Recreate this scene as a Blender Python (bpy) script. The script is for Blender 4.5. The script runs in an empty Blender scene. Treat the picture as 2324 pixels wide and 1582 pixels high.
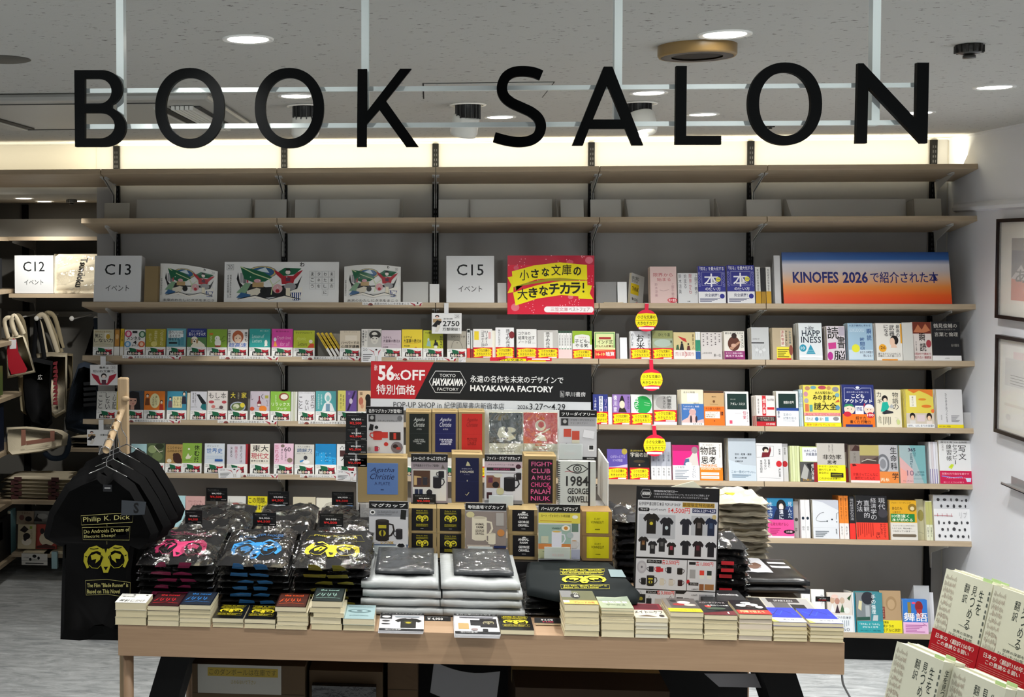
import bpy, math, random
import numpy as np
from mathutils import Matrix, Vector
from mathutils.geometry import tessellate_polygon
random.seed(7)
SC = bpy.context.scene
COL = SC.collection

# ------------------------------------------------------------------ camera
CAM_H = 2.179
F, CX, CY = 2775.0, 747.07, 645.36
YAW, PITCH, ROLL = -0.0812, 0.0345, 0.0013
def _rot():
    cy, sy = math.cos(YAW), math.sin(YAW); cp, sp = math.cos(PITCH), math.sin(PITCH)
    cr, sr = math.cos(ROLL), math.sin(ROLL)
    fwd = np.array([sy*cp, cy*cp, -sp]); right = np.array([cy, -sy, 0.0]); down = np.cross(fwd, right)
    return np.array([right*cr + down*sr, -right*sr + down*cr, fwd])
RM = _rot()
cam_d = bpy.data.cameras.new('camera'); cam = bpy.data.objects.new('camera', cam_d); COL.objects.link(cam)
cam_d.sensor_width = 36.0; cam_d.sensor_fit = 'HORIZONTAL'; cam_d.lens = F/2324*36.0
cam_d.shift_x = (1162-CX)/2324; cam_d.shift_y = (CY-791)/2324
cam_d.clip_start = 0.05; cam_d.clip_end = 60
m = Matrix.Identity(4)
for i in range(3):
    m[i][0] = RM[0][i]; m[i][1] = -RM[1][i]; m[i][2] = -RM[2][i]
m[2][3] = CAM_H
cam.matrix_world = m
SC.camera = cam
SC.view_settings.view_transform = 'Standard'; SC.view_settings.look = 'None'
SC.view_settings.gamma = 1.0; SC.view_settings.use_curve_mapping = False
SC.view_settings.exposure = 0.72
try:
    SC.cycles.max_bounces = 6; SC.cycles.transparent_max_bounces = 12; SC.cycles.caustics_reflective = False
    SC.cycles.caustics_refractive = False; SC.cycles.sample_clamp_indirect = 4.0
except Exception: pass

# world: the rest of the shop behind the camera, seen as an even dim light
wd = bpy.data.worlds.new('world'); SC.world = wd; wd.use_nodes = True
wd.node_tree.nodes['Background'].inputs[0].default_value = (0.95, 0.97, 1.0, 1)
wd.node_tree.nodes['Background'].inputs[1].default_value = 0.24

def ray(x, y):
    d = np.array([(x-CX)/F, (y-CY)/F, 1.0]); return RM.T @ d
def WY(x, y, Y):
    d = ray(x, y); t = Y/d[1]; return Vector((d[0]*t, Y, CAM_H+d[2]*t))
def WZ(x, y, z):
    d = ray(x, y); t = (z-CAM_H)/d[2]; return Vector((d[0]*t, d[1]*t, z))
def WX(x, y, X):
    d = ray(x, y); t = X/d[0]; return Vector((X, d[1]*t, CAM_H+d[2]*t))
def PX(P):
    q = RM @ np.array([P[0], P[1], P[2]-CAM_H]); return CX+F*q[0]/q[2], CY+F*q[1]/q[2]
def X_at(x, Y, z):
    X = (x-973)*Y/F
    for _ in range(4):
        u = PX((X, Y, z)); X -= (u[0]-x)*Y/F
    return X
def Z_at(X, y, Y):
    z = CAM_H-(y-549)*Y/F
    for _ in range(4):
        u = PX((X, Y, z)); z += (u[1]-y)*Y/F
    return z

# ------------------------------------------------------------------ lights
CEIL = CAM_H+0.551
def spot(name, loc, target, power, size=1.2, blend=.6, col=(1, .97, .9), rad=.05):
    l = bpy.data.lights.new(name, 'SPOT'); l.energy = power; l.spot_size = size; l.spot_blend = blend
    l.color = col; l.shadow_soft_size = rad
    o = bpy.data.objects.new(name, l); COL.objects.link(o); o.location = loc
    o.rotation_euler = (Vector(target)-Vector(loc)).to_track_quat('-Z', 'Y').to_euler(); return o
def area(name, loc, target, power, sx, sy, col=(1, 1, 1)):
    l = bpy.data.lights.new(name, 'AREA'); l.shape = 'RECTANGLE'; l.size = sx; l.size_y = sy; l.energy = power; l.color = col
    o = bpy.data.objects.new(name, l); COL.objects.link(o); o.location = loc
    o.rotation_euler = (Vector(target)-Vector(loc)).to_track_quat('-Z', 'Y').to_euler(); return o

# ceiling downlights (their luminous discs are built with the fittings further down)
DOWN = [(563, 88), (1645, 77), (2257, 197), (672, 217), (1135, 265), (1472, 210), (1595, 259), (2083, 255)]
DOWN_W = [WZ(x, y, CEIL) for x, y in DOWN]
for i, P in enumerate(DOWN_W):
    spot('downlight_lamp', (P.x, P.y, CEIL-.03), (P.x, P.y, 0), 46, 2.3, .8, (1, .98, .93), .06)
for X in (-2.4, -.8, .9, 2.3):
    for Y in (-1.5, .4, 2.0):
        spot('downlight_lamp', (X, Y, CEIL-.03), (X, Y, 0), 25, 2.3, .8, (1, .98, .93), .06)  # unseen grid outside the view, added for more light from behind
for Y in (3.0, 4.7): spot('downlight_lamp', (2.05, Y, CEIL-.03), (2.05, Y, 0), 30, 2.3, .8, (.95, .97, 1), .06)  # fill lamps without fittings, added to brighten the side wall
spot('downlight_lamp', (-2.2, 4.2, CEIL-.03), (-2.2, 4.2, 0), 30, 2.2, .8, (1, .98, .95), .06)  # fill lamp without a fitting, added to lighten the floor on the left
# adjustable spots aimed at the shelves and the table
SPOTS = [WZ(692, 240, CEIL), WZ(1062, 237, CEIL), WZ(1450, 234, CEIL)]
spot('aimed_lamp', SPOTS[0]-Vector((0, 0, .1)), (-1.0, 6.5, 1.02), 150, .50, .25, (1, .97, .9), .025)
spot('aimed_lamp', SPOTS[1]-Vector((0, 0, .1)), (.75, 6.5, 1.15), 80, .7, .5, (1, .97, .9), .025)
spot('aimed_lamp', SPOTS[2]-Vector((0, 0, .1)), (1.8, 6.5, 1.1), 120, .75, .4, (1, .98, .94), .025)
spot('aimed_lamp', (1.4, 2.2, CEIL-.1), (.9, 4.0, .95), 26, .9, .6, (1, .97, .9), .04)
spot('aimed_lamp', (-.4, 2.2, CEIL-.1), (-.6, 4.0, .95), 12, .9, .6, (1, .97, .9), .04)
spot('aimed_lamp', (-1.6, 5.6, CEIL-.1), (-3.1, 7.7, 1.40), 75, .68, .4, (1, .96, .88), .03)
spot('aimed_lamp', (2.3, 2.0, CEIL-.1), (1.55, 2.5, 1.3), 10, 1.2, .6, (1, .97, .9), .04)
spot('aimed_lamp', (-.9, .5, CEIL-.1), (-.6, 2.5, 2.45), 36, .62, .7, (.94, 1, .98), .03)
spot('aimed_lamp', (1.0, .5, CEIL-.1), (.8, 2.5, 2.45), 36, .62, .7, (.94, 1, .98), .03)
# cove strip behind the top shelf
area('cove_lamp', (.45, 6.60, 2.60), (.45, 6.80, 2.82), 12.5, 4.8, .08, (1, .91, .68))
area('cove_lamp', (-3.0, 6.60, 2.60), (-3.0, 6.80, 2.82), 2.6, 2.1, .08, (1, .91, .70))

# ------------------------------------------------------------------ materials
def lin(c): return c/12.92 if c <= .04045 else ((c+.055)/1.055)**2.4
def hexc(h): return tuple(lin(int(h[i:i+2], 16)/255) for i in (0, 2, 4))
_M = {}
def mat(h, rough=.55, spec=.35, metal=0.0, bump=None, emit=0.0, coat=0.0, trans=None):
    key = (h, rough, spec, metal, bump, emit, coat, trans)
    if key in _M: return _M[key]
    mm = bpy.data.materials.new('m_'+h); mm.use_nodes = True; nt = mm.node_tree; b = nt.nodes['Principled BSDF']
    c = hexc(h); b.inputs['Base Color'].default_value = (*c, 1); b.inputs['Roughness'].default_value = rough
    b.inputs['Specular IOR Level'].default_value = spec; b.inputs['Metallic'].default_value = metal
    if coat: b.inputs['Coat Weight'].default_value = coat; b.inputs['Coat Roughness'].default_value = .12
    if emit:
        b.inputs['Emission Color'].default_value = (*c, 1); b.inputs['Emission Strength'].default_value = emit
    if bump:
        tc = nt.nodes.new('ShaderNodeTexCoord'); n = nt.nodes.new('ShaderNodeTexNoise'); bp = nt.nodes.new('ShaderNodeBump')
        n.inputs['Scale'].default_value = bump[0]; n.inputs['Detail'].default_value = 4
        bp.inputs['Strength'].default_value = bump[1]; bp.inputs['Distance'].default_value = bump[2]
        nt.links.new(tc.outputs['Object'], n.inputs['Vector']); nt.links.new(n.outputs['Fac'], bp.inputs['Height'])
        nt.links.new(bp.outputs['Normal'], b.inputs['Normal'])
    if trans is not None:
        t = nt.nodes.new('ShaderNodeBsdfTransparent'); mx = nt.nodes.new('ShaderNodeMixShader'); mx.inputs[0].default_value = trans
        nt.links.new(b.outputs[0], mx.inputs[1]); nt.links.new(t.outputs[0], mx.inputs[2])
        nt.links.new(mx.outputs[0], nt.nodes['Material Output'].inputs['Surface'])
    _M[key] = mm; return mm
def nodes_of(mm):
    return mm.node_tree, mm.node_tree.nodes['Principled BSDF']
def wood(name, c1, c2, stretch=(1, 25, 25), rough=.5, scale=3.0):
    mm = bpy.data.materials.new(name); mm.use_nodes = True; nt, b = nodes_of(mm)
    tc = nt.nodes.new('ShaderNodeTexCoord'); mp = nt.nodes.new('ShaderNodeMapping'); n = nt.nodes.new('ShaderNodeTexNoise'); cr = nt.nodes.new('ShaderNodeValToRGB')
    mp.inputs['Scale'].default_value = stretch; n.inputs['Scale'].default_value = scale; n.inputs['Detail'].default_value = 6; n.inputs['Roughness'].default_value = .6
    cr.color_ramp.elements[0].position = .3; cr.color_ramp.elements[0].color = (*hexc(c1), 1)
    cr.color_ramp.elements[1].position = .7; cr.color_ramp.elements[1].color = (*hexc(c2), 1)
    nt.links.new(tc.outputs['Object'], mp.inputs['Vector']); nt.links.new(mp.outputs[0], n.inputs['Vector'])
    nt.links.new(n.outputs['Fac'], cr.inputs[0]); nt.links.new(cr.outputs[0], b.inputs['Base Color'])
    b.inputs['Roughness'].default_value = rough; b.inputs['Specular IOR Level'].default_value = .3
    return mm
M_OAK = wood('pale_oak', 'ab9980', 'bcaa91')
M_OAKV = wood('pale_oak_upright', 'a78f70', 'bfa785', (25, 25, 1))
M_TABLE = wood('table_oak', '947a61', 'a2876c')
def speckle_mat():
    mm = bpy.data.materials.new('rock_fibre_ceiling'); mm.use_nodes = True; nt, b = nodes_of(mm)
    tc = nt.nodes.new('ShaderNodeTexCoord'); mp = nt.nodes.new('ShaderNodeMapping'); mp.inputs['Scale'].default_value = (1, 1.8, 1); mp.inputs['Rotation'].default_value = (0, 0, .5)
    n = nt.nodes.new('ShaderNodeTexNoise'); n.inputs['Scale'].default_value = 38; n.inputs['Detail'].default_value = 5; n.inputs['Roughness'].default_value = .62
    cr = nt.nodes.new('ShaderNodeValToRGB'); e = cr.color_ramp.elements
    e[0].position = .335; e[0].color = (.16, .14, .13, 1); e[1].position = .375; e[1].color = (.50, .50, .475, 1)
    nt.links.new(tc.outputs['Object'], mp.inputs['Vector']); nt.links.new(mp.outputs[0], n.inputs['Vector'])
    nt.links.new(n.outputs['Fac'], cr.inputs[0]); nt.links.new(cr.outputs[0], b.inputs['Base Color'])
    bp = nt.nodes.new('ShaderNodeBump'); bp.inputs['Strength'].default_value = .35; bp.inputs['Distance'].default_value = .004
    nt.links.new(n.outputs['Fac'], bp.inputs['Height']); nt.links.new(bp.outputs[0], b.inputs['Normal'])
    b.inputs['Roughness'].default_value = .95; b.inputs['Specular IOR Level'].default_value = .1
    return mm
M_CEIL = speckle_mat()
def floor_mat():
    mm = bpy.data.materials.new('streaked_grey_carpet'); mm.use_nodes = True; nt, b = nodes_of(mm)
    tc = nt.nodes.new('ShaderNodeTexCoord'); mp = nt.nodes.new('ShaderNodeMapping'); mp.inputs['Scale'].default_value = (1.3, 5, 1)
    n = nt.nodes.new('ShaderNodeTexNoise'); n.inputs['Scale'].default_value = 5; n.inputs['Detail'].default_value = 10; n.inputs['Roughness'].default_value = .72; n.inputs['Distortion'].default_value = .8
    cr = nt.nodes.new('ShaderNodeValToRGB'); e = cr.color_ramp.elements
    e[0].position = .33; e[0].color = (*hexc('8b9093'), 1); e[1].position = .68; e[1].color = (*hexc('cfd3d5'), 1)
    nt.links.new(tc.outputs['Object'], mp.inputs['Vector']); nt.links.new(mp.outputs[0], n.inputs['Vector'])
    nt.links.new(n.outputs['Fac'], cr.inputs[0]); nt.links.new(cr.outputs[0], b.inputs['Base Color'])
    b.inputs['Roughness'].default_value = .8
    return mm
M_FLOOR = floor_mat()
M_PANEL = mat('a4a3a1', .7, .2, bump=(60, .08, .002))
M_WALL = mat('dadde4', .8, .2, bump=(90, .15, .002))
M_BLACK = mat('070708', .6, .15)
M_CREAM = mat('e6dcc0', .8, .2)
M_PAGES = mat('ddd3b8', .85, .15, bump=(900, .25, .0006))
M_WHITE = mat('e9e9e6', .5)
M_STEEL = mat('c9c9c6', .4, .5)
M_CLEAR = mat('ffffff', .06, .6, trans=.82)
def plastic_mat(name, tr, sc=9, amount=.9, col='ffffff'):
    mm = bpy.data.materials.new(name); mm.use_nodes = True; nt = mm.node_tree; nt.nodes.remove(nt.nodes['Principled BSDF'])
    g = nt.nodes.new('ShaderNodeBsdfGlossy'); g.inputs['Roughness'].default_value = .10; g.inputs['Color'].default_value = (*hexc(col), 1)
    t = nt.nodes.new('ShaderNodeBsdfTransparent'); mx = nt.nodes.new('ShaderNodeMixShader'); mx.inputs[0].default_value = tr
    tc = nt.nodes.new('ShaderNodeTexCoord'); n = nt.nodes.new('ShaderNodeTexNoise'); n.inputs['Scale'].default_value = sc; n.inputs['Detail'].default_value = 3; n.inputs['Distortion'].default_value = 2.5
    n2 = nt.nodes.new('ShaderNodeTexVoronoi'); n2.inputs['Scale'].default_value = sc*1.7; n2.feature = 'DISTANCE_TO_EDGE'
    ad = nt.nodes.new('ShaderNodeMath'); ad.operation = 'ADD'
    bp = nt.nodes.new('ShaderNodeBump'); bp.inputs['Strength'].default_value = amount; bp.inputs['Distance'].default_value = .03
    nt.links.new(tc.outputs['Object'], n.inputs['Vector']); nt.links.new(tc.outputs['Object'], n2.inputs['Vector'])
    nt.links.new(n.outputs['Fac'], ad.inputs[0]); nt.links.new(n2.outputs['Distance'], ad.inputs[1]); nt.links.new(ad.outputs[0], bp.inputs['Height']); nt.links.new(bp.outputs[0], g.inputs['Normal'])
    nt.links.new(g.outputs[0], mx.inputs[1]); nt.links.new(t.outputs[0], mx.inputs[2]); nt.links.new(mx.outputs[0], nt.nodes['Material Output'].inputs['Surface'])
    return mm
M_WRAP = plastic_mat('crinkled_clear_film', .72)
M_WRAP2 = plastic_mat('crinkled_clear_film_light', .86, 7)

# ------------------------------------------------------------------ mesh helpers
class MB:
    """one mesh built from boxes, polygons, tubes and lathes, with material slots"""
    def __init__(s): s.v = []; s.f = []; s.m = []; s.mats = []; s.smooth = []
    def mi(s, mm):
        if mm not in s.mats: s.mats.append(mm)
        return s.mats.index(mm)
    def add(s, vs, fs, mm, smooth=False):
        o = len(s.v); s.v.extend([tuple(v) for v in vs]); k = s.mi(mm)
        for f in fs: s.f.append([o+i for i in f]); s.m.append(k); s.smooth.append(smooth)
        return s
    def box(s, a, b, mm, M=None):
        x0, y0, z0 = a; x1, y1, z1 = b
        vs = [Vector(p) for p in ((x0,y0,z0),(x1,y0,z0),(x1,y1,z0),(x0,y1,z0),(x0,y0,z1),(x1,y0,z1),(x1,y1,z1),(x0,y1,z1))]
        if M is not None: vs = [M @ v for v in vs]
        return s.add(vs, [(0,3,2,1),(4,5,6,7),(0,1,5,4),(1,2,6,5),(2,3,7,6),(3,0,4,7)], mm)
    def quad(s, pts, mm): return s.add(pts, [tuple(range(len(pts)))], mm)
    def prism(s, pts, d, mm, caps=True):
        """closed outline pts (3D) extruded by vector d"""
        n = len(pts); d = Vector(d); a = [Vector(p) for p in pts]; b = [p+d for p in a]
        fs = [(i, (i+1) % n, n+(i+1) % n, n+i) for i in range(n)]
        if caps:
            for t in tessellate_polygon([a]): fs.append(tuple(reversed(t))); fs.append(tuple(n+i for i in t))
        return s.add(a+b, fs, mm)
    def tube(s, path, r, mm, n=8, rs=None, closed=False):
        path = [Vector(p) for p in path]; vs = []; k = len(path)
        for i, p in enumerate(path):
            t = (path[min(i+1, k-1)]-path[max(i-1, 0)]).normalized()
            up = Vector((0, 0, 1)) if abs(t.z) < .9 else Vector((0, 1, 0))
            u = t.cross(up).normalized(); w = t.cross(u).normalized(); rr = rs[i] if rs else r
            for j in range(n):
                a = 2*math.pi*j/n; vs.append(p+u*math.cos(a)*rr+w*math.sin(a)*rr)
        fs = [(i*n+j, i*n+(j+1) % n, (i+1)*n+(j+1) % n, (i+1)*n+j) for i in range(k-1) for j in range(n)]
        fs += [tuple(range(n)), tuple(reversed([(k-1)*n+j for j in range(n)]))]
        return s.add(vs, fs, mm, True)
    def lathe(s, prof, c, mm, n=28):
        """profile of (radius, z) about a vertical axis at c"""
        vs = [(c[0]+r*math.cos(2*math.pi*j/n), c[1]+r*math.sin(2*math.pi*j/n), c[2]+z) for r, z in prof for j in range(n)]
        fs = [(i*n+j, i*n+(j+1) % n, (i+1)*n+(j+1) % n, (i+1)*n+j) for i in range(len(prof)-1) for j in range(n)]
        return s.add(vs, fs, mm, True)
    def build(s, name, parent=None, loc=None, rot=None, M=None, bevel=0):
        me = bpy.data.meshes.new(name); me.from_pydata(s.v, [], s.f)
        for mm in s.mats: me.materials.append(mm)
        me.polygons.foreach_set('material_index', s.m); me.polygons.foreach_set('use_smooth', s.smooth)
        me.update()
        return link(name, me, parent, loc, rot, M, bevel)
def link(name, me, parent=None, loc=None, rot=None, M=None, bevel=0):
    o = bpy.data.objects.new(name, me); COL.objects.link(o)
    if parent is not None: o.parent = parent
    if loc is not None: o.location = loc
    if rot is not None: o.rotation_euler = rot
    if M is not None: o.matrix_world = M
    if bevel:
        b = o.modifiers.new('b', 'BEVEL'); b.width = bevel; b.segments = 2; b.limit_method = 'ANGLE'
    return o
_LBL = {}
def tag(o, label, cat, group=None):
    k = label; n = _LBL.get(k, 0); _LBL[k] = n+1
    o['label'] = label; o['category'] = cat
    if group: o['group'] = group
    return o
def empty(name, M, label, cat, group=None):
    o = bpy.data.objects.new(name, None); COL.objects.link(o); o.matrix_world = M; o.empty_display_size = .05
    return tag(o, label, cat, group)
def struct(o): o['kind'] = 'structure'; return o
def stuff(o): o['kind'] = 'stuff'; return o
def T(x, y, z): return Matrix.Translation((x, y, z))
def RX(a): return Matrix.Rotation(a, 4, 'X')
def RY(a): return Matrix.Rotation(a, 4, 'Y')
def RZ(a): return Matrix.Rotation(a, 4, 'Z')
def kids(o): return [c for c in o.children]
def dup(o, M, label=None, group=None, skip=()):
    r = o.copy(); COL.objects.link(r); r.matrix_world = M
    if label: r['label'] = label
    if group: r['group'] = group
    for ch in list(o.children):
        if ch.name.split('.')[0] in skip: continue
        c = ch.copy(); COL.objects.link(c); c.parent = r
    return r

# ------------------------------------------------------------------ flat print (ink on paper)
_TX = {}
def text_mesh(s, bold=0.0, shear=0.0):
    key = (s, bold, shear)
    if key in _TX: return _TX[key]
    if any(ord(q) > 0x4DFF for q in s): bold = min(bold, .009)
    cu = bpy.data.curves.new('t', 'FONT'); cu.body = s; cu.resolution_u = 2; cu.offset = bold; cu.shear = shear
    o = bpy.data.objects.new('t', cu); COL.objects.link(o)
    me = bpy.data.meshes.new_from_object(o.evaluated_get(bpy.context.evaluated_depsgraph_get()))
    v = [(a.co.x, a.co.y) for a in me.vertices]; f = [tuple(p.vertices) for p in me.polygons]
    bpy.data.objects.remove(o); bpy.data.meshes.remove(me); bpy.data.curves.remove(cu)
    if not v: v = [(0, 0), (1, 1)]
    x0 = min(a[0] for a in v); x1 = max(a[0] for a in v); y0 = min(a[1] for a in v); y1 = max(a[1] for a in v)
    w = max(x1-x0, 1e-4); h = max(y1-y0, 1e-4)
    r = ([((a[0]-x0)/w, (a[1]-y0)/h) for a in v], f, w/h)
    _TX[key] = r; return r
# drawing commands, all in 0..1 of the printed face: u across, v up
def r(u0, v0, u1, v1, c): return ('r', u0, v0, u1, v1, c)
def e(cu, cv, ru, rv, c): return ('e', cu, cv, ru, rv, c)
def p(pts, c): return ('p', pts, c)
def t(s, u0, v0, u1, v1, c='151515', b=.01, sh=0.0): return ('t', s, u0, v0, u1, v1, c, b, sh)
def v(s, u0, v0, u1, v1, c='151515', b=.01): return ('v', s, u0, v0, u1, v1, c, b)
def l(pts, w, c): return ('l', pts, w, c)
def bars(u0, v0, u1, v1, n, c, vertical=False, gap=.5):
    out = []
    for i in range(n):
        if vertical:
            w = (u1-u0)/n; a = u0+i*w; out.append(r(a, v0+(v1-v0)*.12*((i*7) % 3), a+w*gap, v1, c))
        else:
            h = (v1-v0)/n; a = v1-(i+1)*h; out.append(r(u0, a, u1-(u1-u0)*.14*((i*5) % 4), a+h*gap, c))
    return out
def place(cmds, u0, v0, u1, v1):
    """a drawing scaled into a sub-rectangle"""
    w, h = u1-u0, v1-v0; o = []
    for c in cmds:
        if c[0] in 're' and c[0] == 'r': o.append(('r', u0+c[1]*w, v0+c[2]*h, u0+c[3]*w, v0+c[4]*h, c[5]))
        elif c[0] == 'e': o.append(('e', u0+c[1]*w, v0+c[2]*h, c[3]*w, c[4]*h, c[5]))
        elif c[0] == 'p': o.append(('p', [(u0+a*w, v0+b*h) for a, b in c[1]], c[2]))
        elif c[0] == 'l': o.append(('l', [(u0+a*w, v0+b*h) for a, b in c[1]], c[2]*w, c[3]))
        elif c[0] == 't': o.append(('t', c[1], u0+c[2]*w, v0+c[3]*h, u0+c[4]*w, v0+c[5]*h, c[6], c[7], c[8]))
        elif c[0] == 'v': o.append(('v', c[1], u0+c[2]*w, v0+c[3]*h, u0+c[4]*w, v0+c[5]*h, c[6], c[7]))
    return o
INK = (.5, .3)
def ink(c, gloss=None): return mat(c, *(gloss or INK))
def print_mesh(cmds, w, h, name='print', step=.00012, base=.0003, warp=None, gloss=None):
    """all marks of one printed face as ONE mesh: x across, z up, facing -y"""
    mb = MB(); lay = 0; asp = w/h; step = step if warp else min(step, (.0005 if len(cmds) > 120 else .0030)/max(1, len(cmds)))
    def put(pts2, faces, c):
        nonlocal lay
        off = base+lay*step; lay += 1
        if warp: vs = [warp(a, b, off) for a, b in pts2]
        else: vs = [(a*w, -off, b*h) for a, b in pts2]
        mb.add(vs, faces, ink(c, gloss))
    for c in cmds:
        k = c[0]
        if k == 'r':
            _, u0, v0, u1, v1, cc = c
            if warp:
                nx, ny = max(1, int(abs(u1-u0)*8)), max(1, int(abs(v1-v0)*8))
                pts = [(u0+(u1-u0)*i/nx, v0+(v1-v0)*j/ny) for j in range(ny+1) for i in range(nx+1)]
                fs = [(j*(nx+1)+i, j*(nx+1)+i+1, (j+1)*(nx+1)+i+1, (j+1)*(nx+1)+i) for j in range(ny) for i in range(nx)]
                put(pts, fs, cc)
            else: put([(u0, v0), (u1, v0), (u1, v1), (u0, v1)], [(0, 1, 2, 3)], cc)
        elif k == 'e':
            _, cu, cv, ru, rv, cc = c; n = 20
            put([(cu+ru*math.cos(2*math.pi*i/n), cv+rv*math.sin(2*math.pi*i/n)) for i in range(n)], [tuple(range(n))], cc)
        elif k == 'p':
            tri = tessellate_polygon([[Vector((a, b, 0)) for a, b in c[1]]])
            fs = []
            for q in tri:
                (ax, ay), (bx, by), (cx_, cy_) = c[1][q[0]], c[1][q[1]], c[1][q[2]]
                fs.append(tuple(q) if (bx-ax)*(cy_-ay)-(by-ay)*(cx_-ax) > 0 else (q[0], q[2], q[1]))
            put(list(c[1]), fs, c[2])
        elif k == 'l':
            pts, wd_, cc = c[1], c[2], c[3]; L = []; n = len(pts); closed = pts[0] == pts[-1]
            for i in range(n):
                a = pts[max(i-1, 0)]; b = pts[min(i+1, n-1)]
                if closed and i in (0, n-1): a = pts[n-2]; b = pts[1]
                dx, dy = (b[0]-a[0])*asp, b[1]-a[1]; q = math.hypot(dx, dy) or 1
                nx, ny = -dy/q*wd_/2, dx/q*wd_/2*asp
                L.append((pts[i][0]-nx, pts[i][1]-ny)); L.append((pts[i][0]+nx, pts[i][1]+ny))
            put(L, [(2*i, 2*i+2, 2*i+3, 2*i+1) for i in range(n-1)], cc)
        elif k == 't':
            _, s, u0, v0, u1, v1, cc, b, sh = c
            vs, fs, _a = text_mesh(s, b, sh)
            put([(u0+a*(u1-u0), v0+q*(v1-v0)) for a, q in vs], fs, cc)
        elif k == 'v':
            _, s, u0, v0, u1, v1, cc, b = c; n = len(s); hh = (v1-v0)/n; V = []; FF = []
            for i, ch in enumerate(s):
                if ch == ' ': continue
                vs, fs, a = text_mesh(ch, b); top = v1-i*hh
                small = ch in 'ー・、。ッゃょ'
                uu0, uu1 = (u0, u1); vv0, vv1 = top-hh*.92, top-hh*.06
                if a > 1.8 or ch == 'ー':
                    if ch == 'ー': uu0, uu1 = u0+(u1-u0)*.42, u0+(u1-u0)*.58
                    else: vv0, vv1 = top-hh*.6, top-hh*.4
                elif a < .55: m_ = (u0+u1)/2; q = (u1-u0)*a*.6; uu0, uu1 = m_-q, m_+q
                o = len(V); V += [(uu0+x*(uu1-uu0), vv0+y*(vv1-vv0)) for x, y in vs]; FF += [tuple(o+i_ for i_ in f) for f in fs]
            if V: put(V, FF, cc)
    me = bpy.data.meshes.new(name); me.from_pydata(mb.v, [], mb.f)
    for mm in mb.mats: me.materials.append(mm)
    me.polygons.foreach_set('material_index', mb.m); me.update()
    return me
def printed(parent, name, cmds, w, h, at=(0, 0, 0), M=None, warp=None, gloss=None, base=.0003, step=.00012):
    o = link(name, print_mesh(cmds, w, h, name, warp=warp, gloss=gloss, base=base, step=step), parent)
    if M is not None: o.matrix_local = M
    else: o.location = at
    return o
def top_frame():
    """print frame laid on a horizontal face: x across, v towards +y, facing up"""
    return RX(-math.pi/2)
# ================================================================== ROOM
YF = 6.45; YB = .324; TILT = math.atan2(.0538, .3242); YW = 6.80; TH = .027
SZ = {1: .3927, 2: .1295, 3: -.3183, 4: -.6088, 5: -.9527, 6: -1.2402, 7: -1.5344, 8: -2.0196}
SZ = {k: q+CAM_H for k, q in SZ.items()}
XL, X0, X1, X2, X3, X4, XE = -1.8633, -1.7519, -.8024, .0366, .8841, 1.7324, 2.7819
XR = X_at(2154, YW, CEIL)
XC = X_at(222, YW, 1.6)                       # left edge of the wall, beside the alcove
ZSOF = Z_at(-2.2, 441, YW)
def slab(name, a, b, mm, parent=None):
    return MB().box(a, b, mm).build(name, parent)
struct(slab('floor', (-6, -3, -.05), (5, 9.2, 0), M_FLOOR))
struct(slab('ceiling', (-6, -3, CEIL), (5, YW+.4, CEIL+.05), M_CEIL))
wb = struct(slab('wall_back', (XC, YW, 0), (XR, YW+.12, CEIL), mat('b4b1a8', .8, .2)))
for a, b in ((XC+.004, X0-.02), (X0+.02, X1-.018), (X1+.018, X2-.018), (X2+.018, X3-.018), (X3+.018, X4-.018), (X4+.018, 2.66), (2.70, XR-.01)):
    slab('wall_panel', (a, YW-.008, .10), (b, YW-.0005, CEIL-.004), M_PANEL, wb)
wr = struct(slab('wall_right', (XR, .8, 0), (XR+.1, YW+.12, CEIL), M_WALL))
struct(slab('wall_above_alcove', (-5.6, YW, ZSOF), (XC, YW+.05, CEIL), mat('b4b1a8', .8, .2)))
# step in the side wall: a slim rounded ledge running towards the viewer
b = MB(); P1 = WX(2179, 473, XR); P2 = WX(2324, 418, XR)
zt = P1.z
pr = [(XR, 6.7, zt-.02), (XR-.018, 6.7, zt-.012), (XR-.022, 6.7, zt+.004), (XR-.014, 6.7, zt+.02), (XR, 6.7, zt+.03)]
b.prism(pr, (0, -5.6, 0), M_WALL); struct(b.build('trim_1'))
b = MB(); b.box((XR-.006, .8, CEIL-.012), (XR, YW, CEIL), M_WALL); struct(b.build('trim_2'))
b = MB(); b.box((XC, YW-.014, CEIL-.008), (XR, YW-.002, CEIL), mat('e8e4d8', .6)); struct(b.build('trim_3'))
# toe kick below the lowest shelf
struct(MB().box((XC, YF+.06, 0), (XR, YW, .115), M_BLACK).build('baseboard_back'))
# alcove: deeper wall, its side and lower ceiling
YA = 8.35
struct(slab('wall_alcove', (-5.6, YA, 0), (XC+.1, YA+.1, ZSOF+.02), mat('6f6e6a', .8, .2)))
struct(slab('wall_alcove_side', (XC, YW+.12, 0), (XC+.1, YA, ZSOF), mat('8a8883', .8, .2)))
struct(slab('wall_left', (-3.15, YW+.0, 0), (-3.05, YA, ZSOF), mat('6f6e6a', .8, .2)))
struct(slab('ceiling_alcove', (-5.6, YW+.051, ZSOF), (XC+.1, YA+.1, ZSOF+.03), mat('b9b8b2', .9, .1)))

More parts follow.
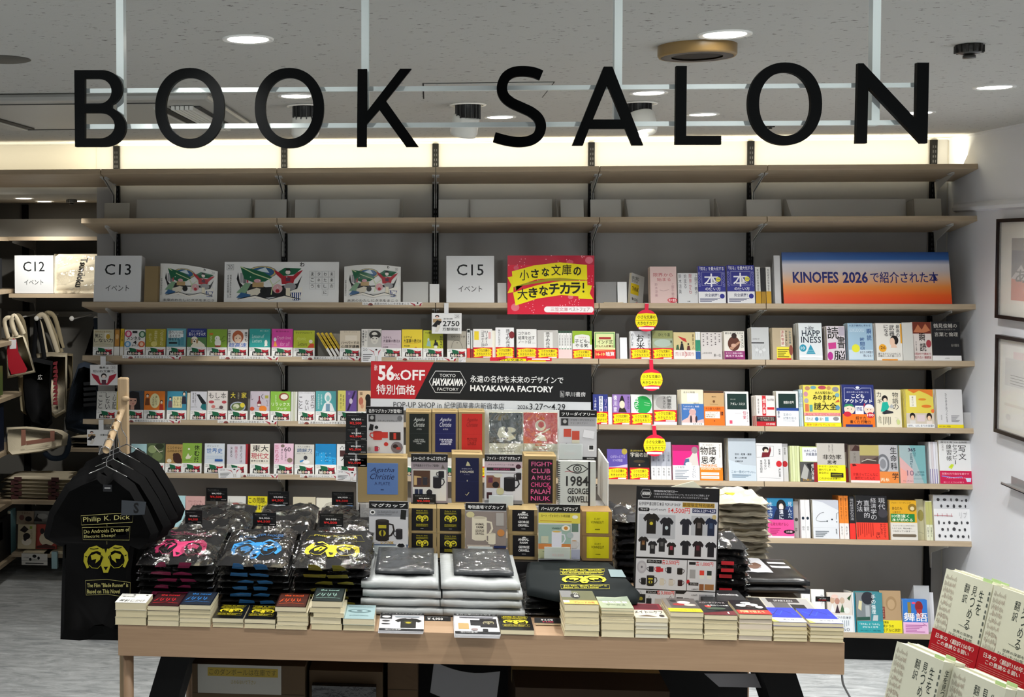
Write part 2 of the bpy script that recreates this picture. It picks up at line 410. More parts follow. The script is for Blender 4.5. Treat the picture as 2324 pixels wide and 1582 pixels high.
# ------------------------------------------------------------------ shelving
def upright(X, z0, z1, Y, label, k='wall_upright'):
    o = MB().box((X-.016, Y-.03, z0), (X+.016, Y-.0085, z1), M_BLACK).build(k)
    b = MB(); z = z1-.03; d = mat('2e2e30', .4)
    while z > z0+.05 and z > z1-1.2:
        for s in (-.006, .006): b.box((X+s-.0022, Y-.0312, z-.013), (X+s+.0022, Y-.0302, z), d)
        z -= .026
    stuff(b.build('slot_row', o)); return tag(o, label, 'shelf upright', 'black uprights of the wall shelving')
for X, nm in ((X0, 'at the wall edge beside the alcove'), (X1, 'below the second round letter of the hanging sign'), (X2, 'behind the square white card sign C15'),
              (X3, 'behind the red and yellow fair sign'), (X4, 'next to the blue and orange sign'), (2.683, 'nearest the plain side wall')):
    upright(X, .115, CEIL-.01, YW, 'slotted black metal shelf upright '+nm)
def bracket(parent, x, side, D):
    """white steel cantilever bracket below a board; x, y from the board's front edge, sloping with it"""
    b = MB(); x0 = x+.003*side; x1 = x+.0055*side
    pr = [(.065, -.002), (D-.02, -.002), (D-.02, -.135), (D-.032, -.135), (D-.045, -.055), (.10, -.014), (.065, -.012)]
    b.prism([(x0, q[0]+(.028 if D < .31 and q[0] > .2 else 0), -TH+q[1]) for q in pr], (x1-x0, 0, 0), M_STEEL)
    b.box((min(x0, x0+.016*side), .063, -TH-.0035), (max(x0, x0+.016*side), .12, -TH-.0005), M_STEEL)
    b.box((min(x0, x0+.014*side), D-.06, -TH-.0035), (max(x0, x0+.014*side), D-.03, -TH-.0005), M_STEEL)
    b.build('bracket', parent)
ORD = {1: 'top', 2: 'second', 3: 'third', 4: 'fourth', 5: 'fifth', 6: 'sixth', 7: 'seventh', 8: 'lowest'}
def board(row, xa, xb, where, bl=True, br=True):
    M = T(0, YF, SZ[row]) @ RX(-TILT)
    D = .302 if row == 1 else .330
    b = MB(); g = .0018
    b.box((xa+g, 0, -TH), (xb-g, D, 0), M_OAK)
    o = b.build('shelf_board', M=M)
    mo = o.modifiers.new('b', 'BEVEL'); mo.width = .0012; mo.segments = 1
    if bl: bracket(o, xa if bl is True else bl, 1, D)
    if br: bracket(o, xb if br is True else br, -1, D)
    return tag(o, 'pale oak %s shelf board %s' % (ORD[row], where), 'shelf')
WHERE = ['beside the alcove', 'in the bay under the first letters', 'in the middle bay behind the display', 'in the bay behind the price poster', 'in the bay touching the side wall']
for row in range(1, 9):
    xa0 = {1: -1.7519}.get(row, XL)
    xs = [xa0, X1, X2, X3, X4, XE]
    for i in range(5):
        board(row, xs[i], xs[i+1], ['in the bay beside the alcove', 'in the bay under letter K', 'in the bay under letters S A', 'in the bay under letters L O', 'in the bay beside the side wall'][i],
              bl=(X0 if i == 0 else True), br=(2.683 if i == 4 else True))
o = MB().box((-4.2, 0, -TH), (-1.7555, .33, 0), M_OAK).build('shelf_board', M=T(0, YF, SZ[1]) @ RX(-TILT))
bracket(o, -1.7555, -1, .33)
tag(o, 'pale oak shelf board running above the alcove opening', 'shelf')

def SX(row, x, Y=YF, dz=0): return X_at(x, Y, SZ[row]+dz)
def shelf_M(row, X, dy=.004, lean=0.0, yaw=0.0, roll=0.0):
    return T(0, YF, SZ[row]) @ RX(-TILT) @ T(X, dy, .0006) @ RZ(yaw) @ RX(-lean) @ RY(roll)
def hgt(row, x, ytop, dy=.004, lean=0.0):
    """height of something standing on the board whose top reaches picture row ytop"""
    X = SX(row, x); h = .15
    M = shelf_M(row, X, dy, lean)
    for _ in range(5):
        y = PX(M @ Vector((0, 0, h)))[1]; h += (y-ytop)/427.
    return h

# grey sheet steel back stops and bookends on the empty second shelf
M_GUARD = mat('b9b8b3', .35, .5, .3)
def bookend(row, x, ytop, w, dy, label, d=.14, mm=None, face=1, name='bookend'):
    X = SX(row, x); h = hgt(row, x, ytop, dy); mm = mm or M_GUARD; b = MB()
    b.prism([(-.0006, 0.0, 0), (-.0006, d, 0), (-.0006, d, h), (-.0006, d*.72, h)], (.0012, 0, 0), mm)
    b.box((0, d*.2, 0), (w*face, d, .001), mm) if face > 0 else b.box((w*face, d*.2, 0), (0, d, .001), mm)
    o = b.build(name, M=shelf_M(row, X, dy)); return tag(o, label, 'bookend', 'grey steel bookends on the empty second shelf' if row == 2 else None)
for i, (x0, x1) in enumerate(((289, 556), (566, 640), (660, 905), (996, 1262), (1282, 1336), (1352, 1424), (1436, 1632), (1718, 1800), (1812, 2092))):
    Xa, Xb = SX(2, x0), SX(2, x1); h = hgt(2, x0, 453, .20)
    o = MB().box((0, 0, 0), (Xb-Xa, .0015, h), M_GUARD).build('back_stop', M=shelf_M(2, Xa, .20))
    stops = ['long, nearest the alcove', 'short, beside the K bay joint', 'long, below letter K', 'long, behind the C15 column', 'short, beside the third joint', 'short, after the third joint', 'long, below letter L', 'short, after the fourth joint', 'longest, beside the side wall']
    tag(o, 'low grey steel back stop on the second shelf, '+stops[i], 'back stop')
for x, nm in ((560, 'below the second letter O'), (717, 'below the K stem'), (912, 'at the K foot'), (1069, 'under letter S, its near side'), (1270, 'under letter S, far side'), (1432, 'under letter A'), (1642, 'under letter L'), (1806, 'under the last letter O')):
    bookend(2, x, 441, .05, .06, 'thin grey steel bookend on the second shelf '+nm)
# pale end blocks of the second shelf
for x0, x1, yt, nm in ((222, 281, 461, 'beside the alcove'), (2097, 2160, 451, 'beside the side wall')):
    Xa, Xb = SX(2, x0), SX(2, x1); h = hgt(2, x0, yt, .12)
    o = MB().box((0, 0, 0), (Xb-Xa, .002, h), mat('a8a498', .5)).box((0, 0, 0), (.002, .10, h), mat('a8a498', .5)).build('end_plate', M=shelf_M(2, Xa, .12))
    tag(o, 'grey folded end plate on the second shelf '+nm, 'end plate')

# ------------------------------------------------------------------ ceiling fittings
M_LAMP = mat('fffaf0', .4, emit=9.0)
WHD = ['nearest the first letter O', 'largest, above letter L', 'alone beside the side wall', 'seen through the second letter O', 'beside letter S', 'behind letter A', 'between letters L and O, farther back', 'behind letter N']
for P, (x, y), nm in zip(DOWN_W, DOWN, WHD):
    b = MB(); b.lathe([(.055, -.001), (.066, -.004), (.070, -.003), (.0705, .002)], (0, 0, 0), mat('f2f2ee', .3))
    o = b.build('downlight', loc=(P.x, P.y, CEIL-.001))
    b = MB(); b.lathe([(.0, -.0022), (.054, -.0022), (.057, .0)], (0, 0, 0), M_LAMP); b.build('diffuser', o)
    tag(o, 'round recessed ceiling downlight, lit, '+nm, 'ceiling light', 'recessed downlights')
for P, nm, az, an in ((SPOTS[0], 'seen through the second letter O', 0.0, .12), (SPOTS[1], 'between letters K and S', .5, .35), (SPOTS[2], 'partly behind letter A', 3.6, .3)):
    b = MB(); b.lathe([(.052, -.0), (.060, -.004), (.072, -.004), (.074, .0)], (0, 0, 0), mat('f4f2ea', .25))
    o = b.build('spotlight', loc=(P.x, P.y, CEIL-.001))
    b = MB(); b.lathe([(.045, .0), (.045, -.055), (.02, -.06)], (0, 0, 0), mat('1c1c1c', .4))
    for k in range(14):
        a = k*2*math.pi/14; b.box((.038, -.002, -.058), (.051, .002, -.002), mat('3a3a3a', .35), RZ(a))
    b.build('heat_sink', o)
    b = MB(); b.lathe([(.0, -.03), (.048, -.03), (.054, -.036), (.056, -.10), (.05, -.115), (.047, -.115), (.043, -.09)], (0, 0, 0), mat('deded8', .35), 32)
    c = b.build('lamp_can', o); c.matrix_local = T(0, 0, -.012) @ RZ(az) @ RX(an)
    b = MB(); b.lathe([(0, -.092), (.044, -.092)], (0, 0, 0), mat('fffaf0', .4, emit=2.5)); l_ = b.build('lens', c)
    tag(o, 'adjustable white spotlight can hanging from its ring, '+nm, 'spotlight', 'adjustable spotlights')
P = WZ(1582, 128, CEIL-.03)
b = MB(); b.lathe([(.108, .03), (.108, .004), (.104, -.002), (.098, -.002)], (0, 0, 0), mat('8a6f42', .35, .5), 40)
o = b.build('ceiling_speaker', loc=(P.x, P.y, CEIL-.03))
b = MB(); b.lathe([(.0, .002), (.072, .002)], (0, 0, 0), mat('0c0a09', .6), 40); b.build('speaker_cone', o)
b = MB(); b.lathe([(.070, -.002), (.099, -.002)], (0, 0, 0), mat('4c4846', .5), 40); b.build('rim', o)
tag(o, 'round speaker with a brass coloured rim on the ceiling above letter L', 'speaker')
def sprinkler(P, s, label, cl='2a2926'):
    b = MB(); b.lathe([(.034, 0), (.036, -.006), (.032, -.022), (.02, -.026), (.0, -.027)], (0, 0, 0), mat(cl, .35, .5), 20)
    o = b.build('fire_sprinkler', loc=(P.x, P.y, P.z)); o.scale = (s, s, s)
    b = MB()
    for k in range(12): b.box((.031, -.003, -.022), (.039, .003, -.002), mat(cl, .35, .5), RZ(k*math.pi/6))
    b.build('cage', o)
    b = MB(); b.lathe([(.01, -.026), (.017, -.030), (.017, -.037), (.0, -.037)], (0, 0, 0), mat('3a3835', .3, .5), 16); b.build('deflector', o)
    tag(o, label, 'sprinkler')
sprinkler(WZ(2200, 102, CEIL-.001), 1, 'dark ribbed ceiling sensor above the last letter N')
sprinkler(WZ(1748, 283, CEIL-.001), .55, 'small dark sprinkler head framed by the last letter O')
# access hatch
PA, PB = WZ(962, 189, CEIL), WZ(1255, 187, CEIL); w = .444
b = MB(); gl = mat('2c2b28', .8)
b.box((0, 0, -.0035), (w, w, .0), M_CEIL)
o = b.build('access_hatch', loc=(PA.x, PA.y, CEIL-.0005))
b = MB()
for q in (((-.005, -.005, -.0015), (w+.005, 0, 0)), ((-.005, w, -.0015), (w+.005, w+.005, 0)), ((-.005, 0, -.0015), (0, w, 0)), ((w, 0, -.0015), (w+.005, w, 0))): b.box(q[0], q[1], gl)
b.build('gap', o); tag(o, 'square access hatch in the speckled ceiling behind letter S', 'hatch')
# four way air conditioner cassette
Pr = WZ(477, 211, CEIL); xr_ = Pr.x; y0_ = WZ(300, 209, CEIL).y; y1_ = WZ(300, 281, CEIL).y
xl_ = xr_-1.15; ac = mat('a9a9a4', .4); dk = mat('161616', .5)
b = MB(); b.box((xl_, y0_, CEIL-.028), (xr_, y1_, CEIL-.0005), ac)
o = b.build('air_conditioner', bevel=.02)
xs0, xs1 = WZ(377, 243, CEIL-.028).x, xr_-.07
for X in (xl_+.12, xs0-.035):
    MB().box((X, y0_+.25, CEIL-.0335), (X+.035, y1_-.12, CEIL-.028), dk).build('air_slot', o)
    MB().box((X-.012, y0_+.24, CEIL-.037), (X, y1_-.11, CEIL-.028), mat('c6c6c0', .4)).build('air_flap', o)
MB().box((xs0+.02, y0_+.22, CEIL-.0325), (xs1, y1_-.10, CEIL-.0285), mat('2a2a2a', .6)).build('intake_grille', o)
for k in range(5):
    X = xs0+.03+k*(xs1-xs0-.05)/5
    MB().box((X, y0_+.2, CEIL-.045), (X+.014, y1_-.08, CEIL-.030), mat('dcdcd6', .4), None).build('louvre', o)
for Y in (y0_+.1, y1_-.06):
    MB().box((xl_+.1, Y, CEIL-.031), (xs0, Y+.012, CEIL-.028), mat('3a3a38', .5)).build('air_slot', o)
tag(o, 'pale grey ceiling air conditioner cassette with dark slots behind the first letters', 'air conditioner')
P = WZ(5, 135, CEIL-.001)
b = MB(); b.lathe([(0, -.003), (.075, -.003), (.085, 0)], (0, 0, 0), mat('55544f', .5), 30); tag(b.build('ceiling_disc', loc=P), 'flat grey round cover on the ceiling at the picture edge', 'ceiling cover')
# alcove lamps
for x, y, nm in ((54, 450, 'nearest the picture edge'), (101, 457, 'in the middle of three'), (177, 456, 'beside the wall corner')):
    P = WZ(x, y, ZSOF)
    if not (YW < P.y < YA): P = Vector(((x-973)*7.5/F, 7.4+(.25 if y > 452 else 0), ZSOF))
    b = MB(); b.lathe([(.052, -.001), (.062, -.004), (.064, 0)], (0, 0, 0), M_WHITE)
    o = b.build('downlight', loc=(P.x, P.y, ZSOF-.001)); b = MB(); b.lathe([(0, -.002), (.052, -.002)], (0, 0, 0), M_LAMP); b.build('diffuser', o)
    tag(o, 'round downlight in the low alcove ceiling, '+nm, 'ceiling light', 'alcove downlights')
spot('alcove_lamp', (-2.4, 7.5, ZSOF-.03), (-2.4, 7.7, 0), 14, 2.2, .8)
sprinkler(Vector(((139-973)*7.5/F, 7.6, ZSOF-.001)), .9, 'small sprinkler between the alcove downlights', '6c6a65')

# ------------------------------------------------------------------ hanging sign BOOK SALON
YS = 2.5
M_LET = mat('040506', .55, .05)
M_BAR = mat('e6efee', .35, .4)
def sp(x, y, Y=YS): return WY(x, y, Y)
sg = bpy.data.objects.new('hanging_sign', None); COL.objects.link(sg); sg.location = sp(1139, 250, YS+.035)
tag(sg, 'hanging sign of black letters reading BOOK SALON on a white frame', 'sign')
SI = Matrix.Translation(-sg.location)
def sgpart(b, name): return b.build(name, sg, M=None, loc=-sg.location)
Yb_ = YS+.03
for (ya, yb, yc, yd) in ((201, 211, 187.5, 198), (282, 292.5, 272.5, 283)):
    A, B_, C, D_ = sp(193, ya, Yb_), sp(193, yb, Yb_), sp(2092, yd, Yb_), sp(2092, yc, Yb_)
    b = MB(); b.prism([A, B_, C, D_], (0, .012, 0), M_BAR); sgpart(b, 'cross_bar')
for x0, x1 in ((262, 283), (820, 837), (1394, 1412), (1976, 2001)):
    xm = (x0+x1)/2; X = X_at(xm, Yb_, 2.45); hw = .0078
    zb = Z_at(X, 284, Yb_)
    b = MB(); b.box((X-hw, Yb_+.002, zb), (X+hw, Yb_+.026, CEIL-.001), M_BAR); sgpart(b, 'hanging_post')
YL = YS; TL = .014
def letter(outlines, name='letter'):
    """outer outline and holes in picture pixels, cut from black sheet"""
    b = MB(); rings = [[sp(x, y, YL) for x, y in o] for o in outlines]
    flat = [q for ring in rings for q in ring]
    tri = tessellate_polygon(rings); n = len(flat); d = Vector((0, TL, 0))
    vs = flat+[q+d for q in flat]; fs = []
    for a in tri: fs.append(tuple(a)); fs.append(tuple(n+i for i in reversed(a)))
    o = 0
    for ring in rings:
        k = len(ring)
        for i in range(k): fs.append((o+i, o+(i+1) % k, n+o+(i+1) % k, n+o+i))
        o += k
    b.add(vs, fs, M_LET); return sgpart(b, name)
def ell(cx, cy, rx, ry, n=64, pw=2.0):
    out = []
    for i in range(n):
        a = 2*math.pi*i/n; c, s = math.cos(a), math.sin(a)
        out.append((cx+rx*math.copysign(abs(c)**(2/pw), c), cy+ry*math.copysign(abs(s)**(2/pw), s)))
    return out
def arc(cx, cy, rx, ry, a0, a1, n=16): return [(cx+rx*math.cos(math.radians(a0+(a1-a0)*i/n)), cy+ry*math.sin(math.radians(a0+(a1-a0)*i/n))) for i in range(n+1)]
letter([[(168.5, 159)]+arc(232, 201, 45, 42, -90, 62, 18)+[(253, 244)]+arc(236, 288, 49.5, 45, -62, 90, 20)+[(170, 333)],
        [(192, 178), (192, 236)]+list(reversed(arc(222, 207, 31, 29, -90, 90, 16))),
        [(192, 256), (192, 314)]+list(reversed(arc(226, 285, 34, 29, -90, 90, 16)))])
letter([ell(430.5, 245, 78.5, 91, pw=2.12), ell(430.5, 245.5, 54.5, 69.5, pw=2.12)])
letter([ell(656.5, 245, 78.5, 91, pw=2.12), ell(656.5, 245.5, 54.5, 69.5, pw=2.12)])
letter([[(811.5, 157), (833, 156.5), (833.5, 252), (908, 156), (934, 156), (876, 229), (950, 333), (922, 333), (861, 249), (832.5, 282), (832, 333), (810, 333)]])
def stroke_outline(pts, w):
    L, R_ = [], []; n = len(pts)
    for i in range(n):
        a, c = pts[max(i-1, 0)], pts[min(i+1, n-1)]; dx, dy = c[0]-a[0], c[1]-a[1]; q = math.hypot(dx, dy)
        ww = w[i] if isinstance(w, list) else w
        nx, ny = -dy/q*ww/2, dx/q*ww/2; L.append((pts[i][0]+nx, pts[i][1]+ny)); R_.append((pts[i][0]-nx, pts[i][1]-ny))
    return L+list(reversed(R_))
def catmull(P, k=6):
    out = []
    for i in range(len(P)-1):
        p0, p1, p2, p3 = P[max(i-1, 0)], P[i], P[i+1], P[min(i+2, len(P)-1)]
        for j in range(k):
            s = j/k; out.append(tuple(.5*((2*p1[q])+(-p0[q]+p2[q])*s+(2*p0[q]-5*p1[q]+4*p2[q]-p3[q])*s*s+(-p0[q]+3*p1[q]-3*p2[q]+p3[q])*s**3) for q in (0, 1)))
    return out+[P[-1]]
S_ = catmull([(1229, 170.5), (1210, 163.5), (1186, 161), (1164, 164), (1147, 176), (1139.5, 197), (1144, 217), (1160, 232), (1183, 243), (1206, 254), (1222, 268), (1228, 286), (1222, 306), (1205, 318), (1180, 322), (1152, 319), (1122, 311)])
letter([stroke_outline(S_, 23)])
letter([[(1371, 151), (1390, 151), (1460, 329.5), (1435, 329.5), (1419.5, 292), (1337, 292), (1323, 330), (1299, 330)], [(1378.5, 192), (1346, 271), (1411.5, 271)]])
letter([[(1535, 149.5), (1559, 149.5), (1557.5, 308), (1637, 308), (1637, 328), (1533, 328)]])
letter([ell(1782, 235.5, 84, 94, pw=2.12), ell(1782, 236, 59, 72, pw=2.12)])
letter([[(1948, 143.5), (1960, 143.5), (2079.5, 271), (2082, 142), (2109, 142), (2105, 325), (2091, 325), (1971, 198), (1968, 325), (1943.5, 325)]])

# ------------------------------------------------------------------ framed pictures and rail on the side wall
def wall_frame(xf, y0, y1, wid, label, art):
    A = WX(xf, y0, XR); B_ = WX(xf, y1, XR); Y0 = A.y; zt, zb = A.z, B_.z
    M = T(XR-.001, Y0, zb) @ RZ(-math.pi/2)       # x runs towards the viewer, -y faces the room
    h = zt-zb; fw = .017; b = MB(); mm = mat('1d1110', .35)
    b.box((0, -.03, 0), (wid, 0, fw), mm); b.box((0, -.03, h-fw), (wid, 0, h), mm); b.box((0, -.03, fw), (fw, 0, h-fw), mm); b.box((wid-fw, -.03, fw), (wid, 0, h-fw), mm)
    o = b.build('framed_picture', M=M)
    MB().box((fw, -.012, fw), (wid-fw, 0, h-fw), mat('cfccc2', .7)).build('mount_board', o)
    printed(o, 'picture', art, wid-2*fw, h-2*fw, (fw, -.0125, fw))
    MB().box((fw, -.021, fw), (wid-fw, -.019, h-fw), M_CLEAR).build('glass_pane', o)
    tag(o, label, 'picture frame')
wall_frame(2276, 497, 722, .72, 'upper dark framed picture with a wide cream mount on the side wall', [
    r(.16, .17, .9, .83, '453b41'), p([(.16, .17), (.9, .17), (.9, .42), (.5, .36), (.16, .40)], 'b5532d'), p([(.16, .40), (.3, .55), (.42, .38)], 'a9a3a0'), t('あ', .22, .36, .40, .5, '15100e'), r(.16, .70, .9, .83, '6f6560')])
wall_frame(2273.5, 759, 981, .72, 'lower dark framed sheet with faint grey writing on the side wall', [
    r(.04, .04, .96, .96, 'c8c8c4'), r(.08, .5, .5, .8, 'b7b8b6')]+[l([(.16, .62-.03*i), (.42, .615-.03*i)], .004, '55565a') for i in range(4)]+[r(.08, .28, .45, .31, 'b9b5ae'), e(.14, .16, .035, .035, 'b7b7b3'), r(.2, .8, .4, .88, 'c7b4b2')])
A = WX(2297, 1078, XR)
b = MB(); b.box((0, -.05, 0), (.5, 0, .004), mat('9b9b9b', .35, .5, .5)); b.box((0, -.003, 0), (.5, 0, .04), mat('a9a9ab', .35, .5, .5)); b.box((0, -.05, 0), (.5, -.047, .012), mat('9b9b9b', .35, .5, .5))
tag(b.build('metal_ledge', M=T(XR-.001, A.y, A.z-.045) @ RZ(-math.pi/2)), 'small grey metal ledge low on the side wall below the frames', 'ledge')
# ================================================================== PRINTED ART
G1, RD, NV = '12603f', 'b01f2e', '1d2340'
def fair_art(rich=True):
    """leaf, rainbow, open book and a figure in a red jumper with arms held wide"""
    a = [e(.40, .80, .21, .17, '8c8a86'), e(.40, .80, .19, .15, 'd9c26a'), e(.40, .80, .17, .135, '2f5f8e'), p([(.30, .84), (.44, .93), (.50, .78)], 'cfe0e8'),
         p([(.05, .80), (.03, .62), (.12, .45), (.30, .50), (.45, .40), (.62, .42), (.9, .50), (.97, .72), (.9, .35), (.93, .18), (.6, .14), (.35, .10), (.06, .12), (.10, .30)], '17171b'),
         r(.08, .52, .12, .78, 'a9a9ad'), r(.125, .50, .17, .80, '77787c'), r(.175, .52, .20, .74, 'c04656'), p([(.03, .25), (.16, .52), (.24, .50), (.16, .22)], '7fa584'),
         p([(.08, .95), (.14, .62), (.28, .52), (.44, .55), (.54, .66), (.42, .80), (.26, .88)], G1), p([(.60, .78), (.72, .92), (.96, .90), (.86, .74), (.70, .70)], G1),
         l([(.08, .95), (.28, .76), (.50, .62), (.55, .45), (.53, .20)], .014, 'c9d7a6'), l([(.55, .45), (.66, .60)], .01, 'c9d7a6'),
         p([(.18, .30), (.32, .38), (.42, .34), (.32, .16), (.18, .18)], 'ddd6c4'), r(.26, .40, .42, .53, 'b89a6a'), e(.33, .57, .05, .05, 'd9a4ac'), e(.42, .30, .05, .09, '0d0d10'),
         p([(.03, .12), (.10, .26), (.24, .20), (.20, .10)], '2f5f8e'),
         p([(.56, .86), (.64, .80), (.70, .70), (.84, .70), (.90, .80), (.98, .86), (.95, .78), (.86, .60), (.84, .48), (.68, .48), (.67, .62), (.60, .74)], RD),
         e(.765, .80, .035, .06, 'f0e4dc'), p([(.725, .80), (.74, .90), (.79, .90), (.81, .80), (.79, .84), (.74, .84)], '141414'), r(.735, .56, .80, .66, '5d3046'),
         e(.62, .36, .07, .12, 'd9a9ae'), e(.62, .30, .03, .05, 'b01f2e'), e(.80, .42, .085, .10, '9b9a9c'), r(.74, .12, .80, .38, 'e8e0c9'), p([(.80, .30), (.97, .40), (.97, .14), (.82, .14)], 'efece4'),
         p([(.82, .26), (.96, .26), (.93, .05), (.84, .05)], '29407c')]
    if rich:
        a += [r(.845+.028*i, .06, .856+.028*i, .255, 'f2f2f2') for i in range(4)]
        a += [p([(.05, .08), (.30, .18), (.50, .08), (.72, .18), (.95, .08), (.72, .11), (.50, .02), (.30, .11)], 'f3efe6'), l([(.05, .08), (.30, .18), (.50, .08), (.72, .18), (.95, .08)], .012, '17171b')]
        a += [e(.10+.13*i, .40+.09*((i*3) % 4), .008, .012, 'eeeeee') for i in range(6)]
    return a
def band_fair():
    return [r(0, 0, 1, 1, 'f1f1ef'), l([(.05, .66), (.05, .92), (.24, .92), (.24, .66), (.05, .66)], .012, '8a8a8a'), t('20', .08, .69, .21, .89, '8a8a8a', 0),
            p([(.14, .10), (.16, .52), (.34, .62), (.60, .48), (.66, .70), (.92, .66), (.95, .12), (.55, .06)], '1c1b1f'),
            p([(.24, .92), (.28, .50), (.46, .40), (.62, .55), (.56, .80), (.42, .86)], G1), p([(.58, .76), (.66, .44), (.88, .44), (.95, .76), (.78, .66)], RD), e(.765, .76, .035, .10, 'efe3da'),
            p([(.20, .14), (.20, .46), (.28, .30), (.34, .46), (.38, .12)], 'd8d4cc'), e(.46, .26, .07, .14, 'b8a98e'), e(.60, .26, .06, .12, 'd9a4ac'), e(.74, .24, .07, .15, 'e9e4da'), p([(.80, .12), (.82, .36), (.93, .36), (.91, .12)], '8f2733'),
            r(.06, .02, .94, .07, 'd5d5d5')]
def ribbon(y0, y1, tilt, c='f5d90f'):
    return [p([(.02, y0-.02), (.10, y0+.10), (.02, y1-.12+.04), (.12, y1-.06), (.5, y1+tilt), (.9, y1-.02), (.98, y0+.06+.12), (.90, y0+.10), (.97, y0-.02), (.88, y0-.0), (.5, y0+tilt), (.12, y0-.08)], c)]
def band_mika():
    return [r(0, 0, 1, 1, 'cf1c2b')]+ribbon(.50, .90, .03)+ribbon(.14, .52, .04)+[l([(.12, .50), (.5, .56), (.9, .52)], .01, 'b59a10'),
            t('小さな文庫の', .18, .58, .84, .84, '1c1708', .03), t('大きなチカラ！', .16, .22, .90, .48, '1c1708', .03), r(.52, .02, .92, .12, 'f7e9ec')]
_SH = {}
def shared_print(key, cmds, w, h):
    k = (key, round(w, 4), round(h, 4))
    if k not in _SH: _SH[k] = print_mesh(cmds, w, h, key)
    return _SH[k]

# ================================================================== BOOK BUILDER
def book_at(M, w, h, th, col, label, cover=(), band=None, bandh=.33, cat='book', name='paperback_book', group=None, page='ddd3b8', spinecol=None, spine=None, gloss=(.38, .4)):
    """x across from the left edge, y into the book, z up; cover faces -y; fore-edge at x=0, spine at x=w"""
    c = mat(col, *gloss); b = MB(); k = .0006
    b.box((0, 0, 0), (w, k, h), c); b.box((0, th-k, 0), (w, th, h), c); b.box((w-k, k, 0), (w, th-k, h), mat(spinecol, *gloss) if spinecol else c)
    o = b.build(name, M=M)
    MB().box((.0012, k, .0008), (w-k, th-k, h-.0012), mat(page, .85, .15, bump=(900, .25, .0006))).build('pages', o)
    if cover: printed(o, 'cover_print', cover, w, h)
    if band:
        bh = h*bandh if band[0] != 'mika_low' else h*bandh
        kind = band[0]; bc = {'fair': 'f1f1ef', 'mika': 'cf1c2b', 'c': band[1] if len(band) > 1 else 'ffffff'}[kind]; z0 = band[3]*h if len(band) > 3 else 0
        q = MB(); j = .0009; mm = mat(bc, *gloss)
        q.box((-.0002, -j, z0), (w+j, 0, z0+bh), mm); q.box((w, 0, z0), (w+j, th, z0+bh), mm)
        bo = q.build('paper_band', o)
        if kind == 'fair': po = link('band_print', shared_print('band_fair', band_fair(), w, bh), bo); po.location = (0, -j, z0)
        elif kind == 'mika': po = link('band_print', shared_print('band_mika', band_mika(), w, bh), bo); po.location = (0, -j, z0)
        elif len(band) > 2 and band[2]: printed(bo, 'band_print', band[2], w, bh, (0, -j, z0))
    if spine: printed(o, 'spine_print', spine, th, h, M=T(w, 0, 0) @ RZ(math.pi/2))
    return tag(o, label, cat, group)
ORDN = ['first', 'second', 'third', 'fourth', 'fifth', 'sixth', 'seventh']
NBK = [0]
def bk(row, x0, x1, ytop, col, desc, cover=(), band=None, n=0, th=.012, dy=.004, yaw=0, roll=0, bandh=.33, name='paperback_book', page='ddd3b8', lean=0, dx=0, **kw):
    Xa, Xb = SX(row, x0), SX(row, x1); w = (Xb-Xa)/max(.4, math.cos(yaw)); h = hgt(row, (x0+x1)/2, ytop, dy, lean)
    if band and band[0] == 'fair': w = min(max(w, .080), .112); w = round(w/.004)*.004; h = round(h/.004)*.004+.0
    if band and band[0] == 'mika': w = round(w/.004)*.004; h = round(h/.004)*.004
    M = shelf_M(row, Xa, dy, lean, yaw, roll)
    o = book_at(M, w, h, th, col, desc, cover, band, bandh, name=name, page=page, **kw)
    NBK[0] += 1
    for i in range(n):
        sgn = -1 if x0 > 973 else 1
        M2 = M @ T(dx*(i+1)+sgn*.0012*((i*3) % 2), (th+.0006)*(i+1), .0012*((i+1) % 2))
        short = desc.split(' with ')[0].split(' showing ')[0]
        dup(o, M2, '%s copy behind the front %s' % (ORDN[i], desc), 'copies stacked behind their front book', skip=('cover_print',)); NBK[0] += 1
    return o
def spines(row, x0, x1, ytop, n, col, desc, marks=None, depth=.10, tilt=0, dy=.006, bandc=None, page='ddd3b8', name='paperback_book', group=None):
    """books standing spine out between two picture columns"""
    Xa, Xb = SX(row, x0), SX(row, x1); w = (Xb-Xa)/n; h = hgt(row, (x0+x1)/2, ytop, dy)
    for i in range(n):
        k = .0006; b = MB(); c = mat(col if isinstance(col, str) else col[i % len(col)], .35, .4); ww = w-.0008
        b.box((0, 0, 0), (ww, k, h), c); b.box((0, k, 0), (k, depth, h), c); b.box((ww-k, k, 0), (ww, depth, h), c)
        M = shelf_M(row, Xa+i*w, dy)
        if tilt:
            M = shelf_M(row, Xa+i*w, dy) @ RY(tilt)
        o = b.build(name, M=M); MB().box((k, k, .0008), (ww-k, depth-.001, h-.001), mat(page, .85, .15)).build('pages', o)
        if marks: printed(o, 'spine_print', marks, ww, h)
        if bandc:
            q = MB().box((-.0004, -.0005, 0), (ww+.0004, 0, h*.33), mat(bandc, .4, .4)).build('paper_band', o)
        tag(o, desc if n == 1 else '%s of %s' % (ORDN[i]+(' ' if 0 else ''), desc), 'book', group); NBK[0] += 1

JP = '気持心理学講義世界史現代文読書脳時間術本使方力今日自分人生言葉物語思考大全仕事生活教養入門'
def jp(i, n): return ''.join(JP[(i*7+j*3) % len(JP)] for j in range(n))
def fig(cx, cy, s, body, hair='1c1412', skin='ecd0b8'):
    return [p([(cx-.09*s, cy-.26*s), (cx-.07*s, cy-.07*s), (cx+.07*s, cy-.07*s), (cx+.09*s, cy-.26*s)], body), e(cx, cy, .06*s, .055*s, hair), e(cx, cy-.012*s, .042*s, .04*s, skin)]
FAIR, MIKA = ('fair',), ('mika',)
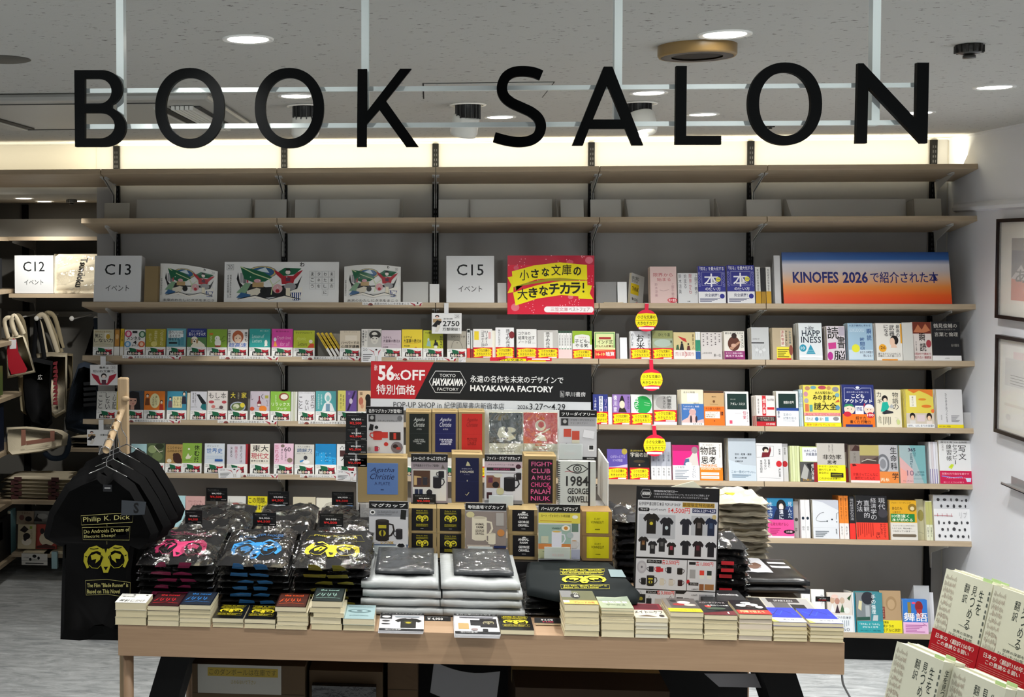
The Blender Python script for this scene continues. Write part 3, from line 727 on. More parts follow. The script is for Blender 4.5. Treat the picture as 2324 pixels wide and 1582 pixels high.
# ================================================================== THIRD SHELF
def card_box(row, x0, x1, ytop, d, label, word, Y=None):
    Xa, Xb = SX(row, x0), SX(row, x1); h = hgt(row, x0, ytop); w = Xb-Xa
    o = MB().box((0, 0, 0), (w, d, h), mat('dfe1e3', .6, .25)).build('sign_box', M=shelf_M(row, Xa, .004))
    printed(o, 'sign_print', [t(word, .22, .58, .78, .82, '101418', .005), t('イベント', .25, .23, .75, .36, '22262a', 0)], w, h)
    return tag(o, label, 'sign')
card_box(3, 211.5, 318, 580.5, .085, 'white square sign box reading C13 on the third shelf', 'C13')
card_box(3, 1013, 1122, 581, .02, 'white square sign box reading C15 on the third shelf', 'C15')
bk(3, 326, 359, 604, '8f7a54', 'plain tan cardboard sleeve standing beside the C13 sign box', [r(.93, 0, 1, 1, '7a6642')], name='cardboard_sleeve', page='8f7a54', th=.02)
def curved_card(row, x0, x1, yl, ym, yr, art, label, bow=.012, dy=.02):
    Xa, Xb = SX(row, x0), SX(row, x1); w = Xb-Xa; hs = [hgt(row, q, y_, dy) for q, y_ in ((x0, yl), ((x0+x1)/2, ym), (x1, yr))]; h0 = max(hs)
    n = 14; b = MB(); vs = []
    def hh(u): return hs[0]*(1-u)*(1-2*u)+hs[1]*4*u*(1-u)+hs[2]*u*(2*u-1)
    def wp(u, q, off=0): return (u*w, -off+bow*(4*u*(1-u))*(-1)*q, q*hh(u))
    for k in (0, 1):
        for i in range(n+1):
            for j in (0, 1): P_ = wp(i/n, j); vs.append((P_[0], P_[1]+.0012*k, P_[2]))
    m_ = 2*(n+1); fs = []
    for i in range(n): fs += [(2*i, 2*i+2, 2*i+3, 2*i+1), (m_+2*i, m_+2*i+1, m_+2*i+3, m_+2*i+2), (2*i, m_+2*i, m_+2*i+2, 2*i+2), (2*i+1, 2*i+3, m_+2*i+3, m_+2*i+1)]
    fs += [(0, 1, m_+1, m_), (2*n, m_+2*n, m_+2*n+1, 2*n+1)]
    b.add(vs, fs, mat('e9e9e6', .25, .5)); o = b.build('poster_card', M=shelf_M(row, Xa, dy))
    printed(o, 'poster_print', art, w, h0, warp=lambda a, q, off: wp(a, q, off), gloss=(.25, .5))
    return tag(o, label, 'poster')
POS = place(fair_art(), .06, .12, .97, .93)+[v('好奇心の扉をあなたに', .015, .18, .045, .62, '2a2a2a', 0), t('未来のわたしにタネをまこう', .06, .02, .95, .09, '202020', 0), t('20', .90, .88, .95, .95, '909090', 0), t('わ', .76, .91, .80, .99, '151515', .02)]
curved_card(3, 360, 491, 598, 603, 616, POS, 'smaller glossy fair poster with leaf and red figure beside the cardboard sleeve')
curved_card(3, 780, 909, 605, 601.5, 606, POS, 'glossy fair poster with leaf and red figure behind the shelf edge strip')
WIDE = place(fair_art(), .09, .0, .70, .93)+[l([(.02, .80), (.02, .94), (.08, .94), (.08, .80), (.02, .80)], .003, '808080'), t('20', .03, .82, .07, .92, '808080', 0), v('好奇心の扉を開こう', .028, .10, .042, .68, '2a2a2a', 0), v('感動があなたの原動力', .05, .10, .064, .68, '2a2a2a', 0), t('わ', .66, .88, .70, .99, '151515', .02)]
for k, col in enumerate(('まこう', 'タネを', 'わたしに', '未来の')):
    for j, ch in enumerate(col):
        u0 = .745+k*.056; v1 = .77-j*.15
        WIDE += [l([(u0, v1), (u0+.05, v1), (u0+.05, v1-.145), (u0, v1-.145), (u0, v1)], .0015, '9a9a9a'), t(ch, u0+.012, v1-.115, u0+.038, v1-.03, '151515', 0)]
Xa = SX(3, 507); w = SX(3, 768)-Xa; h = hgt(3, 640, 594.5, .012)
o = MB().box((0, 0, 0), (w, .004, h), mat('e9eaea', .35, .4)).build('wide_poster', M=shelf_M(3, Xa, .012)); printed(o, 'poster_print', WIDE, w, h)
tag(o, 'wide white fair poster with leaf, red figure and a grid of characters', 'poster')
def stand(row, x0, x1, y0, label, mm=None, dy=.03, d=.09):
    Xa, Xb = SX(row, x0), SX(row, x1); h = hgt(row, (x0+x1)/2, y0, dy); mm = mm or mat('c9cac8', .3, .5)
    b = MB(); b.box((0, 0, 0), (Xb-Xa, .002, h), mm); b.prism([(0, .002, 0), (0, d, 0), (0, d, h*.5), (0, .002, h)], (.002, 0, 0), mm); b.prism([(Xb-Xa-.002, .002, 0), (Xb-Xa-.002, d, 0), (Xb-Xa-.002, d, h*.5), (Xb-Xa-.002, .002, h)], (.002, 0, 0), mm)
    return tag(b.build('book_stand', M=shelf_M(row, Xa, dy)), label, 'book stand')
stand(3, 914, 972, 640, 'empty grey book stand on the third shelf beside the fair poster')
stand(3, 975, 997, 645, 'narrow white book stand before the middle upright', mat('e4e5e5', .4), .02)
stand(3, 1130, 1150, 642, 'white book stand between the C15 sign and the red sign', mat('d2d3d2', .3))
stand(3, 1354, 1401, 640, 'wide grey book stand beside the red sign', mat('8d8d8d', .3), .02)
stand(3, 1403, 1424, 640, 'white book stand beside the leaning yellow and white book', mat('e8e9ea', .4), .015)
o = MB().box((0, 0, 0), (.10, .07, .004), mat('a5843c', .4)).build('paperback_book', M=shelf_M(3, SX(3, 1371), .01)); MB().box((.001, -.0004, .0008), (.099, .0, .0032), M_CREAM).build('pages', o)
tag(o, 'thin gold booklet lying flat beneath the grey book stand', 'book')
# red fair sign hanging before the third shelf
Yg = YF-.012; A = WY(1152, 580, Yg); B_ = WY(1348, 714, Yg); w, h = B_.x-A.x, A.z-B_.z
fw_ = []
random.seed(3)
for k in range(46): fw_.append(e(random.random(), random.random(), .006, .009, 'f4a5b0'))
for cx_, cy_, rr in ((.17, .88, .07), (.75, .17, .07), (.80, .20, .06), (.27, .17, .07), (.95, .60, .06)):
    for k in range(22):
        a_ = k*.9; q = rr*(.35+.65*((k*5) % 7)/7); fw_.append(e(min(.98, cx_+q*math.cos(a_)), cy_+q*1.4*math.sin(a_), .004, .006, 'f6b8c0'))
SIGN = [r(0, 0, 1, 1, 'd51c3a'), r(0, .84, 1, 1, 'b81d38')]+fw_+[e(.94, .92, .045, .06, 'dd6a7c'), e(.09, .12, .048, .065, 'e0707f'), e(.10, .79, .03, .04, 'd8586c'), e(.72, .89, .04, .035, 'd8586c'), e(.73, .30, .03, .04, 'e0707f'),
    p([(.0, .63), (.07, .65), (.07, .38), (.0, .36), (.045, .5)], 'efe00d'), p([(.93, .50), (.975, .49), (.95, .36), (.99, .26), (.82, .27), (.82, .40)], 'efe00d'),
    p([(.075, .475), (.18, .49), (.50, .57), (.92, .585), (.92, .60), (.5, .62), (.10, .50), (.10, .40)], '9c9410'),
    p([(.05, .73), (.30, .83), (.60, .885), (.915, .84), (.92, .585), (.60, .62), (.35, .60), (.07, .465)], 'f2e30c'), p([(.065, .37), (.35, .50), (.62, .57), (.92, .575), (.93, .30), (.62, .33), (.35, .27), (.095, .15)], 'f2e30c'),
    r(.46, .035, .98, .135, 'f6f1f2'), e(.46, .085, .035, .05, 'f6f1f2'), e(.965, .085, .03, .05, 'f6f1f2'), t('三笠文庫', .50, .055, .70, .12, 'c43a5a', 0), t('ベストフェア', .71, .055, .95, .12, '7a2a40', 0)]
for i, (ch, dy_) in enumerate(zip('小さな文庫の', (0, .045, .07, .085, .09, .085))):
    s_ = .085 if ch in 'さなの' else .105; cx_ = .195+i*.122; SIGN.append(t(ch, cx_-s_/2*1.05, .575+dy_, cx_+s_/2*1.05, .575+dy_+s_*1.75, '171407', .035))
for i, (ch, dy_) in enumerate(zip('大きなチカラ', (0, .04, .07, .09, .10, .105))):
    s_ = .10 if ch in 'きな' else .115; cx_ = .175+i*.122; SIGN.append(t(ch, cx_-s_/2*1.05, .245+dy_, cx_+s_/2*1.05, .245+dy_+s_*1.7, '171407', .035))
SIGN += [r(.868, .44, .885, .54, '171407'), e(.877, .39, .012, .017, '171407')]
o = MB().box((0, 0, 0), (w, .006, h), mat('d51c3a', .35, .4)).build('fair_sign', M=T(A.x, Yg, B_.z)); printed(o, 'sign_print', SIGN, w, h, gloss=(.35, .4))
tag(o, 'red sign with yellow ribbon banners over the third shelf edge', 'sign')
bk(3, 1433, 1468, 617, 'c9c9c6', 'grey and yellow book leaning askew beside the pink book', [r(.0, .34, .62, .68, 'e3c52a'), t('本と読む', .05, .80, .6, .92), t('生きる', .05, .72, .5, .8), t('THINK', .1, .45, .6, .58, '222222'), t('本は心', .1, .15, .6, .25), e(.55, .06, .14, .06, 'c03040')], yaw=.75, roll=.13, th=.014, spinecol='e3c52a', dy=.055)
bk(3, 1477, 1537, 605, 'd8bcb8', 'pale pink hardback with small red lettering on the third shelf', [t('限界から', .12, .72, .86, .82, 'b2454e', 0), t('始まる', .26, .60, .78, .69, 'b2454e', 0), v('鈴木涼美', .17, .16, .28, .56, 'a98286', 0), v('上野千鶴子', .80, .12, .90, .56, 'a98286', 0), l([(.35, .36), (.5, .33), (.7, .37)], .01, '8a6a6c'), e(.83, .08, .19, .07, 'c5283a'), t('続々重版', .68, .04, .98, .12, 'f6dfe0', .01)], n=2, th=.018, name='hardcover_book')
bk(3, 1540, 1585, 620, 'd5d6d8', 'white paperback with columns of spaced grey characters', [v('鈴木涼美', .04, .30, .18, .98, '55565a', 0), v('始まる', .30, .48, .44, .98, '6a6a70', 0), v('限界から', .56, .30, .70, .98, 'b2454e', 0), v('上野千鶴子', .84, .28, .98, .98, '55565a', 0), t('文庫', .45, .04, .60, .08, '333333', 0)], th=.012)
BLUE = [t('「知る」を最大化する', .06, .88, .95, .98, 'f2f2f8', .03), l([(.14, .48), (.14, .84), (.86, .84), (.86, .48), (.14, .48)], .012, 'c9cbe6'), t('本', .22, .44, .76, .80, 'f6f6ff', .03), e(.74, .64, .09, .065, 'e8e04a'), t('仕事', .68, .62, .80, .66, '26307a', .01),
        v('BOOKS', .01, .44, .10, .84, '8d90cc', 0), v('BOOKS', .90, .44, .99, .84, '8d90cc', 0), t('の使い方', .26, .34, .82, .43, 'f2f2f8', .03), r(0, 0, 1, .31, 'e6e6ea'), t('完全網羅！', .24, .17, .74, .26, '1d225c', .02), e(.87, .19, .09, .065, '2a2f8c')]+bars(.05, .04, .80, .15, 4, '50547a')
bk(3, 1586, 1648, 604, '2c2f8c', 'deep blue book on using books, nearer the white paperback', BLUE, n=1, th=.016)
bk(3, 1652, 1714, 602, '2c2f8c', 'deep blue book on using books, nearer the slim white spines', BLUE, n=1, th=.016)
SPN = [v('本の経済的価値', .3, .45, .7, .95, '2c2c30', 0), v('著者名', .3, .32, .7, .44, '2c2c30', 0)]
spines(3, 1717, 1728.5, 606, 1, 'dcdcd8', 'white spine with gold foot beside the deep blue books', SPN, bandc='c9991d')
spines(3, 1729.5, 1740, 608, 1, '17171a', 'black spine between two white and gold spines', bandc='a37c18')
spines(3, 1741, 1752, 606, 1, 'dcdcd8', 'white spine with gold foot before the grey bookend', SPN, bandc='c9991d')
stand(3, 1762, 1776, 580, 'tall narrow white stand beside the blue and orange sign', mat('cfd0d2', .4), .02)
A = SX(3, 1780); B_ = SX(3, 2162); w = B_-A; h = hgt(3, 1970, 572.5, .004, .05)
grad = bpy.data.materials.new('blue_to_orange_print'); grad.use_nodes = True; nt, bb = nodes_of(grad)
tc = nt.nodes.new('ShaderNodeTexCoord'); sx = nt.nodes.new('ShaderNodeSeparateXYZ'); cr = nt.nodes.new('ShaderNodeValToRGB')
nt.links.new(tc.outputs['Generated'], sx.inputs[0]); nt.links.new(sx.outputs['Z'], cr.inputs[0]); nt.links.new(cr.outputs[0], bb.inputs['Base Color'])
els = cr.color_ramp.elements; els[0].position = 0; els[0].color = (*hexc('dc3f10'), 1); els[1].position = 1; els[1].color = (*hexc('0d3f80'), 1)
for q, c_ in ((.16, 'e2590f'), (.33, 'e58a3a'), (.50, 'dcb596'), (.64, 'cfc6c8'), (.76, 'd6d4dc'), (.86, '2a62a8')):
    e_ = els.new(q); e_.color = (*hexc(c_), 1)
bb.inputs['Roughness'].default_value = .4
o = MB().box((0, 0, 0), (w, .005, h), grad).build('banner_sign', M=shelf_M(3, A, .004, .05))
printed(o, 'sign_print', [t('KINOFES', .06, .40, .335, .62, '1b2470', .028), t('2026', .36, .40, .51, .62, '1b2470', .028), t('で紹介された本', .525, .40, .93, .62, '1b2470', .012)], w, h)
MB().prism([(w*.3, .005, 0), (w*.3, .12, 0), (w*.3, .005, h*.8)], (.003, 0, 0), M_WHITE).build('easel_strut', o)
tag(o, 'long sign fading from blue to orange reading KINOFES 2026', 'sign')

# ================================================================== FOURTH SHELF
C = bk
C(4, 210, 256, 748, 'c9c4a8', 'cream paperback with big black title beside the wall edge', [t('自分の心をラクに', .08, .88, .9, .95, '8a6a10', .01), t('気に', .06, .68, .44, .85, '1a1a1a', .02), r(.55, .64, .76, .86, 'e8e4d2'), e(.72, .73, .1, .1, 'b9962c'), t('しない力', .05, .50, .96, .66, '1a1a1a', .02), l([(.1, .42), (.5, .45), (.9, .40)], .01, '8a8678')], FAIR)
spines(4, 258, 270, 746, 1, '7a5a2c', 'brown photographic spine next to the cream paperback', [r(.1, .35, .9, .95, 'c08a3c'), e(.5, .7, .3, .1, 'd9b27a')], bandc='e8e6e0')
spines(4, 271.5, 279.5, 746, 1, 'd9b32c', 'slim golden spine before the white circles paperback', [v('心の本', .25, .5, .75, .95, '3a2c10', 0)], bandc='e8e6e0')
C(4, 281, 328, 748, 'e6e4e2', 'white paperback with pink, green, blue and orange portrait circles', [e(.18, .84, .17, .13, 'c8406a'), e(.18, .84, .09, .09, 'ecc8cc'), e(.86, .82, .17, .13, '3a6a4a'), e(.86, .82, .09, .09, 'bcd0bc'), e(.16, .44, .16, .12, '5a9ac8'), e(.16, .44, .09, .08, 'c8dcea'), e(.84, .44, .16, .12, 'd0582c'), e(.84, .44, .09, .08, 'f0c8a8'), r(.38, .86, .62, .95, '2a2a2a'), t('メンタル', .12, .60, .80, .74, '1c1c1c', .02), t('4', .42, .44, .60, .58, '1c1c1c', .02), t('タイプ', .36, .35, .70, .43, '1c1c1c', .02)], FAIR)
C(4, 329.5, 375, 747, 'a39a2a', 'olive gold paperback with pale flowing title', [v('つらくなったら', .72, .38, .88, .95, 'e9e2b0', 0), v('古典を読もう', .42, .48, .58, .95, 'e9e2b0', 0), v('読もう', .14, .52, .28, .84, 'e0d8a0', 0), e(.42, .44, .16, .10, 'd8cc78')], FAIR)
C(4, 377, 421, 746, '5f9fae', 'blue grey paperback with white title block', [r(.08, .66, .86, .92, 'e4ebec'), t('頭のいい人は', .10, .80, .88, .92, '16222a', .02), t('答え方で', .12, .67, .7, .78, '16222a', .02), t('得をする', .10, .55, .66, .66, '16222a', .02), r(.12, .44, .55, .50, '15191c'), r(.60, .38, .72, .60, '3f7f92'), r(.74, .38, .9, .68, '4c8fa0')], FAIR)
C(4, 423.5, 467, 746, '4f7a44', 'paperback with a white puppy under a navy title strip', [r(0, .68, 1, 1, '22307a'), t('あなたの知らない', .2, .88, .85, .94, 'd0d4ea', 0), t('愛らしすぎる犬', .08, .74, .95, .86, 'f2f2f8', .02), p([(.2, .36), (.35, .50), (.62, .56), (.9, .42), (.95, .33), (.2, .33)], 'ece5d2'), e(.38, .58, .18, .13, 'efe8d6'), e(.24, .54, .05, .09, 'b08a5c'), e(.52, .54, .05, .09, 'b08a5c'), e(.38, .53, .05, .03, '3a201a'), e(.32, .60, .02, .016, '1a1410'), e(.44, .60, .02, .016, '1a1410')], FAIR)
C(4, 468.5, 514, 748, '7fa42c', 'green paperback with a plump white creature holding leaves', [r(.12, .78, .30, .86, 'c87a2c'), v('ウラナイ', .14, .50, .26, .76, 'efeecb', .01), e(.52, .66, .13, .10, 'f0efe6'), e(.55, .50, .16, .14, 'f0efe6'), e(.48, .67, .02, .015, '222222'), p([(.38, .40), (.72, .40), (.66, .34), (.44, .34)], 'a8342c'), l([(.74, .62), (.84, .74), (.92, .72)], .02, '3c5a1c'), l([(.76, .55), (.92, .58)], .02, '3c5a1c')], FAIR)
C(4, 516, 562, 747, 'ece7e4', 'white paperback with an orange haired portrait and blue title', [e(.5, .72, .28, .24, 'b5603a'), e(.5, .66, .18, .18, 'f0d2b8'), p([(.26, .86), (.5, .97), (.74, .86), (.66, .76), (.5, .82), (.34, .74)], 'b5603a'), e(.42, .67, .035, .02, '3c2418'), e(.60, .67, .035, .02, '3c2418'), v('一瞬で合格', .02, .50, .14, .98, '1c1c1c', .02), v('誰でも', .84, .54, .97, .92, '1c1c1c', .02), t('超高速', .05, .34, .95, .50, '2c6ac0', .03)], FAIR)
C(4, 565, 614, 747, '1c9c98', 'teal paperback with pale script and a small white bird', [t('思い出の', .5, .90, .92, .95, 'bfe4e0', 0), t('Lesson of', .12, .66, .72, .80, 'bfe4e0', 0, .3), t('Letters', .14, .50, .6, .64, 'bfe4e0', 0, .3), e(.80, .50, .07, .10, 'f0f2ea'), p([(.72, .36), (.80, .60), (.88, .38)], 'f0f2ea')], FAIR)
C(4, 616, 664, 747, 'd43a9e', 'magenta paperback with pale script and a tiny orange dress', [t('Truth love', .24, .62, .92, .74, 'f0a8d4', 0, .3), t('for all', .4, .38, .86, .54, 'f0a8d4', 0, .3), t('自分の幸せ', .2, .88, .82, .94, '7a1c5a', 0), e(.16, .62, .07, .07, 'e6e0f0'), p([(.08, .36), (.14, .54), (.20, .54), (.26, .36)], 'e89a3c')], FAIR)
C(4, 665.5, 713, 750, 'b5bf1c', 'yellow green paperback with a red coated figure', [t('ラシクウエルシイ', .1, .88, .88, .95, '34380c', .01), t('Atomic', .14, .62, .6, .76, 'd4dc6a', 0, .3), t('Letters', .2, .40, .66, .56, '5a600c', 0, .3), e(.82, .58, .09, .07, 'ece2d0'), p([(.66, .34), (.80, .50), (.98, .50), (.98, .34)], 'd0482c')], FAIR)
# four books slumped sideways
for i in range(4):
    Xb = SX(4, 727+i*9.6); o_th = .0125; M = shelf_M(4, Xb+.055, .012+.002*i) @ RY(-.56)
    b = MB(); k = .0006; cc = mat('d9b61c', .4, .4); b.box((0, 0, 0), (o_th, k, .148), cc); b.box((0, k, 0), (k, .105, .148), cc); b.box((o_th-k, k, 0), (o_th, .105, .148), cc)
    o = b.build('paperback_book', M=M); MB().box((k, k, .0008), (o_th-k, .104, .147), M_CREAM).build('pages', o)
    q = MB().box((-.0003, -.0005, 0), (o_th+.0003, 0, .05), mat('ebe9e6' if i < 3 else 'a02a78', .4)).build('paper_band', o)
    printed(o, 'spine_print', [v('光る言葉', .25, .42, .75, .93, '3c3410', 0)], o_th, .148)
    tag(o, 'yellow spined paperback slumped sideways, %s of four from the green cover' % ORDN[i], 'book', 'slumped yellow spines')
stand(4, 716, 768, 757, 'grey book stand behind the slumped yellow paperbacks', mat('a5a39c', .4), .13, .05)
C(4, 771, 818, 750, 'd0c3ae', 'beige paperback with bold title and a small inset picture', [t('ドナンザーカウス', .2, .93, .84, .97, '5a4e3c', 0), r(.25, .62, .84, .82, 'ded4c4'), t('ハーバードの', .06, .48, .95, .60, '241c14', .015), t('心理学講義', .06, .34, .95, .46, '241c14', .015)], FAIR)
C(4, 820, 865, 747, 'dfdcd6', 'paperback with a black and white photograph of a young face', [r(.30, .36, 1, .98, 'b9b7b2'), e(.68, .80, .30, .15, '2c2a28'), e(.66, .68, .20, .22, 'cfccc4'), p([(.40, .84), (.62, .78), (.92, .82), (.86, .70), (.62, .74), (.46, .66)], '2c2a28'), e(.58, .66, .035, .018, '222020'), e(.76, .66, .035, .018, '222020'), l([(.60, .54), (.72, .54)], .02, '5a5652'), v('大富豪の教え', .04, .40, .14, .96, '222222', .01), v('ユダヤ人', .17, .56, .27, .94, '222222', .01)])
C(4, 865.5, 909.5, 749, 'c9b7c2', 'dusty pink paperback of a Roman numeral two volume', [t('ユダヤ人', .08, .68, .52, .77, '3c2434', .01), t('大富豪の教えII', .08, .54, .92, .66, '3c2434', .01), l([(.1, .46), (.5, .48), (.8, .45)], .01, '9c7a90'), t('本田健', .08, .34, .34, .40, '3c2434', 0)], FAIR)
C(4, 912, 958, 748, 'e6cc2a', 'bright yellow paperback of a Roman numeral three volume', [t('ユダヤ人', .08, .68, .5, .77, '3c3008', .01), t('大富豪の教えIII', .08, .52, .94, .66, '3c3008', .01), l([(.08, .50), (.8, .50)], .012, 'd08a1c'), t('本田健', .1, .38, .38, .45, '3c3008', 0), e(.68, .32, .07, .06, 'd08a1c')], FAIR)
C(4, 960.5, 1005, 749, 'b9bc18', 'yellow green paperback with two dancing figures', [t('外山滋比古', .1, .88, .5, .94, '2c2c0c', .01), v('知的な老い', .84, .34, .98, .80, '1c1c0c', .02), e(.26, .66, .05, .05, 'b9ccc8'), p([(.16, .42), (.22, .62), (.36, .60), (.38, .40)], '8fb4ae'), e(.62, .60, .05, .05, '1c1c1c'), p([(.50, .42), (.58, .56), (.72, .56), (.78, .40), (.66, .44)], '1c1c1c'), p([(.55, .34), (.57, .44), (.70, .44), (.71, .34)], 'e6e6dc')], FAIR)
C(4, 1015, 1058, 752, 'a8a294', 'taupe paperback with the drawn outline of a cat', [t('心のつくり方', .2, .76, .94, .84, '1c1a16', .01), l([(.22, .36), (.26, .52), (.34, .62), (.50, .66), (.66, .62), (.74, .52), (.80, .36)], .014, '1c1a16'), e(.52, .56, .02, .014, '1c1a16')], FAIR)
spines(4, 1060, 1067.5, 747, 1, 'e4e4e2', 'white and black spine beside the cat outline paperback', [r(.1, .88, .9, .98, '17201c'), v('文庫の本棚', .25, .45, .75, .85, '333333', 0)], bandc='d8342c')
spines(4, 1068.5, 1073, 750, 1, 'c8ccc8', 'thin pale spine with a dark red foot next to the red banded row', bandc='8c1c28')
C(4, 1074, 1117, 746, 'e4e2e0', 'white red banded paperback with a yellow tab title', [r(.06, .62, .30, .92, 'e6cc2a'), v('リーダーの', .62, .40, .76, .94, '1c1c1c', .015), v('コミュニケーション', .42, .34, .58, .94, '1c1c1c', .01), r(.80, .66, .92, .90, 'e0b0ae')], MIKA, bandh=.36)
C(4, 1125, 1167, 744, 'e6e6e8', 'white red banded paperback with a dark red seal', [v('孫子の兵法', .56, .34, .78, .96, '1c1c1c', .015), e(.88, .76, .15, .12, '7c1c24'), v('勝ち方と生き方', .14, .40, .26, .94, '3a3a3a', 0)], MIKA, bandh=.36)
o_ = MB().box((0, 0, 0), (.018, .10, .145), M_CREAM).build('paperback_book', M=shelf_M(4, SX(4, 1117.5), .012)); MB().box((0, -.0006, 0), (.018, 0, .145), mat('e9e6d8', .6)).build('fore_edge', o_); tag(o_, 'cream fore edge turned outward before the red seal paperback', 'book')
C(4, 1173, 1218, 747, 'e2e2e0', 'white red banded paperback with three lines of black title', [t('コクヨの', .08, .80, .68, .92, '1c1c1c', .012), t('結果を出す', .08, .64, .90, .77, '1c1c1c', .012), t('ノート術', .08, .50, .72, .62, '1c1c1c', .012), l([(.75, .52), (.95, .52)], .008, '333333')], MIKA, bandh=.36)
C(4, 1220, 1267, 750, 'b8b6b2', 'grey red banded paperback with brush lettering panel', [r(.32, .36, .74, .92, 'dcdcda'), v('孫子の兵法', .40, .34, .60, .94, '1c1c1c', .015)], MIKA, bandh=.36)
spines(4, 1268, 1299, 751, 5, ('dfe0de', 'e6e6e4'), 'five green topped white spines beside the grey banded book', [r(0, .92, 1, 1, '2f4a38'), r(.2, .30, .8, .36, '2f7a4c'), v('文庫選集', .3, .45, .7, .85, '3a3a3a', 0)], bandc='e9c9c8')
C(4, 1300, 1344, 751, 'dfe0dc', 'paperback with a green arch and childcare title', [r(0, .55, .1, 1, '8fb22c'), r(.9, .5, 1, 1, '8fb22c'), p([(0, 1), (1, 1), (1, .7), (.85, .84), (.5, .88), (.15, .84), (0, .7)], '8fb22c'), t('アグネス', .3, .74, .7, .79, 'b03a50', 0), t('子ども。', .12, .56, .88, .70, '1c1c1c', .02), t('やる気', .14, .40, .80, .54, '1c1c1c', .02)], MIKA)
C(4, 1350, 1397, 753, 'd6dca0', 'pale yellow paperback with a scalloped green frame', [l([(.05, .40), (.05, .95), (.95, .95), (.95, .40)], .05, '4c9c50'), r(.22, .72, .80, .80, 'a02c2c'), t('インド式', .14, .54, .88, .70, '2c2c14', .015), t('かんたん計算法', .08, .42, .92, .51, '7c2c1c', .01)], ('c', 'd8242c', [t('16-10', .06, .34, .48, .66, 'f4e47a', .02), t('暗算', .54, .28, .95, .76, 'f6f6f6', .03), l([(.05, .9), (.9, .85)], .015, 'f4e47a')]))
stand(4, 1401, 1408, 757, 'grey stand edge beside the scalloped green paperback', mat('9b9a96', .4), .03)
stand(4, 1409, 1425, 766, 'blank white stand between the two groups of banded books', mat('e6e8ee', .4), .02)
C(4, 1432, 1478, 752, 'dcdee2', 'white red banded paperback about rice', [t('お', .30, .62, .66, .88, '1c1c1c', .01), t('米', .28, .34, .70, .60, '1c1c1c', .01), v('のふしぎ', .03, .45, .14, .92, '2c2c2c', .01), v('知れば知る', .86, .36, .96, .92, '4a4a4a', 0)], MIKA, bandh=.38, n=2)
C(4, 1482, 1528, 751, '9aa58a', 'misty green red banded paperback about a hot spring', [r(0, .72, 1, 1, '8a8f5a'), e(.5, .56, .42, .14, 'a8b8ac'), t('ひとり温', .30, .80, .86, .91, '1c2014', .015), v('泉', .86, .55, .97, .66, '1c2014', .01)], MIKA, bandh=.38, n=2)
C(4, 1530, 1579, 754, 'cdbd8c', 'tan paperback with a red parasol and dark figures', [p([(.18, .86), (.56, .76), (.62, .62), (.44, .68)], 'b8302c'), e(.38, .62, .04, .04, '2a201c'), p([(.26, .32), (.34, .58), (.44, .58), (.48, .32)], '1c1a20'), e(.68, .56, .04, .04, '2a201c'), p([(.60, .32), (.64, .50), (.74, .50), (.78, .32)], '5a2420'), p([(.10, .34), (.14, .52), (.22, .54), (.26, .34)], '3c5a3c'), v('真珠夫人', .86, .36, .96, .94, '6a5424', 0)], ('c', 'e4dfdc', [t('芥川賞受賞作', .06, .34, .94, .80, 'b46a6c', .0), l([(.5, .2), (.62, .5), (.5, .9)], .02, 'c04a4c')], .0, ), n=2)
spines(4, 1580, 1591, 753, 2, 'dfe3e2', 'two white, green and blue spines beside the parasol cover', [r(0, .30, 1, .70, '2c8a6c'), r(0, 0, 1, .28, '2c5c9c')])
C(4, 1592, 1640, 754, 'cfcac8', 'pale paperback scattered with small grey animals', [e(.12+.19*(i % 5), .92-.10*(i//5)+.03*(i % 2), .035, .018, '6c6468') for i in range(24)]+[t('人新世文学賞', .06, .20, .5, .26, '555555', 0), t('第一位', .6, .10, .92, .20, '444444', 0)], n=2)
C(4, 1645, 1691, 752, 'e0dcd4', 'white paperback with a brown painted figure', [e(.48, .56, .30, .26, '5a3024'), e(.50, .84, .13, .10, '2c1a16'), p([(.22, .40), (.40, .34), (.80, .60), (.78, .66)], 'b48870'), e(.46, .50, .12, .06, 'c8a08c'), t('あひるにオススメ', .06, .90, .94, .97, '1c1c1c', .01), v('スズメの', .82, .40, .96, .86, '1c1c1c', 0)], ('c', '8c2c6c', [t('すぐそこ周囲の内臓に', .06, .62, .92, .84, 'f0dcec', 0), t('進化するAI編', .06, .30, .92, .56, 'f0dcec', .01), r(.06, .06, .6, .18, '5a1848')]), bandh=.30, n=4, dx=-.0008)
C(4, 1707, 1747, 743, 'bfc2c4', 'grey hardback with line drawn lilies below a dark bar', [r(.0, .50, .72, .535, '3a3a3c'), t('SOUND OF', .08, .62, .46, .66, '4a4a4c', 0)]+[l([(.2+.15*i, .1), (.3+.1*i, .30), (.15+.2*i, .44)], .008, '8c8c90') for i in range(4)]+[e(.3+.2*i, .30-.06*(i % 2), .10, .05, 'cfd2d4') for i in range(3)], n=4, th=.014)
C(4, 1755, 1801, 744, 'b8a88c', 'tan paperback of a court tale with a yellow note', [r(.42, .42, .62, .92, 'ded8c8'), v('源氏物語', .44, .46, .58, .92, 'a82c2c', .02), v('みんなで楽しむ', .64, .44, .74, .92, '1c1c1c', .01), v('わかる古典', .82, .50, .92, .90, '2c5c6c', .01), r(.20, .04, .88, .40, 'e8da3c')]+bars(.24, .08, .8, .36, 5, '6a5c10')+[e(.90, .30, .10, .16, '8c4a3c'), r(.2, 0, .9, .05, 'c8342c')], n=3, th=.014)
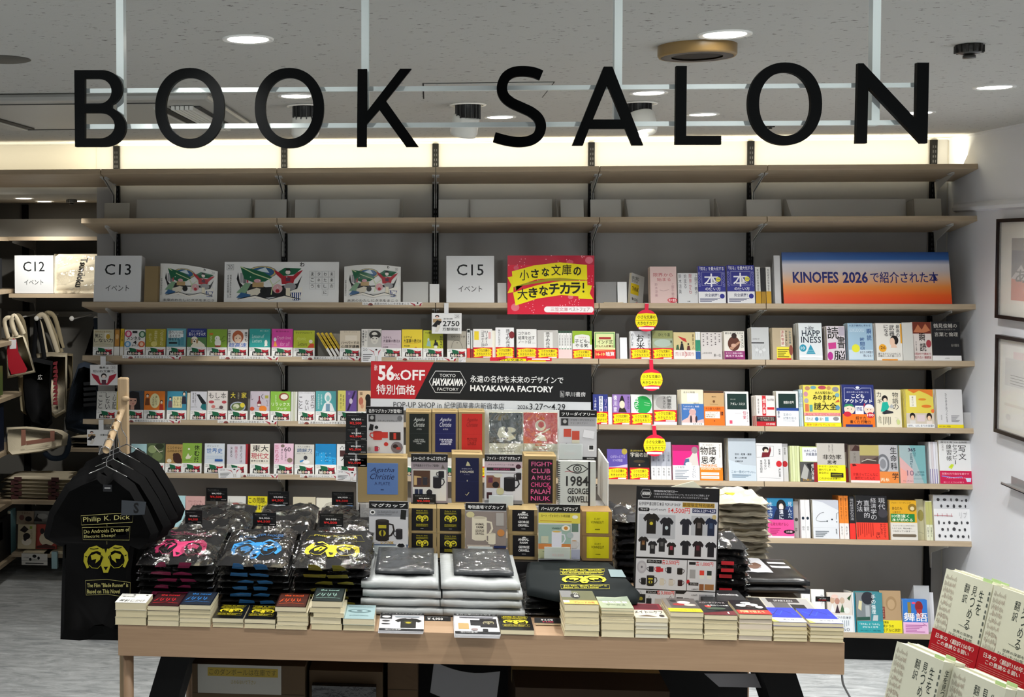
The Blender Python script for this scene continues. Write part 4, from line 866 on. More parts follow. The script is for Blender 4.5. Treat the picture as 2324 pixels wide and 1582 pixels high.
C(4, 1815, 1868, 733, 'dfe6ea', 'white book with tall dark capitals and a blue triangle', [t('THE', .42, .88, .56, .92, '1c2c3c', 0), t('THREE', .28, .80, .66, .88, '1c2c3c', .01), t('HAPP', .14, .64, .92, .80, '1c2c3c', .01), t('INESS', .10, .46, .96, .63, '1c2c3c', .01), e(.17, .32, .15, .10, '2c94b0'), t('10', .08, .28, .24, .36, 'f0f6f8', .01), p([(.30, .16), (.50, .42), (.70, .16)], '2c94b0'), l([(.38, .26), (.62, .26)], .012, 'bfe0e8'), l([(.34, .21), (.66, .21)], .012, 'bfe0e8'), r(0, .06, 1, .115, 'eef2f4')], n=5, th=.013, dx=-.0006)
C(4, 1879, 1920, 740, 'dcd4dc', 'white book with huge black characters and magenta block', [t('読', .04, .62, .66, .98, '161616', .02), t('書', .58, .34, .99, .70, '161616', .02), t('脳', .36, .0, .98, .28, '161616', .02), r(.66, .72, .98, .98, 'b8b0c0'), p([(.06, .50), (.50, .52), (.50, .34), (.08, .32)], 'c83c8c'), e(.16, .12, .15, .12, 'b02c8c')], n=3, th=.016, spinecol='5c1c44')
MB_l = None
C(4, 1927, 1984, 733.5, '9fc0d8', 'light blue book with outlined characters and a yellow spot', [t('人生が劇的に変わる', .06, .91, .92, .965, '1c3c6c', .01), t('SOKUDOKU', .08, .76, .66, .86, 'c8dcea', .01), v('瞬読', .76, .52, .94, .86, '1c4c8c', .01), v('時間術', .48, .26, .66, .62, '1c4c8c', .01), r(.02, .02, .98, .28, 'c9dcea'), e(.30, .32, .16, .11, 'e2e23c'), t('あなたの時間が', .46, .18, .98, .25, '16264c', .01), t('倍になる！', .58, .09, .94, .16, '16264c', .01)], n=4, th=.012, spinecol='22389c')
C(4, 1991, 2050, 733.5, 'e6e4de', 'white book with orange seals and a woman in profile', [v('最高の', .78, .62, .92, .96, '222222', .01), v('武器', .52, .64, .72, .96, '222222', .01), v('になる', .32, .64, .48, .96, '222222', .01), r(.94, .46, 1, .98, 'e0a02c'), e(.70, .54, .16, .13, '1c1616'), e(.62, .50, .10, .11, 'ecc8b0'), p([(.56, .34), (.60, .46), (.74, .44), (.80, .34)], 'ecc8b0'), e(.24, .33, .15, .105, 'eaa82c'), t('26', .16, .30, .34, .38, '5a2c0c', .01), t('誰でもすぐに3つのこと', .06, .15, .92, .21, '222222', 0), t('お腹にしみた思いだけ', .06, .09, .92, .14, '222222', 0), r(.2, .0, .8, .035, 'e0902c')], n=3, th=.012)
stand(4, 2051, 2078, 732, 'blank grey white sheet stand hanging down at the shelf edge', mat('cfd0cc', .5), .004)
C(4, 2075, 2117, 731, 'd8d0cc', 'book with a brown open book photograph above black characters', [r(0, .70, 1, 1, '6c2c1c'), p([(.05, .74), (.3, .94), (.5, .80), (.7, .96), (.96, .78), (.6, .72)], 'b8704c'), t('瞬', .34, .50, .66, .72, '1a1414', .02), t('読', .36, .24, .70, .46, '1a1414', .02), e(.84, .44, .14, .10, 'a03a44'), t('1冊3分で読めて', .06, .14, .94, .21, 'a03a44', .01), t('忘れない速読法', .06, .05, .94, .12, 'a03a44', .01), v('テテ上手', .12, .24, .2, .5, '333333', 0)], n=1)
C(4, 2118, 2183, 730, '15161a', 'black hardback with pale brush title beside the side wall', [t('鶴見俊輔の', .08, .84, .90, .95, 'c8c6c0', 0), t('実践的な思想とは', .16, .78, .84, .81, '8c8a86', 0), t('言葉と倫理', .10, .62, .92, .73, 'c8c6c0', 0), t('谷川嘉浩', .66, .36, .94, .43, '8c8a86', .01)], ('c', 'e2e2e2', [t('人文書院', .42, .35, .58, .60, '55555a', 0)]), bandh=.13, name='hardcover_book', th=.024)

# ================================================================== FIFTH SHELF
C(5, 218, 262, 888, 'cfcec8', 'off white paperback with widely spaced brush title', [t('人生を楽しむ小さな禅', .1, .94, .96, .98, '2c2c2c', 0), v('こと', .08, .36, .28, .86, '222222', 0), v('しない', .44, .34, .66, .96, '222222', 0), v('心配', .80, .34, .98, .92, '222222', 0)], FAIR)
spines(5, 263, 269, 888, 1, 'e2c61c', 'yellow spine half hidden by the wooden post', [v('心の本', .25, .55, .75, .95, '5a4c10', 0)], bandc='ecebe6')
C(5, 281, 324, 888, '3a4450', 'dark paperback with the portrait of a long haired girl', [p([(.10, .34), (.08, .90), (.4, 1), (.75, .95), (.85, .34)], '171318'), e(.42, .66, .22, .20, 'c89a88'), p([(.16, .84), (.4, .94), (.68, .86), (.62, .74), (.24, .76)], '171318'), e(.34, .66, .045, .022, '1a1216'), e(.56, .66, .045, .022, '1a1216'), e(.45, .55, .04, .014, 'a84a50'), r(.32, .34, .52, .46, 'c89a88')], FAIR)
C(5, 325.5, 375, 887, 'd9761c', 'orange paperback with a cream speech oval between two figures', [e(.52, .66, .24, .26, 'e2dba8'), v('人生の壁', .40, .48, .50, .82, '4a3c1c', 0), v('楽しもう', .54, .50, .64, .84, '4a3c1c', 0)]+fig(.16, .84, 1.3, '6c3c1c')+fig(.85, .62, 1.2, 'a02c1c'), FAIR)
C(5, 378, 421.5, 888.5, '3c8ca8', 'blue paperback with a cream caption block between two figures', [r(.28, .42, .78, .82, 'e2dba8'), v('人生の', .34, .46, .44, .80, '3c3c1c', 0), v('楽しみ', .50, .46, .60, .80, '3c3c1c', 0), v('悩みを', .66, .46, .74, .80, '3c3c1c', 0)]+fig(.16, .74, 1.2, '6c4c5c')+fig(.88, .92, 1.4, '2c2c3c'), FAIR)
o_ = MB().box((0, 0, 0), (.016, .10, .145), M_CREAM).build('paperback_book', M=shelf_M(5, SX(5, 423), .012)); MB().box((0, -.0006, 0), (.016, 0, .145), mat('ded8c4', .6)).build('fore_edge', o_); tag(o_, 'cream fore edge before the butterfly paperback', 'book')
C(5, 431, 467.5, 888, 'd2d2da', 'pale grey paperback with a dark butterfly wing', [p([(.36, .90), (.55, .90), (.95, .62), (.98, .40), (.66, .60)], '14181c'), p([(.62, .44), (.70, .56), (.98, .56), (.98, .34), (.76, .36)], '1c6c70'), v('時の止まった', .26, .50, .34, .96, '3c3c44', 0), v('蝶図鑑', .12, .60, .20, .96, '3c3c44', 0), t('NEW STAR', .04, .44, .42, .47, '55555c', 0)], FAIR)
C(5, 469.5, 515, 888, 'dcd6d2', 'white paperback with round outlined title and red sketches', [t('もし本', .06, .74, .94, .95, '3c3836', .0), e(.2, .62, .14, .05, 'b8444c'), e(.84, .62, .12, .05, 'b8444c'), e(.3, .46, .10, .06, 'c87a74'), e(.7, .44, .10, .06, '5c4a4c'), l([(.35, .70), (.62, .70)], .02, '5c5a5a'), l([(.2, .36), (.5, .40), (.85, .37)], .02, '8c8482')], FAIR)
C(5, 517, 561.5, 888, '2c2620', 'dark paperback with a plate of food and yellow characters', [t('大', .12, .76, .36, .96, 'd8c83c', .01), t('家', .68, .76, .94, .96, 'd8c83c', .01), v('もの知りな', .48, .72, .56, .96, 'b8b09c', 0), e(.50, .46, .40, .18, 'a8b0c0'), e(.50, .46, .34, .14, '5c6c3c'), e(.42, .48, .16, .08, 'd0d2b8'), e(.74, .52, .12, .08, 'd8c83c'), e(.34, .42, .1, .05, '8ca06c')], FAIR)
C(5, 567, 611, 887.5, 'c2b8c4', 'lilac paperback with a dark red bottle and orange fruit', [p([(.36, .48), (.36, .62), (.43, .70), (.43, .84), (.50, .84), (.50, .70), (.57, .62), (.57, .48)], '7c2430'), r(.38, .50, .55, .57, 'e4dcd4'), e(.66, .40, .20, .11, 'e8842c'), e(.10, .40, .12, .07, 'c04a2c'), v('ビール', .84, .48, .94, .72, '3c343c', .01), r(.76, .76, .94, .86, 'a8a044'), t('し', .05, .70, .15, .88, '3c343c', 0), t('く', .55, .72, .68, .92, '3c343c', 0)], FAIR)
C(5, 613, 658.5, 888.5, '84b83c', 'green paperback with a curled fox drawing and white letters', [e(.66, .82, .25, .14, '8c4a30'), e(.68, .82, .18, .09, 'ece4d8'), t('リラックス', .06, .50, .96, .62, 'f0f4e0', .01), t('ブック', .30, .36, .80, .46, 'f0f4e0', .01), v('元気が出る', .22, .62, .30, .88, 'dce8c0', 0)], FAIR)
spines(5, 660, 674, 889, 3, ('d0d2c8', 'c8cbb4', 'dcdcd6'), 'three pale fore edges after the green fox paperback', page='e0dac8')
C(5, 676, 712.5, 888.5, 'dcdce2', 'pale paperback with a very large three part brush title', [t('さらに人生を変える禅', .06, .94, .96, .98, '2c2c30', 0), v('こと', .04, .40, .26, .84, '2c2c30', 0), v('ない', .42, .34, .64, .74, '2c2c30', 0), v('怒ら', .76, .42, .98, .90, '2c2c30', 0)], FAIR)
C(5, 716, 762, 887, '4ca0a4', 'teal paperback with a white outlined old man', [e(.60, .80, .17, .17, 'e8ecec'), e(.60, .76, .09, .10, '8cc4c4'), p([(.30, .34), (.42, .58), (.60, .66), (.80, .58), (.94, .34)], 'e4e8ea'), r(.50, .34, .70, .58, '6c90a8'), v('それから生き方', .10, .40, .18, .90, 'e0f0f0', 0), v('生き方を', .24, .54, .32, .90, 'e0f0f0', 0)], FAIR)
C(5, 766, 809, 887, '6c4c9c', 'paperback half yellow, half purple with a wristwatch', [r(0, .34, .42, 1, 'e4dc74'), v('真夜中の', .12, .40, .20, .90, '4a4420', 0), v('感想文', .26, .50, .34, .86, '4a4420', 0), p([(.48, .34), (.60, .36), (.96, .98), (.86, .98)], '342048'), e(.70, .66, .09, .09, 'd8cce0'), e(.60, .90, .06, .05, '8c74b4')], FAIR)
C(5, 812, 845, 887, 'e8c8a0', 'peach paperback with a black cat beside flowers', [e(.66, .76, .18, .13, '17120f'), p([(.50, .34), (.54, .70), (.80, .74), (.98, .60), (.98, .34)], '17120f'), e(.20, .66, .15, .13, 'c8745c'), e(.28, .50, .10, .08, 'd89c7c'), t('猫', .1, .85, .3, .96, '5c3c2c', 0)], FAIR)
C(5, 1347, 1381, 895, '24307c', 'navy paperback of trivia with white title panel', [r(.40, .42, .66, .94, 'e2e4ea'), v('雑学の本', .44, .42, .62, .94, '1c2c6c', .01), v('ふまね', .08, .36, .22, .9, 'dcdce8', .01), v('ソロ', .78, .36, .92, .86, 'c0a8d8', .01)], MIKA, bandh=.42)
o_ = MB().box((0, 0, 0), (.02, .10, .142), M_CREAM).build('paperback_book', M=shelf_M(5, SX(5, 1381.5), .012)); MB().box((0, -.0006, 0), (.02, 0, .142), mat('e6e8ec', .6)).build('fore_edge', o_); tag(o_, 'white fore edge between the navy and purple paperbacks', 'book')
C(5, 1391, 1431, 895, '8c6cb0', 'purple paperback with a court noble portrait', [p([(.32, .40), (.40, .56), (.68, .56), (.80, .40)], '2c241c'), e(.54, .66, .15, .13, 'e4d4bc'), p([(.38, .74), (.50, .96), (.58, .96), (.70, .74), (.54, .80)], '171214'), v('徳川家', .06, .40, .26, .98, 'f0eef4', .01), v('歴史の', .84, .50, .94, .94, '2c1c3c', 0)], MIKA, bandh=.39)
C(5, 1433.5, 1482, 896, 'e2ece4', 'white paperback with a large green disc', [e(.56, .66, .42, .30, '1c9c48'), v('放ってお', .10, .42, .36, .92, 'f2f6f2', .01), l([(.62, .74), (.9, .70)], .012, 'd8ecd8'), l([(.62, .66), (.88, .64)], .012, 'd8ecd8')], MIKA, bandh=.39, n=2)
C(5, 1485, 1536, 897, 'bdbdba', 'silver paperback with a dark round photograph', [e(.42, .74, .34, .22, '9c9a98'), v('内臓脂肪', .60, .52, .78, .98, '1c1c1c', .02), v('スルッと', .40, .56, .52, .94, '1c1c1c', .01), r(0, 0, 1, .10, 'd8d8e2')], ('mika', '', '', .11), bandh=.38, n=2)
C(5, 1548, 1598, 884.5, 'dcd6c0', 'cream novel with a blue and pink photograph band', [t('走ると物語', .10, .90, .62, .95, '2c2c2c', 0), r(.26, .66, .78, .90, 'e8e6dc'), t('原田日日', .55, .60, .80, .63, '2c2c2c', 0)], ('c', '3c6cac', [p([(0, 0), (1, 0), (1, .30), (.72, .22), (.62, .52), (.40, .60), (.28, .36), (.0, .20)], 'd0b0ac'), e(.50, .62, .16, .15, 'c8a09c'), e(.42, .26, .05, .2, '3c2c34'), e(.66, .28, .05, .16, '3c2c34'), r(0, 0, 1, .12, 'e8e8ea'), t('「ふわわか」物語', .08, .84, .8, .92, 'e8ecf4', 0), t('面白になるとある', .08, .72, .6, .80, 'e8ecf4', 0), t('島原の言葉', .5, .02, .92, .10, '222222', 0)]), bandh=.60, n=5, th=.012, dx=-.0012)
C(5, 1599, 1645, 888, 'c09c6c', 'tan novel with an orange band and white note', [r(0, .95, 1, 1, '3c2014'), t('講談社', .40, .82, .62, .86, '3c2814', 0), l([(.3, .62), (.7, .61)], .01, '3c2814'), e(.5, .70, .06, .04, '6c4420')], ('c', 'e8701c', [t('その違う人間的', .08, .82, .82, .96, '5c1c08', .01), r(.06, .38, .78, .74, 'f4e8dc'), t('レモで叱らしてみた', .1, .62, .7, .70, '3c241c', 0), t('内閣の倍返し', .1, .52, .6, .60, '3c241c', 0), t('無職者注', .1, .42, .55, .50, '3c241c', 0), v('環', .8, .5, .95, .74, '1c1410', .02), e(.5, .24, .04, .03, '7c3410')]), bandh=.55, n=1)
C(5, 1648, 1701, 889, 'dee0e0', 'white framed novel with a very dark green panel', [r(.08, .48, .92, .94, '0f2c28'), t('アダム・スミス', .22, .60, .84, .68, 'e8e8e4', .01), t('競争と共感', .22, .76, .44, .79, 'b0b8b0', 0)], ('c', 'ece6ea', [v('信実', .74, .40, .88, .96, 'b4344c', .01), v('変える本', .90, .20, .97, .9, '6c5c64', 0), l([(.4, .8), (.68, .80)], .01, '8c8088'), r(.16, .12, .28, .34, 'd0506c')]), bandh=.46, n=3)
C(5, 1718, 1761, 898, 'e4dedc', 'white paperback with a broad red title bar', [r(.32, .34, .52, 1, 'c8242c'), v('他人事', .34, .38, .50, .92, 'f4e8e4', .02), t('他人の不幸は', .6, .82, .94, .90, '2c2c2c', 0), v('誘拐の名誉', .08, .40, .16, .9, '3c3c3c', 0), r(.58, .54, .96, .62, 'c8242c')], ('c', 'b81c28', [r(0, .44, 1, .95, '1c1414'), t('なぜ若者的の場の悩み', .06, .74, .92, .88, 'e0d0c0', 0), t('ない場面的に突き', .2, .54, .92, .68, 'e0d0c0', 0), t('幻冬舎新書', .5, .08, .95, .3, 'f4dcd8', .01)]), n=5, th=.011, dx=-.0014)
C(5, 1764, 1814, 888, 'dfe1e1', 'white framed book with a dark panel and blue stripe', [r(.10, .52, .90, .93, '0f2c28'), t('敵国の世界', .34, .64, .80, .72, 'e8e8e4', .01), r(0, .44, 1, .52, '1c4494')], ('c', 'e6eaf0', [t('生命の', .30, .66, .66, .84, '6c7484', 0), t('記憶を巡る', .30, .44, .88, .62, '6c7484', 0), t('すてられない物語', .3, .30, .8, .38, '6c7484', 0), v('経営と人間', .04, .55, .14, .98, '1c2c4c', .01)]), bandh=.44, n=3, th=.014)
spines(5, 1816, 1825, 884, 2, ('a8c0c8', 'c4d4d8'), 'two pale blue spines beside the yellow picture book', [v('風の本', .25, .5, .75, .9, '2c3c44', 0)])
ANM = [e(.12, .92, .07, .05, 'b8846c'), e(.28, .94, .08, .04, '6ca0b0'), e(.52, .94, .11, .045, 'b84a5c'), e(.70, .93, .06, .045, 'c8945c'), e(.88, .90, .09, .06, '8c8c98'), e(.07, .78, .06, .06, 'c88ca0'), e(.08, .62, .06, .06, 'a8a0b0'), e(.92, .76, .06, .05, '74a8b8'), p([(.84, .58), (.96, .66), (.98, .60)], 'c85c3c'), r(.04, .36, .14, .54, 'd0704c'), r(.16, .36, .24, .52, '5ca09c'), e(.92, .46, .06, .06, '5c94b8')]
C(5, 1826, 1910, 874, 'e6d95c', 'yellow picture book bordered with little animal drawings', ANM+[t('大人も知らない', .32, .78, .80, .85, '2c2410', .01), t('みのまわり', .26, .64, .88, .76, '17130a', .02), t('の', .52, .58, .58, .63, '17130a', .01), t('謎大全', .28, .40, .90, .58, '17130a', .02), r(0, .26, 1, .335, 'ee9c98'), t('身近な"なぜ"がぜんぶわかる', .04, .265, .98, .325, 'c23a5c', .01), r(.02, .10, .98, .25, 'f2f2ea'), e(.34, .18, .05, .05, '4c8cb0'), r(.56, .13, .66, .23, '6cb4d0'), e(.86, .19, .08, .05, '8c8c90'), t('見れば', .06, .14, .24, .22, '333333', 0), t('調べ', .42, .14, .52, .22, '333333', 0), r(0, 0, 1, .09, 'f4e41c'), t('最後で謎がなぞになった', .06, .015, .84, .075, 'b8641c', .01)], th=.02, n=2, bandh=.1)
KID = [l([(.08, .60), (.08, .92), (.38, .92), (.44, .88), (.56, .88), (.62, .92), (.92, .92), (.92, .60)], .014, 'c8ccea'), e(.5, .93, .06, .03, 'e8ecf8'), t('自分の思いを言葉にする', .16, .80, .84, .84, 'c8ccea', 0), t('こども', .30, .68, .70, .78, 'f4f4fa', .02), t('アウトプット', .10, .56, .94, .66, 'f4f4fa', .03), r(.40, .30, .66, .50, 'f0f2f4'), t('図鑑', .44, .38, .62, .47, '2c3c8c', .01),
       e(.22, .42, .17, .12, 'f0d8c4'), p([(.04, .46), (.10, .54), (.30, .54), (.38, .46), (.22, .50)], '2c8c5c'), e(.83, .42, .16, .12, 'f0d8c4'), p([(.68, .46), (.76, .53), (.94, .52), (.98, .44)], 'e8e8ec'), p([(.66, .46), (.72, .54), (.68, .56)], 'c8243c'), e(.17, .43, .015, .012, '222222'), e(.28, .42, .015, .012, '222222'), e(.78, .41, .015, .012, '222222'), e(.88, .41, .015, .012, '222222')]
C(5, 1914, 1987, 873, '202c70', 'navy picture book with two cartoon children and an orange foot', KID+[r(0, 0, 1, .30, 'e8741c'), e(.15, .30, .12, .06, 'c8243c'), e(.86, .28, .12, .07, 'c8243c'), t('100', .76, .25, .96, .31, 'f6e8e0', .02), t('話す力', .40, .17, .72, .25, '3c1408', .02), t('書く力 行動力', .22, .08, .86, .16, '3c1408', .02), r(.08, .0, .92, .06, '202c70')], n=1, th=.018)
C(5, 1991, 2048, 884.5, 'e6dfc8', 'cream book with a seated reader in a turquoise jumper', [t('カ', .04, .80, .22, .94, '222222', 0), t('ギ', .06, .62, .24, .76, '222222', 0), v('物語の', .66, .46, .90, .94, '222222', 0), e(.36, .76, .12, .09, '1c1818'), e(.37, .72, .07, .06, 'eed8c0'), p([(.18, .42), (.26, .66), (.46, .68), (.52, .54), (.40, .40)], '1cb09c'), p([(.22, .38), (.40, .46), (.66, .42), (.68, .38), (.30, .34)], '2c2c34'), p([(.52, .54), (.62, .62), (.72, .54), (.60, .50)], 'b4b8bc'), t('の「読む」', .04, .10, .2, .3, '5c5c3c', 0)]+bars(.26, .06, .6, .28, 5, '5c5848', True, .3)+[e(.86, .14, .07, .07, 'c8d48c'), l([(.72, .26), (.86, .24), (.76, .16)], .01, '9c9c94')], n=1)
C(5, 2059, 2122, 884, 'e0cf54', 'yellow book with orange brush marks and two portraits', [p([(.1, .98), (.3, .90), (.5, .97), (.8, .88), (.98, .80), (.98, 1), (.1, 1)], 'e07c2c'), r(.14, .54, .38, .84, 'f0eedc'), v('春だけは', .22, .56, .28, .82, '5c4c2c', 0), e(.6, .74, .14, .03, 'e08c2c'), e(.74, .56, .18, .04, 'e07c2c'), e(.96, .44, .06, .05, 'e8703c'), r(0, 0, 1, .38, 'cfc4b4'), e(.22, .30, .10, .09, '1c1618'), e(.22, .26, .065, .06, 'e8c4a4'), r(.12, .10, .32, .19, 'd8d4d0'), e(.82, .29, .10, .10, '2c1c18'), e(.82, .25, .065, .06, 'ecc8a8'), r(.72, .10, .92, .17, 'e4d8d0'), r(.38, .16, .66, .34, 'd8c8cc'), r(0, 0, 1, .10, 'e8e8e8'), t('出社、はじまりの言葉！', .04, .02, .96, .08, '2c4c6c', .01)], n=5, dx=-.0014, th=.012, page='e4dcae')
C(5, 2129, 2188, 884, 'd6d6d8', 'plain white book with a meandering column of characters', [v('ひらめきはつくれる', .34, .14, .41, .90, '3c3c40', 0), v('木村木村', .14, .20, .19, .34, '3c3c40', 0)]+bars(.54, .16, .86, .34, 6, '8c8c92')+[r(0, 0, 1, .085, 'e8d41c'), t('めくるめく創造！', .06, .015, .5, .06, '3c340c', .01)], n=4, dx=-.001, th=.012)
b = MB(); b.box((0, 0, 0), (.045, .002, .08), M_CLEAR); b.box((0, 0, 0), (.045, .07, .002), M_CLEAR)
tag(b.build('acrylic_bookend', M=shelf_M(5, SX(5, 2192), .02)), 'clear acrylic bookend at the end of the fifth shelf', 'bookend')
# ================================================================== SIXTH SHELF
C(6, 296, 330, 1008, 'a9ced4', 'pale blue paperback mostly hidden by the wooden post', [e(.5, .5, .3, .2, 'c8e2e6'), t('の', .7, .6, .9, .75, '2c4c54', 0)], FAIR)
C(6, 332, 372, 1007, '4c5a3c', 'dark green photographic paperback above the black shirts', [e(.3, .8, .25, .14, '8c9c6c'), e(.7, .9, .25, .1, '2c3420'), e(.6, .55, .3, .15, '6c7a50'), l([(.4, .9), (.7, .7), (.9, .75)], .04, 'd8d4c0')], FAIR)
C(6, 374.5, 412, 1008, 'b08c54', 'brown paperback with a dark bear silhouette', [t('こじらせない', .1, .84, .96, .93, '3c2c14', .01), t('心のねませ方', .1, .72, .96, .81, '3c2c14', .01), e(.68, .52, .24, .18, '3c2018'), e(.52, .62, .09, .07, '3c2018'), e(.82, .42, .16, .14, '3c2018'), e(.22, .42, .14, .07, 'e4dcc8')], FAIR)
C(6, 412.5, 456, 1005.5, '86ac44', 'leaf green paperback with a tall black title about resting', [v('休む技', .62, .36, .90, .95, '14180c', .02), p([(.16, .50), (.30, .66), (.40, .56), (.52, .60), (.40, .48), (.22, .46)], 'dcd8c0'), e(.34, .80, .06, .03, 'e4e4d0'), l([(.08, .42), (.52, .42)], .01, '3c4c1c')], FAIR)
C(6, 463, 509, 1007, 'd4dce4', 'white paperback with large blue world history characters', [t('世界史', .10, .66, .90, .84, '2c6cb4', .02), t('ポイントで', .12, .88, .7, .94, '3c3c44', 0)]+[l([(.10+.1*(i % 8), .48+.07*(i//8)), (.18+.1*(i % 8), .48+.07*(i//8)), (.18+.1*(i % 8), .53+.07*(i//8))], .012, '7ca4cc') for i in range(16)]+[r(.52, .40, .92, .47, '2c5ca4')], FAIR)
C(6, 514, 556, 1008, 'cfcbd6', 'pale lilac paperback with three columns of title', [v('頭のよさは', .70, .38, .82, .95, '2c2c34', .0), v('国語力で', .42, .48, .56, .93, 'b43c5c', .0), v('決まる', .16, .56, .30, .93, '2c2c34', .0)], FAIR)
spines(6, 556.5, 561, 1008, 1, 'a42430', 'slim dark red spine before the cream classics paperback', bandc='e8e6e4')
C(6, 567, 610, 1007, 'e8e2d6', 'cream paperback with black and red examination title', [t('東大', .10, .74, .94, .96, '17140f', .01), t('現代文', .04, .50, .96, .70, 'b4243c', .01), t('思考力を鍛える', .04, .40, .92, .47, '2c2824', .01)], FAIR)
C(6, 621, 665, 1006, 'e8c4d8', 'pink paperback about forgetting with a bold sixty', [v('忘れる力', .04, .38, .24, .96, 'c43c6c', 0), t('60', .52, .74, .86, .88, '3c343c', .01), v('歳からの', .36, .46, .46, .84, '3c343c', 0), v('人生を楽しむ', .56, .42, .66, .74, '3c343c', 0), e(.82, .46, .14, .08, '8c7a6c'), e(.44, .92, .10, .05, '7c6c64')], FAIR)
C(6, 668, 712, 1008, 'cfcec8', 'light grey paperback with blue title and a drawn reader', [t('大人に必要な', .14, .90, .8, .95, '3c3c3c', 0), t('読解力', .12, .74, .88, .87, '1c4c7c', .02), t('が正しく身につく本', .1, .68, .9, .72, '3c3c3c', 0), e(.56, .56, .10, .07, '3c3c44'), p([(.28, .40), (.48, .44), (.46, .50), (.26, .46)], '3c8cc8'), e(.60, .42, .18, .06, 'eeeeee')], FAIR)
C(6, 715, 762, 1008.5, '1c9cdc', 'sky blue paperback with a dark wave and window motif', [v('仕事に', .46, .40, .62, .90, '0c3c6c', 0), v('そんなこと', .80, .36, .92, .94, '0c3c6c', 0), p([(0, .80), (.2, .70), (.4, .74), (.6, .60), (1, .56), (1, 1), (0, 1)], '1480bc'), t('ます', .04, .60, .18, .72, '0c3c6c', 0)]+[e(.30+.2*(i % 3), .46+.12*(i//3), .018, .013, 'c8e8f8') for i in range(9)], FAIR)
C(6, 764, 806, 1008, 'e6e6e6', 'white paperback half covered by the black price cards', [t('ハー', .16, .84, .6, .94, '222222', .01), r(.16, .60, .6, .80, '4c2c2c'), t('人', .2, .46, .5, .58, '222222', .01)], FAIR)
for x0, b_, nm in ((862, FAIR, 'behind the plate box'), (908, FAIR, 'behind the detective flyer'), (1000, FAIR, 'behind the navy detective box'), (1082, MIKA, 'behind the fight flyer'), (1166, MIKA, 'behind the pink lettered box'), (1290, MIKA, 'behind the notebook')):
    C(6, x0, x0+45, 1010, 'd8d4cc', 'pale paperback on the sixth shelf mostly hidden '+nm, [], b_)
C(6, 1379, 1425, 1020, '5a4ca0', 'violet paperback with a pale moon and night sky', [e(.86, .92, .14, .10, 'a8983c'), t('心がほっとする', .16, .70, .88, .80, 'c8bce4', 0), t('5つの物語', .28, .58, .76, .67, 'c8bce4', 0), p([(0, .40), (.4, .42), (1, .50), (1, .36), (0, .36)], 'c8b8d8')], MIKA, bandh=.39)
C(6, 1430, 1475, 1020, '0f0f12', 'black paperback about the mysteries of space', [t('見るだけわかる', .05, .92, .7, .98, 'c8b43c', .01), t('宇宙の謎', .05, .74, .96, .90, 'd8d4c8', .01), e(.5, .60, .3, .05, '3c3424'), e(.5, .48, .04, .03, 'a89c7c')], MIKA, bandh=.39)
spines(6, 1479, 1525, 1003, 4, ('b4b8c4', 'a8acb8'), 'four grey blue spines beneath the round red tag', [r(0, 0, 1, .36, 'dedee0'), v('小説の題', .3, .48, .7, .74, '4c5060', 0), v('作家名', .3, .1, .7, .32, '2c2c30', 0)], depth=.13, name='hardcover_book')
C(6, 1528, 1588, 1010.5, 'd4207c', 'vivid magenta hardback with two pale embracing figures', [r(0, .84, 1, 1, 'a81860'), p([(.40, .42), (.50, .62), (.66, .66), (.78, .80), (.92, .86), (.98, .42)], 'ccc4c0'), e(.84, .86, .12, .10, '8c7c80'), p([(.40, .42), (.48, .60), (.62, .62), (.64, .42)], '4c6488'), e(.6, .46, .12, .06, 'f4f0ee')], ('c', 'e8e8ec', [v('てもらしい', .74, .16, .86, .96, '2c3c54', 0), t('山下紘加', .08, .80, .44, .94, '3c3440', 0)]+bars(.08, .1, .6, .74, 6, '8c94a0')), bandh=.42, n=1, name='hardcover_book', th=.02)
C(6, 1590, 1641, 1005, 'e2ddd8', 'white book with four huge black characters over an orange foot', [t('物語', .02, .68, .74, .90, '17140f', .02), t('思考', .06, .44, .72, .64, '17140f', .01), t('THINKING', .04, .36, .76, .43, 'e07c1c', .02), t('サ・ボルキラー', .14, .92, .64, .96, '3c3430', 0), v('マーケティング', .86, .6, .93, .96, '3c3430', 0)], ('c', 'e87c14', [t('INFORMATION', .04, .84, .9, .96, 'f8e4cc', .02), r(.04, .42, .84, .62, 'f4e8d8'), r(.04, .14, .84, .34, 'f4e8d8'), l([(.06, .52), (.78, .52)], .01, '8c5c2c'), l([(.06, .24), (.78, .24)], .01, '8c5c2c')]), bandh=.34, n=1)
C(6, 1655, 1718, 995, 'b4bec8', 'tall grey blue hardback of a three part text', [t('取材・執筆・推敲', .24, .60, .84, .65, '2c343c', .01), t('書く人の教科書', .24, .52, .66, .56, '2c343c', .01), t('古賀史健', .24, .44, .52, .48, '2c343c', .01), l([(.24, .38), (.38, .38)], .006, '2c343c'), p([(0, .50), (.5, .38), (1, .36), (1, .0), (0, 0)], 'c0ccd6'), t('この一冊だけでいい。', .10, .18, .96, .24, '2c5474', .01)]+bars(.12, .08, .8, .16, 3, '4c6c84'), n=2, th=.028, name='hardcover_book', spinecol='b8a838')
SAY = [l([(.02, .62), (.02, .95), (.68, .92), (.66, .66), (.02, .62)], .01, '2c2c2c'), e(.36, .84, .12, .07, '1c1412'), e(.38, .80, .07, .05, 'e4cab4'), p([(.20, .62), (.24, .76), (.46, .76), (.50, .84), (.54, .92), (.58, .82), (.50, .64)], '6c1420'), v('言葉に', .44, .36, .52, .58, '222222', 0), v('ならない', .30, .30, .38, .58, '222222', 0), v('気持ち日記', .14, .22, .22, .56, '222222', 0), e(.86, .46, .11, .08, 'c4242c'), l([(.1, .10), (.9, .08)], .006, '8c8c8c'), v('梅津奏', .86, .70, .93, .86, '2c2c2c', 0), v('愛しの言葉', .84, .12, .92, .34, '2c2c2c', 0)]
